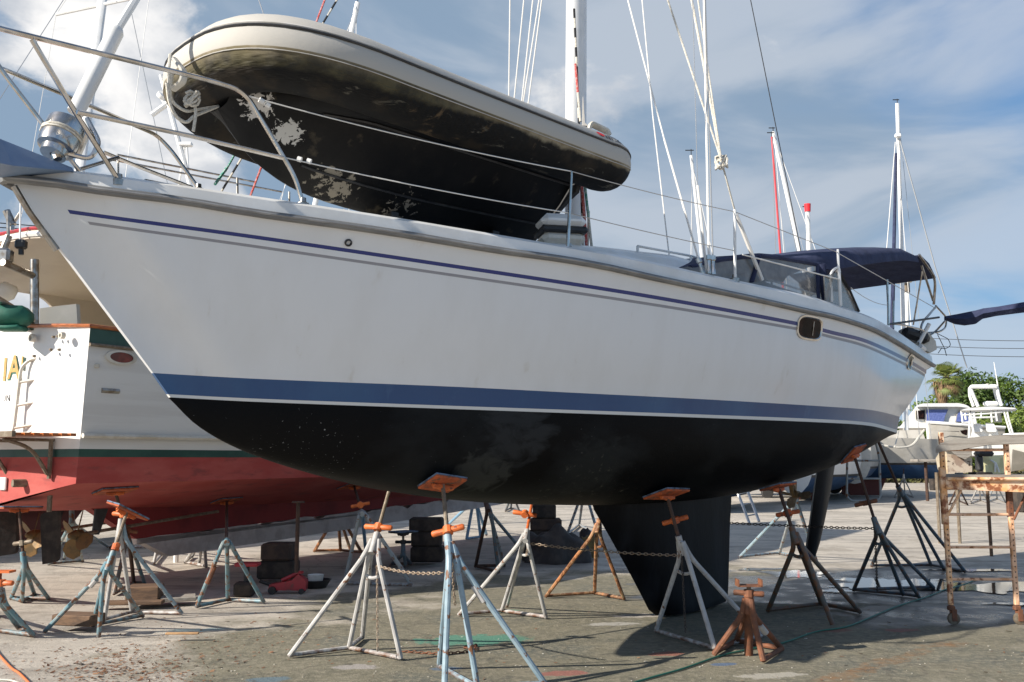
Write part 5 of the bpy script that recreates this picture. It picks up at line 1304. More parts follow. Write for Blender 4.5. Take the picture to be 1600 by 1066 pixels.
bw = G(487, 920); tag(put('basin', MB().lathe(bw+Vector((.03,.1,0)), [(.0,.004),(.14,.0),(.20,.10),(.215,.11),(.19,.11),(.13,.02),(0,.015)], n=24), M['black']), 'small black basin with pale rim behind the red jack', 'basin')
tag(put('paint_tub', MB().lathe(bw+Vector((.02,.14,.05)), [(0,0),(.09,0),(.11,.12),(.10,.12),(.08,.01),(0,.01)], n=20), M['white']), 'white tub sitting in the black basin', 'tub')
# tarp heap and sack near the forefoot blocks
def heap(name, label, cat, px, py, rx, ry, h, m, seed, squash=1):
    c = G(px, py); mb = MB(); rws = []
    for i in range(15):
        q = i/14; a0 = q*math.pi/2; row = []
        for j in range(28):
            a = 2*math.pi*j/28; k = 1+.35*noise.noise(Vector((math.cos(a)*1.5+seed, math.sin(a)*1.5, q*2))); rr_ = math.cos(a0)**.8
            z = h*math.sin(a0)*(1+.5*noise.noise(Vector((math.cos(a)*rr_*2, math.sin(a)*rr_*2+seed, 3))))
            row.append(c+Vector((math.cos(a)*rx*rr_*k, ry+math.sin(a)*ry*rr_*k, z)))
        rws.append(row)
    mb.grid(rws, close=True); return tag(put(name, mb, M[m], angle=70), label, cat)
heap('tarpaulin', 'dark tarpaulin thrown in a heap beside the forefoot blocks', 'tarpaulin', 868, 882, .62, .5, .52, 'tarp', 1)
heap('sack', 'dull yellow sack slumped by the tarpaulin heap', 'sack', 921, 872, .17, .16, .36, 'sack', 5)
heap('bag', 'small black bag lying on top of the sack and heap', 'bag', 916, 846, .16, .15, .24, 'tarp', 9)
# hoses
def hose(label, pts, r, m, z=.0):
    p = [G(x, y, r+.003) for x, y in pts]; o = []
    n = len(p)
    for i in range(n-1):
        a = p[max(0, i-1)]; b = p[i]; c = p[i+1]; d = p[min(n-1, i+2)]
        for k in range(6):
            t = k/6; o.append(.5*((2*b)+(c-a)*t+(2*a-5*b+4*c-d)*t*t+(3*b-a-3*c+d)*t**3))
    o.append(p[-1]); o_ = put('hose', MB().tube(o, r, 7), M[m]); return tag(o_, label, 'hose')
hose('thin green hose snaking across the concrete past the short rusty stand', [(960,1078),(1000,1064),(1067,1045),(1125,1025),(1175,1014),(1225,1004),(1275,987),(1320,980),(1357,966),(1400,948),(1450,932),(1475,922),(1510,912),(1530,903)], .0085, 'hose_g')
hose('orange extension cord at the lower left corner', [(-10,1012),(0,1025),(18,1044),(30,1052),(48,1070)], .009, 'hose_o')
hose('pale cord crossing the orange one at the lower left corner', [(-20,1060),(0,1062),(20,1064),(45,1075)], .007, 'rope_w')
# leaf litter
lf_ = MB()
for k in range(1500):
    if k < 1000: px = random.gauss(190, 75); py = random.gauss(1040, 20)+abs(px-190)*.05
    elif k < 1250: px = random.gauss(560, 90); py = random.gauss(1000, 25); px -= 200
    else: px = random.uniform(0, 1600); py = random.uniform(940, 1066)
    if py < 900: continue
    c = G(px, py, .006); s = random.uniform(.004, .02)*(1.5 if random.random() < .1 else 1); a = random.random()*6.28; tl = random.uniform(-.5, .5)
    u = Vector((math.cos(a), math.sin(a), tl*.4))*s; v = Vector((-math.sin(a), math.cos(a), tl))*s*.35
    lf_.add([c-u-v, c+u-v, c+u+v, c-u+v], [(0,1,2,3)])
tag(put('leaf_litter', lf_, M['leafl'], smooth=False, loc=(0,0,0)), 'dead leaves and flakes scattered over the concrete', 'leaf litter', kind='stuff')
lf_ = MB()
for k in range(170):
    px = random.uniform(60, 1600); py = random.triangular(930, 1066, 1066); c = G(px, py, .004); s = random.uniform(.002, .009)*(2 if k % 17 == 0 else 1); n_ = random.randint(4, 6); a0 = random.random()*6
    pts = [c+Vector((math.cos(a0+i*6.283/n_)*s*random.uniform(.6, 1.3), math.sin(a0+i*6.283/n_)*s*random.uniform(.5, 1), 0)) for i in range(n_)]
    lf_.prism(pts, (0, 0, .003))
tag(put('paint_chips', lf_, M['offw'], smooth=False, loc=(0,0,0)), 'pale paint chips scattered over the concrete', 'paint chips', kind='stuff')

# ------------------------------------------------------------ scaffold
sf = thing('rolling_scaffold', 'rusty orange steel scaffold on small casters at the right edge', 'scaffold', G(1487, 966))
SD = 10.0
x0 = W(1487, 966, SD).x; x1 = W(1590, 966, SD).x+.0; zt = 1.97
def post(name, x, y, ztop, mat_):
    mb = MB().box((x, y, (ztop+.2)/2), (.05, .04, ztop-.2), None, 0, .006)
    return put(name, mb, M[mat_], sf)
for i, (x, zt_) in enumerate(((x0, 2.0), (x1, 1.93))):
    pt = post('post', x, SD, zt_, 'scaf' if i == 0 else 'scaf_p')
    hl = MB()
    for k in range(30):
        z = .32+k*.055; hl.lathe((x, SD-.0215, z), [(0,0),(.008,0),(.008,.001),(0,.001)], (0,-1,0), 8)
    put('pin_holes', hl, M['rust_dark'], pt, smooth=False)
    post('post', x+1.87-(x1-x0)*i*0, SD+(.0 if i == 0 else .0), zt_, 'scaf') if i == 0 else None
zr = lambda py: W(1530, py, SD).z
for py in (703, 804, 855, 905):
    put('rung', MB().tube([(x0, SD, zr(py)), (x1, SD, zr(py)+(.0 if py > 710 else 0))], .015, 8), M['scaf_p'], sf)
bz = W(1480, 752, SD).z
zb_ = W(1530, 744, SD).z-.015
put('platform_board', MB().prism([(x0-.0, SD-.03, zb_), (x0+1.9, SD-.2, zb_), (x0+2.2, SD+.5, zb_), (x0+.29, SD+.6, zb_)], (0, 0, .03)), M['wood_w'], sf, smooth=False)
bm1 = MB().prism([(x0-.0, SD-.06, W(1475,750,SD).z), (x0+1.9, SD-.3, W(1475,750,SD).z+.03), (x0+1.9, SD-.3, W(1475,768,SD).z-.05), (x0-.0, SD-.06, W(1475,764,SD).z)], (0, .035, 0))
put('side_beam', bm1, M['scaf'], sf, smooth=False)
put('side_beam', MB().tube([(x0, SD-.09, W(1475,748,SD).z), (x0+1.9, SD-.33, W(1475,748,SD).z)], .018, 8), M['scaf'], sf)
put('side_beam', MB().box((x0+1.24, SD+.62, bz-.06), (1.9, .03, .10), None, 0, .005), M['scaf'], sf)
put('post_sleeve', MB().box((x0-.01, SD-.005, (bz+W(1480,815,SD).z)/2+.06), (.066, .055, bz-W(1480,815,SD).z+.18), None, 0, .008), M['scaf'], sf)
put('brace', MB().tube([W(1502, 766, SD-.03), W(1477, 812, SD-.03)], .014, 8), M['scaf'], sf); put('brace', MB().tube([W(1606, 766, SD-.03), W(1584, 812, SD-.03)], .014, 8), M['rust'], sf)
put('post_sleeve', MB().box((x1, SD+.004, (bz+W(1480,808,SD).z)/2), (.062, .05, bz-W(1480,808,SD).z), None, 0, .008), M['rust'], sf)
for x, y in ((x0,SD),(x1,SD),(x0+1.87,SD)):
    cs_ = put('caster', MB().box((x, y, .17), (.07, .06, .05), None, 0, .01).tube([(x, y, .2), (x, y, .12)], .018, 8).box((x+.02, y-.03, .1), (.05, .008, .12)).box((x+.02, y+.03, .1), (.05, .008, .12)), M['rust'], sf)
    put('wheel', MB().lathe((x+.02, y-.02, .062), [(0,0),(.02,-.003),(.045,0),(.062,.004),(.062,.036),(.045,.04),(.02,.043),(0,.04)], (0,1,0), 18), M['post'], cs_)
# curved weathered board lying over the top rungs
cp_ = [(1462,699,708),(1470,692,706),(1484,689,704),(1500,686,703),(1520,683.5,699),(1545,681,695),(1570,679.5,694),(1600,678.5,693),(1660,677,692),(1740,677,692)]
cb = [[W(x,a,SD-.1), W(x,a,SD-.1)+Vector((W(x,a,SD).x/SD,1,0))*.32, W(x,b,SD-.1)+Vector((W(x,b,SD).x/SD,1,0))*.32, W(x,b,SD-.1)] for x, a, b in cp_]
cbm = MB().grid(cb, close=True); cbm.f += [(0,1,2,3), tuple(len(cbm.v)-4+i for i in range(4))]; cbm.m += [0,0]
tag(put('bent_board', cbm, M['wood_w'], angle=40), 'thick weathered grey board bent across the top of the scaffold', 'board')
# bits on the platform
zp = W(1530, 744, SD).z+.017
def tool(name, label, px, w_, m, h=.03, d=.12, y=.2):
    x = W(px, 744, SD+y).x; return tag(put(name, MB().box((x, SD+y, zp+h/2), (w_, d, h), Matrix.Rotation(R(10), 3, 'Z'), 0, .01), M[m]), label, name.replace('_', ' '))
tool('folded_rag', 'dark rag folded on the scaffold platform', 1532, .20, 'tarp', .022, .16)
tool('orange_lid', 'flat orange lid on the scaffold platform', 1527, .14, 'orange', .012, .12, .42)
tag(put('wrench', MB().tube([(W(1493,744,SD+.2).x, SD+.2, zp+.01), (W(1508,744,SD+.2).x, SD+.25, zp+.01)], .008, 6), M['steel_d']), 'short steel wrench on the left end of the scaffold platform', 'wrench')

# aluminium ladder leaning far behind the keel
al = thing('ladder', 'aluminium ladder leaning far behind the black keel', 'ladder', G(1177, 817))
D_ = CH*F/(817-720)
for a, b in (((1171,818),(1136,725)),((1186,815),(1151,722))):
    put('rail', MB().tube([W(a[0],a[1],D_), W(b[0],b[1],D_+1.2)], .045, 6, flat=.6), M['alu'], al)
for q in (.12, .3, .48, .66, .84):
    put('rung', MB().tube([W(1171,818,D_).lerp(W(1136,725,D_+1.2), q), W(1186,815,D_).lerp(W(1151,722,D_+1.2), q)], .02, 6), M['alu'], al)

# transom: rows of colour
tz = [(3.18,2.95,0),(2.95,1.83,0),(1.83,1.74,1),(1.74,1.45,2)]
tt = MB()
for a, b, k in ((3.18,1.83,0),(1.83,1.74,1),(1.74,1.45,2)):
    def wz(z): return interp(z, [(1.45,.10),(1.74,.08),(1.83,.07),(1.975,.06),(3.01,.01),(3.18,0)])
    n_ = 12; r0 = []; r1 = []
    for j in range(n_+1):
        q = j/n_; w0 = wz(a)+(TW-2*wz(a))*q; w1 = wz(b)+(TW-2*wz(b))*q; bow = -.14*math.sin(math.pi*q)
        cam_ = .10*math.sin(math.pi*q) if a == 3.18 else 0
        r0.append(T(bow, w0, a+cam_)); r1.append(T(bow, w1, b))
    tt.grid([r0, r1], k)
w1 = [wz(1.45)+(TW-2*wz(1.45))*j/12 for j in range(13)]
tt.grid([[T(-.14*math.sin(math.pi*j/12), w1[j], 1.45) for j in range(13)], [T(-.14*math.sin(math.pi*j/12), w1[j], 1.45-(1.45-1.08)*(1-abs(j/6-1))) for j in range(13)]], 2)
put('transom', tt, [M['ms_white'], M['ms_green'], M['ms_red']], tr, angle=30)
# rub rail, sheer trim, cap rail
put('rub_strake', MB().tube([T(TL*i/30, min(2.1, tin(TL*i/30)+.05)-.03, rowsT[2][1](TL*i/30)) for i in range(31)], .03, 6), M['offw'], tr)
put('sheer_trim', MB().tube([T(TL*i/30, min(2.1, tin(TL*i/30))-.012, tsheer(TL*i/30)-.19) for i in range(31)], .022, 6), M['post'], tr)
cap = [T(TL*i/30, min(2.1, tin(TL*i/30))+.0, tsheer(TL*i/30)+.02) for i in range(31)][::-1]
cap += [T(-.14*math.sin(math.pi*q/10)-.01, TW*q/10, 3.2+.10*math.sin(math.pi*q/10)) for q in range(1, 11)]
put('cap_rail', MB().tube(cap, .042, 8, flat=.6), M['teak'], tr)
# deck
put('deck', MB().grid([[T(TL*i/20, min(2.09, tin(TL*i/20))+.05, tsheer(TL*i/20)-.3), T(TL*i/20, TW-min(2.09, tin(TL*i/20))-.05, tsheer(TL*i/20)-.3)] for i in range(21)]), M['offw'], tr)
# keel with bare primer along the foot
kk_ = [(3.0,.34),(3.6,.36),(11.2,.76),(12.3,1.15),(12.6,1.7),(9,1.2),(1.2,1.2)]
km2 = MB(); 
up_ = [(1.15,1.22),(2.1,.62),(5,.74),(8,.86),(11.0,1.02),(11.9,1.1),(12.8,1.7),(9,1.3)]
km2.prism([T(s, 2.0, z) for s, z in up_], Vector((TN[0], TN[1], 0))*.2, 0)
put('keel', km2, M['ms_dred'], tr, smooth=False)
lo_ = [(2.1,.62),(2.65,.34),(5,.44),(8,.58),(11.2,.76),(11.9,1.1),(11.0,1.02),(8,.86),(5,.74)]
ragged = [T(s, 1.99, z) for s, z in lo_[:6]]
top_r = []
for i in range(60):
    s = 11.9-(11.9-2.1)*i/59; z = interp(s, [(2.1,.62),(5,.74),(8,.86),(11,1.02),(11.9,1.1)])
    z += .05*noise.noise(Vector((s*2.2, 0, 0)))-(.06 if (i % 7 == 3) else 0)
    top_r.append(T(s, 1.99, z))
km3 = MB().prism(ragged+top_r, Vector((TN[0], TN[1], 0))*.22)
put('keel_foot', km3, M['primer'], tr, smooth=False)
# running gear
for side, w_ in ((0, .75), (1, 3.45)):
    rs = T(.55, w_, 0); zt_, zb = 1.12, .45
    if side == 0: a, b, c2_, d = W(62, 803, 10.9), W(91, 797, 11.05), W(90, 877, 11.05), W(66, 882, 10.9)
    else: a, b, c2_, d = W(-22, 799, 11.9), W(25, 795, 12.05), W(25, 865, 12.05), W(-20, 872, 11.9)
    rd_ = put('rudder', MB().prism(bend([d, a, b, c2_, d], .06)[:-1], Vector((.02, .035, 0))), M['blockd'], tr, smooth=False)
    m_ = (a+b)/2; put('rudder_stock', MB().tube([m_, m_+Vector((0, 0, .34))], .03, 8).lathe(m_+Vector((0, 0, .24)), [(.0,0),(.09,.0),(.09,.02),(0,.02)], n=12), M['post'], rd_)
    pcn = W(119, 836, 12.0) if side == 0 else W(52, 835, 12.9)
    hub = put('propeller', MB().lathe(pcn, [(0,-.12),(.03,-.1),(.045,-.06),(.07,0),(.06,.08),(0,.1)], (TE[0], TE[1], .06), 14), M['bronze'], tr)
    for k in range(4):
        a_ = k*math.pi/2+.35; rd2 = Vector((TN[0], TN[1], 0))*math.cos(a_)+Vector((0, 0, 1))*math.sin(a_); ax_ = Vector((TE[0], TE[1], 0)); tg = (rd2.cross(ax_)*.8+ax_*.5).normalized()
        bl_ = [pcn+rd2*.05-tg*.04, pcn+rd2*.14-tg*.11, pcn+rd2*.24-tg*.12, pcn+rd2*.31-tg*.05, pcn+rd2*.32+tg*.04, pcn+rd2*.25+tg*.11, pcn+rd2*.12+tg*.09, pcn+rd2*.05+tg*.04]
        put('blade', MB().prism(bl_, ax_*.012), M['bronze'], hub, smooth=False)
    sh = pcn+Vector((TE[0], TE[1], .09))*2.2; put('shaft', MB().tube([pcn, sh], .022, 8), M['post'], tr)
    st0 = pcn+Vector((TE[0], TE[1], .06))*.25; put('shaft_strut', MB().prism([st0+Vector((0, 0, .3)), st0+Vector((.12, .1, .3)), st0+Vector((.05, .03, -.03)), st0+Vector((-.02, 0, -.03))], Vector((TN[0], TN[1], 0))*.03), M['black'], tr, smooth=False)
# swim platform with brackets
sp_ = MB()
for k in range(7): sp_.prism([T(-.10-.085*k, -.02+.03*k, 1.965), T(-.10-.085*k, 3.9, 1.965), T(-.165-.085*k, 3.9, 1.965), T(-.165-.085*k, -.02+.03*k, 1.965)], (0, 0, .032))
plat = put('swim_platform', sp_, M['teak'], tr, smooth=False)
put('platform_edge', MB().prism([T(-.69, .12, 1.95), T(-.69, 3.9, 1.95), T(-.73, 3.9, 1.95), T(-.73, .12, 1.95)], (0, 0, .06)), M['post'], plat, smooth=False)
for w_ in (.5, 1.35, 2.2):
    put('platform_bracket', MB().tube([T(-.08, w_, 1.94), T(-.08, w_, 1.5)], .026, 6).tube([T(-.05, w_, 1.93), T(-.62, w_, 1.93)], .02, 6).tube(bend([T(-.6, w_, 1.93), T(-.3, w_, 1.84), T(-.1, w_, 1.55)], .2), .022, 6), M['post'], plat)
# boarding ladder stowed up against the transom
def L_(px, py, D=10.75): return W(px, py, D)
ladr = put('boarding_ladder', MB().tube(bend([L_(18, 679), L_(22, 668), L_(33, 575), L_(45, 563), L_(66, 558), L_(71, 566), L_(62, 660), L_(50, 676), L_(20, 680)], .07), .020, 8), M['offw'], tr)
for a, b in (((30,598),(67,591)),((26,634),(63,627)),((22,669),(59,663))): put('rung', MB().tube([L_(*a), L_(*b)], .017, 8), M['offw'], ladr)
# lettering
def tp(px, py):                       # point on the transom plane under a pixel
    r = ray(px, py); o = Vector((0, 0, CH)); n_ = Vector((-TE[0], -TE[1], 0)); c = T(-.10, 1.2, 2.5); k = (c-o).dot(n_)/r.dot(n_); return o+r*k+n_*.022
rg = Vector((-TN[0], -TN[1], 0)); upz = Vector((0, 0, 1))
hgt = (tp(12, 558)-tp(12, 594)).z
for nm_, ch, px, base in (('letter', 'I', 7, 595), ('letter', 'A', 15.5, 592), ('letter', 'I', 36, 576)):
    o_ = tp(px, base); text('lettering_shade', ch, hgt*(1.38 if px < 30 else .7), o_-upz*.012+rg*.006, rg, upz, .002, M['gold_s'], tr, bold=.012); text('lettering', ch, hgt*(1.38 if px < 30 else .7), o_+Vector((-TE[0], -TE[1], 0))*.006, rg, upz, .002, M['gold'], tr, bold=.008)
text('lettering', 'ON', .115, tp(5.5, 628), rg, upz, .002, M['ink'], tr)
# fittings on the transom and side
ft = MB()
for px, py, r_ in ((103, 525, .04), (57, 529, .045)): ft = put('hose_inlet', MB().lathe(tp(px, py), [(0,.02),(r_*.5,.02),(r_*.55,.05),(r_,.05),(r_,.0)], (-TE[0], -TE[1], 0), 16), M['offw'], tr)
for px, py in ((88, 527), (95, 526), (84, 547), (97, 547), (58, 557)): put('screw_eye', MB().lathe(tp(px, py), [(0,.03),(.012,.03),(.018,0)], (-TE[0], -TE[1], 0), 10), M['post'], tr)
def sp2(px, py, w_=0.0):
    r = ray(px, py); o = Vector((0, 0, CH)); n_ = Vector((-TN[0], -TN[1], 0)); c = T(1, w_, 2.5); k = (c-o).dot(n_)/r.dot(n_); return o+r*k, n_
c, n_ = sp2(188, 559, .02)
uu = Vector((TE[0], TE[1], 0)); o1 = [c+n_*.03+uu*.20*math.cos(i*.2618)+upz*.085*math.sin(i*.2618) for i in range(24)]; o2 = [c+n_*.035+uu*.15*math.cos(i*.2618)+upz*.06*math.sin(i*.2618) for i in range(24)]; o0 = [c-n_*.02+uu*.20*math.cos(i*.2618)+upz*.085*math.sin(i*.2618) for i in range(24)]
pf = put('porthole', MB().grid([o0, o1, o2], close=True), M['offw'], tr); gmb = MB(); gmb.v = [p-n_*.012 for p in o2]; gmb.f = [tuple(range(24))]; gmb.m = [0]; put('glass', gmb, mat('red_brown_port_glass', (.20,.03,.02), .2, col2=(.10,.02,.015), scale=6), pf, smooth=False)
c, n_ = sp2(171, 611, .05); put('exhaust_outlet', MB().tube([c-uu*.11+n_*.012, c+uu*.11+n_*.012], .03, 8), M['steel_d'], tr)
c, n_ = sp2(149, 572, .03); put('vent_fitting', MB().box(c+n_*.01, (.08, .03, .05), None, 0, .008), M['offw'], tr)
# zinc plate and fitting low on the transom
zc_ = tp(9, 756); r3 = Matrix((rg, Vector((TE[0], TE[1], 0)), upz)).transposed()
put('zinc_plate', MB().box(zc_+Vector((-TE[0], -TE[1], 0))*.01, (.14, .03, .15), r3, 0, .01), M['gel_deck'], tr)
put('exhaust_outlet', MB().tube([tp(38, 755)+uu*.05, tp(36, 755)-uu*.1], .045, 12), M['post'], tr)
# superstructure
def tbox(name, s0, s1, w0, w1, z0, z1, m, rake=0, rk2=0, par=None):
    b = MB().add([T(s0, w0, z0), T(s1, w0, z0), T(s1, w1, z0), T(s0, w1, z0), T(s0+rk2, w0+.08, z1), T(s1-rake, w0+.08, z1), T(s1-rake, w1-.08, z1), T(s0+rk2, w1-.08, z1)], [(0,1,2,3),(4,5,6,7),(0,1,5,4),(1,2,6,5),(2,3,7,6),(3,0,4,7)])
    return put(name, b, M[m], par or tr, smooth=False)
cabn = tbox('cabin', 4.4, 10.4, .55, 3.65, 2.9, 4.75, 'ms_white', .9, .0)
for s0 in (5.0, 6.3, 7.6): 
    for w_ in (.54, 3.66): put('window', MB().prism([T(s0, w_, 3.85), T(s0+1.0, w_, 3.85), T(s0+1.0, w_+(.03 if w_ < 1 else -.03), 4.45), T(s0, w_+(.03 if w_ < 1 else -.03), 4.45)], Vector((TN[0], TN[1], 0))*(-.02 if w_ < 1 else .02)), M['glass_d'], cabn, smooth=False)
tbox('flybridge', 5.0, 9.0, .8, 3.4, 4.85, 5.7, 'ms_white', .3, .1)
# hardtop over the aft deck: rounded slab, with red edge line
def slab(s0, s1, w0, w1, z, th, n=8):
    mb = MB(); out = []
    for k in range(40):
        a = 2*math.pi*k/40; e_ = .35; x = abs(math.cos(a))**e_*(1 if math.cos(a) > 0 else -1); y = abs(math.sin(a))**e_*(1 if math.sin(a) > 0 else -1)
        s = (s0+s1)/2+x*(s1-s0)/2; w_ = (w0+w1)/2+y*(w1-w0)/2; out.append((s, w_))
    cam_ = lambda w_: .10*math.sin(math.pi*(w_-w0)/(w1-w0))
    rings = [[T(s, w_, z+dz__+cam_(w_)) for s, w_ in out] for dz__ in (0, th)]
    mb.grid(rings, close=True)
    for r in rings:
        c = sum(r, Vector())/40; b = len(mb.v); mb.v += r+[c+Vector((0, 0, .04))]; mb.f += [(b+i, b+(i+1) % 40, b+40) for i in range(40)]; mb.m += [0]*40
    return mb, rings
sm_, rg_ = slab(-.25, 9.6, -.05, 4.25, 4.22, .12)
ht = put('hardtop', sm_, M['cream'], tr, angle=40)
put('hardtop_edge', MB().tube([p+Vector((0, 0, .05)) for p in rg_[0]]+[rg_[0][0]+Vector((0, 0, .05))], .035, 6), M['white'], ht)
put('hardtop_trim', MB().tube([p+Vector((0, 0, .0)) for p in rg_[1]]+[rg_[1][0]], .022, 6), M['red'], ht)
# wing bulkheads with a round cut out
def wing(w_, name='wing_bulkhead'):
    mb = MB(); n_ = 20; c0 = (1.55, 3.78); r_ = .42; pts = []
    arc = [(c0[0]+r_*math.cos(a), c0[1]+r_*math.sin(a)) for a in [math.pi/2-math.pi*i/n_ for i in range(n_+1)]]
    poly = [(1.2, 4.24)]+arc+[(1.5, 3.22), (4.4, 3.22), (4.4, 4.24)]
    poly = [(c0[0]-.1, 4.23)]+arc+[(c0[0]+.05, 3.2), (4.4, 3.2), (4.4, 4.23)]
    return put(name, MB().prism([T(s, w_, z) for s, z in poly], Vector((TN[0], TN[1], 0))*.06), M['cream'], tr, smooth=False)
wing(.06); wing(4.08)
# aft deck clutter seen over the rail
pst = tp(54, 512); pb0 = W(54, 512, 10.9)
dv = put('davit', MB().tube([W(54, 512, 10.85), W(54, 406, 10.85)], .05, 12), M['steel_d'], tr)
put('davit_strut', MB().tube([W(54, 432, 10.85), W(4, 410, 10.3)], .04, 10).tube([W(54, 503, 10.85), W(-8, 465, 10.3)], .042, 10), M['steel_d'], dv)
put('davit_block', MB().box(W(5, 400, 10.4), (.2, .14, .17), None, 0, .03).tube([W(3, 396, 10.4), W(14, 368, 10.4)], .04, 8).tube([W(13, 372, 10.4), W(12, 330, 10.4)], .02, 6), M['steel_d'], dv)
put('davit_base', MB().lathe(W(54, 514, 10.85), [(0,-.03),(.09,-.03),(.09,.0),(.05,.03),(0,.03)], n=12), M['steel_d'], dv)
put('deck_box_panel', MB().prism([W(62, 508, 11.1), W(121, 508, 11.2), W(119, 475, 11.2), (W(92, 478, 11.15)), W(62, 482, 11.1)], (0.02, .05, 0)), M['greyside'], tr, smooth=False)
put('flood_lamp', MB().box(W(33, 382, 10.5), (.12, .1, .11), None, 0, .02).tube([W(33, 390, 10.5), W(33, 398, 10.5)], .03, 8), M['black'], tr)
put('antenna', MB().tube([W(31, 378, 10.6), W(32, 318, 10.6)], .012, 6), M['white'], tr)
hr_ = MB().tube([W(-30, 379, 11), W(0, 370, 11.2), W(68, 360, 11.8), W(90, 355, 12.2)], .014, 6)
for x in (10, 62): hr_.tube([W(x, 369, 11.4), W(x, 398 if x < 30 else 382, 11.4)], .012, 6)
put('bridge_rail', hr_, M['white'], tr)
put('mast_pole', MB().tube([W(17, 395, 11.5), W(19, 352, 11.5)], .03, 8).tube([W(10, 330, 11.5), W(20, 352, 11.5)], .05, 8).tube([W(32, 332, 11.5), W(20, 350, 11.5)], .02, 6), M['steel_d'], tr)
gc = W(18, 494, 10.5); tag(put('covered_barbecue', MB().box(gc, (.42, .35, .22), Matrix.Rotation(R(10), 3, 'Z'), 0, .07).box(gc-Vector((0,0,.14)), (.3, .25, .06), None, 0, .02), M['green_cv'], angle=60), 'green canvas covered box hung on the trawler stern rail', 'covered box')
fn = W(6, 457, 12.6); tag(put('folded_awning', MB().box(fn, (.34, .3, .24), Matrix.Rotation(R(-20), 3, 'Y'), 0, .09), M['white'], angle=60), 'bundled white cloth hanging beneath the trawler overhang', 'folded cloth')

# ------------------------------------------------------------ yard beyond: other boats, trees, cables
def far_yacht(label, base, top, D, Dt, mr=.09, yaw=60, L=11, aft=None, kx=0, sp=((.55, 1.3),), sail=None, hullm='ms_white', botm='bluebot', hull=True, boatz=1.2, furl=None, mm='mast', stays=((0, .1),), grp='sailing yachts laid up in the yard'):
    b = W(base[0], base[1], D); tp_ = W(top[0], top[1], Dt)
    root = thing('laid_up_yacht', label, 'sailboat', (b.x, b.y, 0), grp)
    zdeck = boatz+1.35
    dr_ = (tp_-b).normalized(); foot = b+dr_*((zdeck-b.z)/dr_.z) if b.z > zdeck else b
    put('mast', MB().tube([foot, tp_], mr, 10, flat=.7), M[mm], root)
    ca, sa = math.cos(R(yaw)), math.sin(R(yaw)); cx, cy = foot.x, foot.y
    def H(s, w_, z): return Vector((cx+ca*s-sa*w_, cy+sa*s+ca*w_, z))
    if hull:
        mb = MB(); rr0 = []
        for i in range(25):
            q = i/24; s = (-L*.45 if aft is None else -aft)+L*q; hb = 1.65*math.sin(math.pi*min(1, q*.78+.11))**.75*(1 if q < .8 else 1-((q-.8)/.2)**2*.97)
            ring = []
            for w_, z in ((1, zdeck+.35*q), (1.0, zdeck-.5), (.93, boatz+.25), (.9, boatz+.15), (.72, boatz-.15), (.35, boatz-.45), (0, boatz-.5)):
                ring.append(H(s+(.6*q*(z-boatz) if q > .9 else 0), hb*w_, z+(.5*q**6 if z < boatz else 0)))
            ring += [H(s+(.6*q*(z-boatz) if q > .9 else 0), -hb*w_, z+(.5*q**6 if z < boatz else 0)) for w_, z in ((.35, boatz-.45), (.72, boatz-.15), (.9, boatz+.15), (.93, boatz+.25), (1.0, zdeck-.5), (1, zdeck+.35*q))]
            rr0.append(ring)
        n_ = len(rr0[0])
        b0 = len(mb.v); mb.v += [p for r in rr0 for p in r]
        for i in range(24):
            for j in range(n_):
                jj = (j+1) % n_; mb.f.append((b0+i*n_+j, b0+i*n_+jj, b0+(i+1)*n_+jj, b0+(i+1)*n_+j)); mb.m.append(0 if j in (0, 1, 10, 11, 12) else (2 if j in (2, 9) else 1))
        mb.f.append(tuple(range(n_))); mb.m.append(0)
        put('hull', mb, [M[hullm], M[botm], M['black']], root, angle=40)
        put('keel', MB().prism([H(kx-1.2, -.08, boatz-.4), H(kx+1.2, -.08, boatz-.4), H(kx+.5, -.08, .06), H(kx-.8, -.08, .06)], Vector((-sa, ca, 0))*.16), M['bluered'], root, smooth=False)
        put('cabin_trunk', MB().add([H(-2.2 if aft is None else -.6, .9, zdeck), H(2.4, .7, zdeck+.1), H(2.4, -.7, zdeck+.1), H(-2.2 if aft is None else -.6, -.9, zdeck), H(-2.1 if aft is None else -.5, .75, zdeck+.45), H(2.0, .5, zdeck+.4), H(2.0, -.5, zdeck+.4), H(-2.1 if aft is None else -.5, -.75, zdeck+.45)], [(0,1,2,3),(4,5,6,7),(0,1,5,4),(1,2,6,5),(2,3,7,6),(3,0,4,7)]), M[hullm], root, smooth=False)
    Lm = (tp_-foot).length
    for q, wd in sp:
        c = foot.lerp(tp_, q); a, b2 = c+Vector((-sa, ca, 0))*wd, c-Vector((-sa, ca, 0))*wd
        put('spreader', MB().tube([a, c, b2], mr*.35, 6), M[mm], root)
        for e_, w_ in ((a, 1), (b2, -1)):
            put('shroud', MB().tube([tp_-dr_*.3, e_, H(-.2, w_*1.45, zdeck)], .008*max(1, D/25), 5), M['wire_w'], root)
    if aft is None: put('forestay', MB().tube([tp_, H(L*.5 if aft is None else L-aft-.2, 0, zdeck+.4)], .045 if furl else .01*max(1, D/30), 6), M[furl or 'wire'], root)
    put('backstay', MB().tube([tp_, H(-L*.44 if aft is None else -aft+.1, 0, zdeck)], .009*max(1, D/30), 5), M['wire'], root)
    put('masthead', MB().tube([tp_, tp_+Vector((.0, 0, .25))], .01*D/20, 5).tube([tp_+Vector((-.22, 0, .2)), tp_+Vector((.1, 0, .2))], .012*D/20, 5), M['black'], root)
    return root, foot, tp_
far_yacht('laid up yacht whose thick white mast rises past the bow rail at the far left', (124,270), (176,-120), 21, 23, .125, 70, 11, sp=((.80,1.5),), hullm='ms_white')
far_yacht('laid up yacht whose mast pokes up just behind the stowed dinghy', (544,75), (559,4), 30, 30, .09, 80, 11, sp=((.6,1.2),))
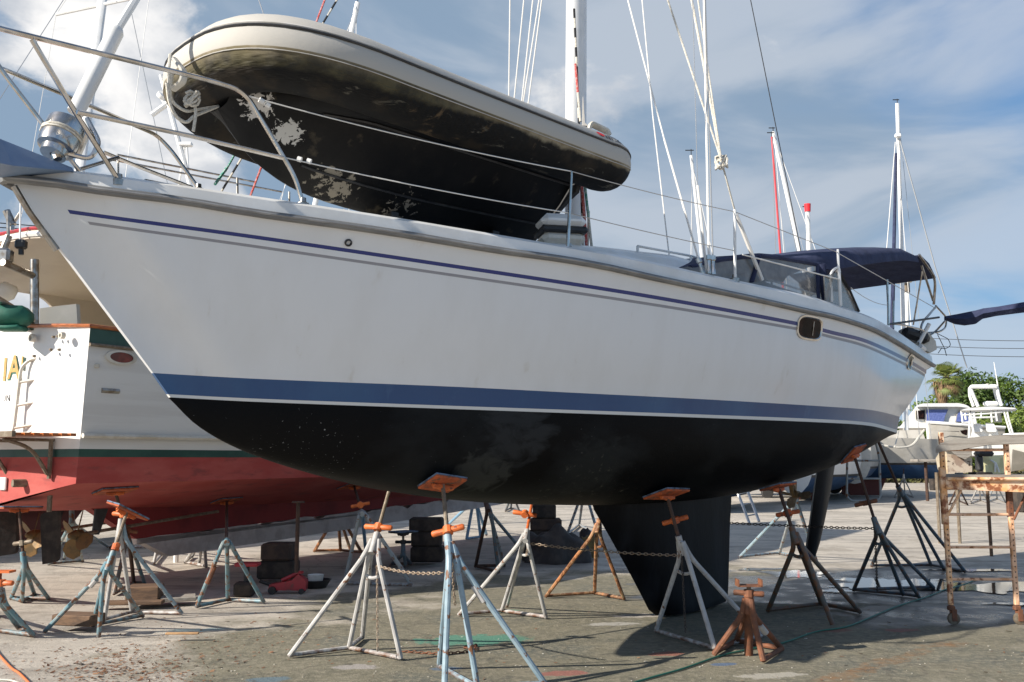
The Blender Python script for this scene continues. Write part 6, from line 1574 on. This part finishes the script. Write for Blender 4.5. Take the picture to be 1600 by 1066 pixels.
far_yacht('laid up yacht with a short thin mast seen left of the dodger', (1096,395), (1080,243), 34, 34, .062, 65, 9, sp=((.25,.9),), boatz=.9)
far_yacht('laid up yacht with a raked mast beside the red furled sail', (1250,395), (1208,206), 46, 46, .105, 75, 12, sp=((.42,1.15),), hullm='greyside')
r_, f_, t_ = far_yacht('smaller laid up yacht with a mast wrapped in a red cap', (1264,392), (1262,330), 40, 40, .10, 60, 9, sp=(), boatz=.9)
put('mast_cap', MB().tube([t_-Vector((0,0,.02)), t_+Vector((0,0,.32))], [.13,.15], 10), M['redcap'], r_)
r_, f_, t_ = far_yacht('laid up yacht with a blue bottom and navy furled headsail right of the stern', (1412,510), (1402,162), 45, 45.5, .10, 171, 11, sp=((.70,.25),), aft=1.2, kx=2.2, hullm='tan', botm='bluebot', boatz=1.35)
yf_ = r_
put('backstay', MB().tube([W(1511,575,45), W(1462,420,45), W(1406,218,45.3)], .03, 5), M['wire'], r_)
put('backstay', MB().tube([W(1385,395,45), W(1399,222,45.3)], .02, 5), M['wire_w'], r_)
put('luff_cover', MB().tube([W(1390,655,44.3), W(1394,506,44.6), W(1400,240,45)], [.11,.11,.07], 8), M['navy'], r_)
put('masthead_gear', MB().box(W(1403,212,45.2), (.3,.2,.2), None, 0, .04), M['white'], r_)
put('fender_line', MB().tube(bend([W(1375,695,42.5), W(1400,700,42.3), W(1425,698,42.5), W(1444,672,43)], .8), .05, 6).tube([W(1398,699,42.3), W(1404,674,43)], .03, 6), M['rope_w'], r_)
# red furled sail as its own mast and stay
r_, f_, t_ = far_yacht('laid up yacht flying a red furled sail up its stay', (1219,390), (1206,214), 42, 42, .05, 80, 10, sp=(), mm='redsail', boatz=1.0)
# radar pole seen under the bimini
rk = W(1418, 640, 46); rp1 = W(1415, 440, 46)
pp = put('radar_pole', MB().tube([rk, rp1], .15, 10), M['white'], yf_)
put('radar_dome', MB().lathe(W(1411,436,46), [(0,-.18),(.42,-.18),(.48,0),(.39,.18),(0,.22)], n=16), M['white'], pp)
put('collar', MB().lathe(W(1415,448,46), [(.16,-.3),(.20,-.3),(.20,.15),(.16,.15)], n=12), M['post'], pp)
# left background equipment masts
ep = thing('antenna_mast', 'slender white aerial mast with crossed dishes beyond the dinghy bow', 'aerial mast', (W(275,300,16).x, 16, 0))
put('pole', MB().tube([(W(300,320,16).x, 16, 0), W(300,300,16), W(252,118,16)], .045, 8), M['white'], ep)
put('cross_arm', MB().tube([W(237,180,16), W(262,162,16)], .05, 8).tube([W(252,152,16), W(262,166,16)], .04, 8), M['white'], ep)
put('radar_dome', MB().lathe(W(254,150,16), [(0,-.05),(.1,-.04),(.1,.04),(0,.06)], (.6,-.4,.6), 14), M['white'], ep)
put('bracket', MB().box(W(290,226,16), (.25,.1,.08), None, 0, .02).tube([W(288,230,16), W(278,300,16)], .02, 6).tube([W(292,230,16), W(296,300,16)], .02, 6), M['white'], ep)

# catamaran far right; each solid runs straight back along its own line of sight
def vd(p, d): return Vector((p.x/p.y, 1, 0))*d
def solid(pts, d, mb=None):
    mb = mb or MB(); k = len(pts); o = len(mb.v); mb.v += list(pts)+[p+vd(p, d) for p in pts]
    mb.f += [tuple(o+i for i in range(k)), tuple(o+2*k-1-i for i in range(k))]+[(o+i, o+i+k, o+(i+1) % k+k, o+(i+1) % k) for i in range(k)]; mb.m += [0]*(k+2); return mb
D = 56
ct_ = thing('power_catamaran', 'white power catamaran with blue window screens parked before the trees', 'catamaran', (W(1490,740,D).x, D+3, 0))
def cp(px, py, d=0): return W(px, py, D+d)
put('cabin', solid(bend([cp(1405,668), cp(1418,652), cp(1432,634), cp(1440,631), cp(1505,631), cp(1516,636), cp(1524,650), cp(1528,668)], .25), 6), M['ms_white'], ct_, smooth=False)
put('cabin_roof', solid(bend([cp(1432,636,-.5), cp(1440,630.5,-.5), cp(1500,630,-.5), cp(1518,638,-.5), cp(1498,635.5,-.5), cp(1440,635.5,-.5)], .2), 6.6), M['white'], ct_, smooth=False)
for k, a in enumerate(([(1431,642),(1444,641),(1444,655),(1431,655)], [(1447,640),(1481,640),(1476,650),(1474,659),(1447,659)], [(1500,641),(1510,645),(1513,659),(1493,659),(1495,648)])):
    rim = [cp(x, y, -.12) for x, y in a]; c_ = sum(rim, Vector())/len(rim)
    wn_ = put('window', solid([c_+(p-c_)*1.09 for p in rim], .1), M['offw'], ct_, smooth=False)
    put('pane', solid([p+Vector((0, -.06, 0)) for p in rim], .04), M['glass_d'] if k == 0 else M['bluewin'], wn_, smooth=False)
put('side_deck', solid([cp(1400,669,-.6), cp(1404,667,-.6), cp(1448,667,-.6), cp(1448,669,-.6)], 1.2), M['white'], ct_, smooth=False)
hb2 = [[cp(1449,660,-2), cp(1451,690,-2), cp(1453,717,-1.8), cp(1456,722,-1.2)], [cp(1453,660,-2.4), cp(1455,690,-2.3), cp(1457,716,-2), cp(1460,722,-1.4)], [cp(1482,662,-3), cp(1484,688,-2.8), cp(1486,708,-2.2), cp(1488,718,-1.4)], [cp(1520,665,-3.2), cp(1521,688,-3), cp(1522,704,-2.3), cp(1524,714,-1.4)], [cp(1570,668,-3), cp(1570,690,-2.8), cp(1570,704,-2.2), cp(1570,712,-1.4)]]
hb3 = [[p+vd(p, 1.8) for p in r] for r in hb2]
mb = MB().grid(hb2).grid(hb3).grid([hb2[0], hb3[0]]).grid([hb2[-1], hb3[-1]]).grid([[r[0] for r in hb2], [r[0] for r in hb3]]).grid([[r[3] for r in hb2], [r[3] for r in hb3]])
fl = put('float', mb, M['tan'], ct_, angle=30)
put('gunwale', MB().tube([p[0]+Vector((0, -.03, 0)) for p in hb2], .09, 6).tube([hb2[0][0], hb2[0][1], hb2[0][2]], .09, 6), M['white'], fl)
put('hull_stripe', MB().prism([cp(1461,673,-3.05), cp(1499,674,-3.3), cp(1499,675,-3.3)], (0, .05, 0)), M['ink'], fl, smooth=False)
put('hull_window', solid(bend([cp(1500,673,-3.35), cp(1512,671,-3.35), cp(1511,681,-3.35), cp(1503,678,-3.35), cp(1500,673,-3.35)], .1)[:-1], .06), M['glass_d'], fl, smooth=False)
for x in (1460, 1540): put('support', MB().box(Vector((W(x,745,D-1.5).x, D-1.5, .7)), (.5, .5, 1.4), None, 0, .05), M['blockd'], ct_)
# centre console with tower
D = 30
cc_ = thing('centre_console_boat', 'white centre console fishing boat with tall pipe tower and hard T top', 'fishing boat', (W(1570,760,D).x, D+1, 0))
def q_(px, py, d=0): return W(px, py, D+d)
hx = [[q_(1566,680,1.2), q_(1570,700,1.2), q_(1573,736,1.6)], [q_(1580,679,.4), q_(1582,702,.5), q_(1580,737,1.2)], [q_(1620,678,-.6), q_(1620,712,-.4), q_(1620,730,.8)], [q_(1700,676,-.9), q_(1700,702,-.3), q_(1695,720,.9)], [q_(1790,672,.4), q_(1780,692,.5), q_(1770,708,1.2)], [q_(1830,670,1.6), q_(1815,690,1.6), q_(1800,704,1.8)]]
hy = [[p+vd(p, (2.2 if i < 4 else 1.4 if i == 4 else .05)) for p in r] for i, r in enumerate(hx)]
mb = MB().grid(hx).grid(hy); mb.grid([[r[0]-Vector((0,0,.25)) for r in hx], [r[0]-Vector((0,0,.25)) for r in hy]]); mb.grid([[r[2] for r in hx], [r[2] for r in hy]]); mb.grid([hx[0], hy[0]])
hl_ = put('hull', mb, M['greyside'], cc_, angle=30)
put('gunwale', MB().tube([r[0] for r in hx], .05, 6), M['white'], hl_)
put('transom', solid([q_(1512,684,1.1), q_(1570,681,1.1), q_(1573,712,1.1), q_(1515,712,1.1)], 1.2), M['ms_white'], cc_, smooth=False)
put('lower_transom', solid([q_(1533,712,1.0), q_(1571,712,1.0), q_(1573,738,1.2), q_(1537,738,1.2)], .8), M['greyside'], cc_, smooth=False)
put('console', solid([q_(1519,672,1), q_(1558,671,1), q_(1562,686,1), q_(1515,686,1)], .9), M['white'], cc_, smooth=False)
for a in ([(1521,662),(1533,662),(1536,675),(1520,675)], [(1540,661),(1553,661),(1558,675),(1541,675)]): put('seat', solid(bend([q_(x,y,.85) for x, y in a]+[q_(a[0][0],a[0][1],.85)], .08)[:-1], .2), M['white'], cc_, smooth=False)
put('windscreen', solid([q_(1552,646,1.5), q_(1564,646,1.5), q_(1566,660,1.5), q_(1553,660,1.5)], .06), M['offw'], cc_, smooth=False)
put('hard_top', solid(bend([q_(1500,641.5,.6), q_(1512,637.5,.6), q_(1550,635,.6), q_(1588,637.5,.6), q_(1585,639.5,.6), q_(1560,640,.6), q_(1515,641.5,.6), q_(1500,641.5,.6)], .2)[:-1], 1.3), M['white'], cc_, smooth=False)
for pts_ in (((1502,642),(1504,660),(1514,660)), ((1507,641),(1509,656)), ((1516,641),(1518,660),(1523,684)), ((1521,641),(1524,662)), ((1533,641),(1533,652)), ((1548,641),(1550,660)), ((1555,641),(1558,658)), ((1568,640),(1572,655),(1580,681)), ((1573,640),(1576,655),(1583,679)), ((1503,649),(1548,646),(1566,644)), ((1514,653),(1554,652)), ((1516,641),(1514,684))):
    put('pipework', MB().tube([q_(x, y, .7) for x, y in pts_], .032, 6), M['white'], cc_)
tww = put('tower', MB().tube(bend([q_(1528,635,.9), q_(1521,618,.9), q_(1516,606,.9), q_(1519,603.5,.9), q_(1556,603,.9), q_(1558,606,.9), q_(1560,618,.9), q_(1565,634,.9)], .12), .055, 8), M['white'], cc_)
put('tower_leg', MB().tube(bend([q_(1521,635,1.3), q_(1515,618,1.3), q_(1515,606,1.3)], .1), .05, 8), M['white'], tww); put('tower_leg', MB().tube(bend([q_(1561,634,1.3), q_(1556,618,1.3), q_(1553,606,1.3)], .1), .05, 8), M['white'], tww)
put('tower_top', solid([q_(1516,606,.8), q_(1517,603.5,.8), q_(1557,603,.8), q_(1558,606,.8)], .5), M['white'], tww, smooth=False)
put('tower_light', MB().lathe(q_(1543,603,.9), [(0,-.06),(.05,-.06),(.06,.06),(0,.08)], n=8), M['offw'], tww)
put('radar_box', MB().box(q_(1548,631,1.2), (.42,.3,.16), None, 0, .05), M['white'], cc_); put('whip_aerial', MB().tube([q_(1559,603,1.1), q_(1553,566,1.1)], [.022,.010], 6), M['white'], cc_)
for x in (1590, 1680): put('support', MB().box(Vector((q_(x,745,1.6).x, D+1.6, .6)), (.4,1.0,1.2), None, 0, .05), M['blockd'], cc_)
# worn skiff and outboard between scaffold posts
D = 19
sk = thing('derelict_skiff', 'battered cream skiff with peeling side standing behind the scaffold', 'skiff', (W(1510,760,D).x, D+.6, 0))
peel = mat('peeling_cream', (.50,.42,.33), .75, col2=(.30,.22,.17), scale=3.4, lo=.50, hi=.56, col3=(.10,.07,.05), s3=9, lo3=.64, hi3=.66)
hk = put('hull', solid([W(1479,709,D), W(1500,712,D), W(1519,716,D), W(1519,738,D), W(1481,741,D)], 1.0), peel, sk, smooth=False)
put('bow_cover', solid([W(1483,703,D-.15), W(1518,701,D-.15), W(1519,711,D-.15), W(1508,718,D-.15), W(1496,713,D-.15)], 1.1), M['wood_w'], sk, smooth=False)
put('side_fairing', solid(bend([W(1462,716,D+.2), W(1470,704,D+.2), W(1480,706,D+.2), W(1481,746,D+.2), W(1466,738,D+.2), W(1462,716,D+.2)], .1)[:-1], .6), mat('cream_fairing', (.62,.55,.42), .5, col2=(.5,.42,.3), scale=5), sk, smooth=False)
for x in (1484, 1516): put('cradle_leg', MB().tube([W(x,739,D)+Vector((0,.6,0)), Vector((W(x,751,D).x, D+.6, 0))], .035, 8), M['post'], sk)
wt = thing('work_table', 'cream topped work table with a black outboard behind the scaffold', 'work table', (W(1560,760,17).x, 17.3, 0))
D = 17
put('front_panel', solid([W(1536,712,D), W(1568,711,D), W(1569,740,D), W(1537,741,D)], .4), mat('pale_yellow_panel', (.72,.70,.42), .6, col2=(.6,.55,.3), scale=6), wt, smooth=False)
put('fitting', MB().tube([W(1555,738,D-.05), W(1555,722,D-.05)], .02, 6).tube([W(1548,719,D-.05), W(1556,724,D-.05), W(1561,738,D-.05)], .018, 6), M['white'], wt)
for x in (1541, 1575): put('leg', MB().tube([W(x,740,D), Vector((W(x,740,D).x, D, 0))], .03, 8), M['wood_b'], wt)
ob = thing('spare_outboard', 'dark outboard motor standing on the work table behind the scaffold', 'outboard motor', W(1533,740,D))
put('cowling', MB().box(W(1537,709,D-.2), (.26,.3,.10), None, 0, .04), M['darkgrey'], ob); put('leg', MB().box(W(1530,724,D-.2), (.11,.14,.28), None, 0, .03), M['black'], ob)
# table top board in the distance
tb_ = thing('trestle_table', 'plank table on a dark post between the blue bottomed boat and the scaffold', 'table', (W(1446,760,40).x, 40, 0))
put('table_top', MB().box(W(1447,720,40), (1.0,.9,.12), None, 0, .02), M['wood_w'], tb_); put('leg', MB().tube([W(1446,722,40), Vector((W(1446,722,40).x, 40, 0))], .07, 8), M['rust_dark'], tb_)
# white van and flat trailer
D = 47
vn_ = thing('white_van', 'white van parked far behind the rudder', 'van', (W(1275,770,D).x, D+1, 0))
vb = [(1232,762),(1232,738),(1244,722),(1252,700),(1308,700),(1314,726),(1316,762)]
put('body', MB().prism([W(x,y,D) for x, y in vb], (0, 1.9, 0)), M['ms_white'], vn_, smooth=False)
for x in (1254, 1304):
    for d in (0, 1.8): wh = put('wheel', MB().lathe(W(x,760,D-.06+d), [(.0,-.1),(.26,-.1),(.36,-.08),(.36,.1),(.26,.12),(0,.12)], (0,1,0), 18), M['darkgrey'], vn_); put('hub', MB().lathe(W(x,760,D-.18+d), [(0,0),(.16,.0),(.16,.02),(0,.02)], (0,1,0), 14), M['alu'], wh)
put('window', MB().prism([W(x,y,D-.02) for x, y in ((1248,722),(1255,706),(1275,706),(1275,722))], (0,.03,0)), M['glass_d'], vn_, smooth=False)
tl = thing('flat_trailer', 'flat trailer with small dark wheels far beyond the keel', 'trailer', (W(1200,772,44).x, 44, 0))
put('bed', MB().box(W(1205,761,44), (3.4,1.6,.12), None, 0, .02), M['rust_dark'], tl)
for x in (1199, 1246): put('wheel', MB().lathe(W(x,770,43.3)*1.0, [(0,-.1),(.24,-.1),(.27,-.06),(.27,.1),(0,.1)], (0,1,0), 16), M['darkgrey'], tl)

# cables
def cable(label, pts, r):
    tag(put('power_cable', MB().tube(pts, r, 5), M['cable']), label, 'cable', 'overhead power cables')
for k, (y0, y1, lb) in enumerate(((525, 527, 'uppermost power cable crossing the sky right of the stern'), (537, 539, 'middle power cable crossing the sky right of the stern'), (549, 552.5, 'lowest power cable crossing the sky right of the stern'))):
    a, b = W(1380, y0-1, 70), W(1750, y1+3, 60); n = 14
    cable(lb, [a.lerp(b, i/n)-Vector((0, 0, .25*4*(i/n)*(1-i/n))) for i in range(n+1)], .022)
for k, (y0, y1, lb) in enumerate(((347, 351, 'upper dark cable at the far left beyond the trawler'), (355, 355, 'lower dark cable at the far left beyond the trawler'))):
    a, b = W(-120, y0-8, 40), W(300, y1+22, 50); cable(lb, [a, b], .025)
for x, yy, lb in ((1905, 70, 'wooden cable pole out beyond the right edge'),):
    pl_ = thing('utility_pole', lb, 'utility pole', W(1755, 760, 60)*1.0); pl_.location.z = 0
    px_ = W(1752, 540, 60); put('pole', MB().tube([(px_.x, 60, 0), (px_.x, 60, px_.z+1.2)], .15, 8), M['bark'], pl_); put('cross_arm', MB().box((px_.x, 60, px_.z+.4), (2, .12, .12)), M['bark'], pl_)

# trees
def tree(label, px, D, h, wd, leaf, seed, n=2600, grp='trees beyond the yard', squash=1.0, leafs=.44):
    rnd = random.Random(seed); x = W(px, 720, D).x
    root = thing('tree', label, 'tree', (x, D, 0), grp)
    tk = MB(); base = Vector((x, D, 0)); cen = base+Vector((0, 0, h*.45))
    tk.tube([base, base+Vector((.2, 0, h*.25)), cen], [.28, .22, .14], 8)
    lobes = []
    for k in range(13):
        a = rnd.random()*6.28; rr_ = rnd.uniform(.15, .75)*wd/2; z = rnd.uniform(.28, .86)*h*squash; lobes.append((base+Vector((math.cos(a)*rr_, math.sin(a)*rr_*.8, z)), rnd.uniform(.16, .30)*wd*(1.15-z/h*.5)))
        tk.tube([cen-Vector((0, 0, h*.1)), lobes[-1][0]], [.10, .03], 5)
    put('trunk', tk, M['bark'], root)
    mb = MB()
    for i in range(n):
        c, r = lobes[rnd.randrange(len(lobes))]
        d = Vector((rnd.gauss(0, 1), rnd.gauss(0, 1), rnd.gauss(0, 1))).normalized(); p = c+Vector((d.x, d.y, d.z*.8))*r*(rnd.random()**.35)*(1+.25*noise.noise(d*2+c))
        if p.z < .15: continue
        s = leafs*rnd.uniform(.5, 1.2); nn_ = (d+Vector((rnd.gauss(0, .6), rnd.gauss(0, .6), rnd.gauss(.3, .6)))).normalized(); u = nn_.orthogonal().normalized(); u.rotate(Matrix.Rotation(rnd.random()*6.28, 3, nn_)); v = nn_.cross(u)
        mb.add([p-u*s*.5, p+v*s*.26+nn_*.04, p+u*s*.5, p-v*s*.26+nn_*.04], [(0,1,2,3)])
    put('crown', mb, M[leaf], root, smooth=False)
spec = [(1487,88,8.6,8,'leaf1','broadleaf tree just right of the shaggy palm',3000),(1522,84,10.2,8.5,'leaf2','tall dark tree behind the fishing boat tower',3600),(1552,86,9.6,7.5,'leaf1','broadleaf tree rising between tower and whip aerial',3000),
        (1580,80,7.6,7,'leaf3','yellow green bush tree right of the tower',3000),(1612,86,10.2,9,'leaf2','dark tree cut by the right edge of the photo',3000),(1455,92,6.6,8,'leaf2','dark tree low behind the catamaran roof',2600),(1428,94,6.0,8,'leaf1','low tree behind the yacht stern',2200),(1566,76,5.2,6,'leaf3','small light green bush under the hard top',2200),(1500,78,5.0,6,'leaf1','low green bush behind the catamaran cabin',2200)]
for k, (px, D, h, wd, lf, lb, n) in enumerate(spec): tree(lb, px, D, h, wd, lf, 20+k, n)
far_spec = [(1690,90),(1790,95),(1900,92),(1330,105),(1190,110),(1040,112),(880,112),(700,110),(520,112),(330,108),(140,105),(-60,100),(-260,98),(-460,96),(2040,95)]
far_lab = ['first tree past the right edge','second tree past the right edge','third tree past the right edge','tree hidden behind the yacht stern','tree hidden behind the rudder','tree hidden behind the keel','tree hidden behind the midships','tree hidden behind the mast','tree hidden behind the forward hull','tree hidden behind the bow','tree hidden behind the trawler transom','first tree past the left edge','second tree past the left edge','third tree past the left edge','outermost tree on the right']
for k, (px, D) in enumerate(far_spec): tree(far_lab[k], px, D, 5.6, 11, ('leaf1','leaf2','leaf3')[k % 3], 60+k, 900, leafs=.6)
# palm
pm_ = thing('palm_tree', 'shaggy palm with yellow green fronds and brown dead skirt right of the stern', 'palm', (W(1478,720,70).x, 70, 0), 'trees beyond the yard')
px0 = W(1478,720,70).x; crown = W(1479,588,70)
put('trunk', MB().tube([(px0+.15, 70, 0), (px0, 70, crown.z*.6), crown], [.17, .13, .12], 10), M['bark'], pm_)
rnd = random.Random(4)
for k in range(64):
    a = rnd.random()*6.28; up0 = rnd.uniform(-.8, 1.9) if k < 44 else rnd.uniform(-2.4, -.8); L = rnd.uniform(1.15, 1.6); dv_ = Vector((math.cos(a), math.sin(a), up0)).normalized(); mb = MB(); pts = [crown+dv_*L*q-Vector((0, 0, .8*q*q*L*.5)) for q in (0, .25, .5, .75, 1)]
    mb.tube(pts[:3], [.03, .025, .02], 4)
    hubp = pts[2]; nfan = 15
    sd2 = dv_.cross(Vector((0, 0, 1))).normalized(); up2 = sd2.cross(dv_).normalized()
    for j in range(nfan):                                  # fan shaped leaf of narrow fingers
        t_ = (j/(nfan-1)-.5)*2.5; dd = (dv_*math.cos(t_)+sd2*math.sin(t_)).normalized(); Lf = L*.62*(1-.15*abs(t_)); m_ = hubp+dd*Lf*.6+up2*.03; e_ = hubp+dd*Lf-Vector((0, 0, .28*Lf)); w_ = dd.cross(up2).normalized()*.035
        mb.add([hubp, m_-w_, e_, m_+w_], [(0,1,2,3)])
    put('frond', mb, M['palm'] if k < 52 else M['palmd'], pm_, smooth=False)
sk_ = MB()
for k in range(500):
    a = rnd.random()*6.28; z = rnd.random()**.8; r0 = (.16+.50*z)*rnd.uniform(.6, 1.1); p = Vector((px0+math.cos(a)*r0, 70+math.sin(a)*r0, crown.z-.3-1.9*(1-z))); e_ = p+Vector((math.cos(a)*.05*z, math.sin(a)*.05, -.55)); t_ = Vector((-math.sin(a), math.cos(a), 0))*.05
    sk_.add([p-t_, p+t_, e_], [(0,1,2)])
put('dead_skirt', sk_, M['palmd'], pm_, smooth=False)
# low scrub along the far edge
sc_ = MB(); rnd = random.Random(9)
for k in range(9000):
    px = rnd.uniform(-300, 2000) if k < 3500 else rnd.uniform(1340, 1640); D = rnd.uniform(72, 80); x = W(px, 720, D).x; z = abs(rnd.gauss(0, .55)); p = Vector((x, D, z)); s = rnd.uniform(.12, .34)
    u = Vector((rnd.gauss(0,1), rnd.gauss(0,1), rnd.gauss(0,1))).normalized()*s; v = u.orthogonal().normalized()*s*.5; sc_.add([p-u, p+v, p+u, p-v], [(0,1,2,3)])
tag(put('scrub', sc_, M['scrub'], smooth=False, loc=(0,0,0)), 'dry scrub along the far edge of the yard', 'scrub', kind='stuff')
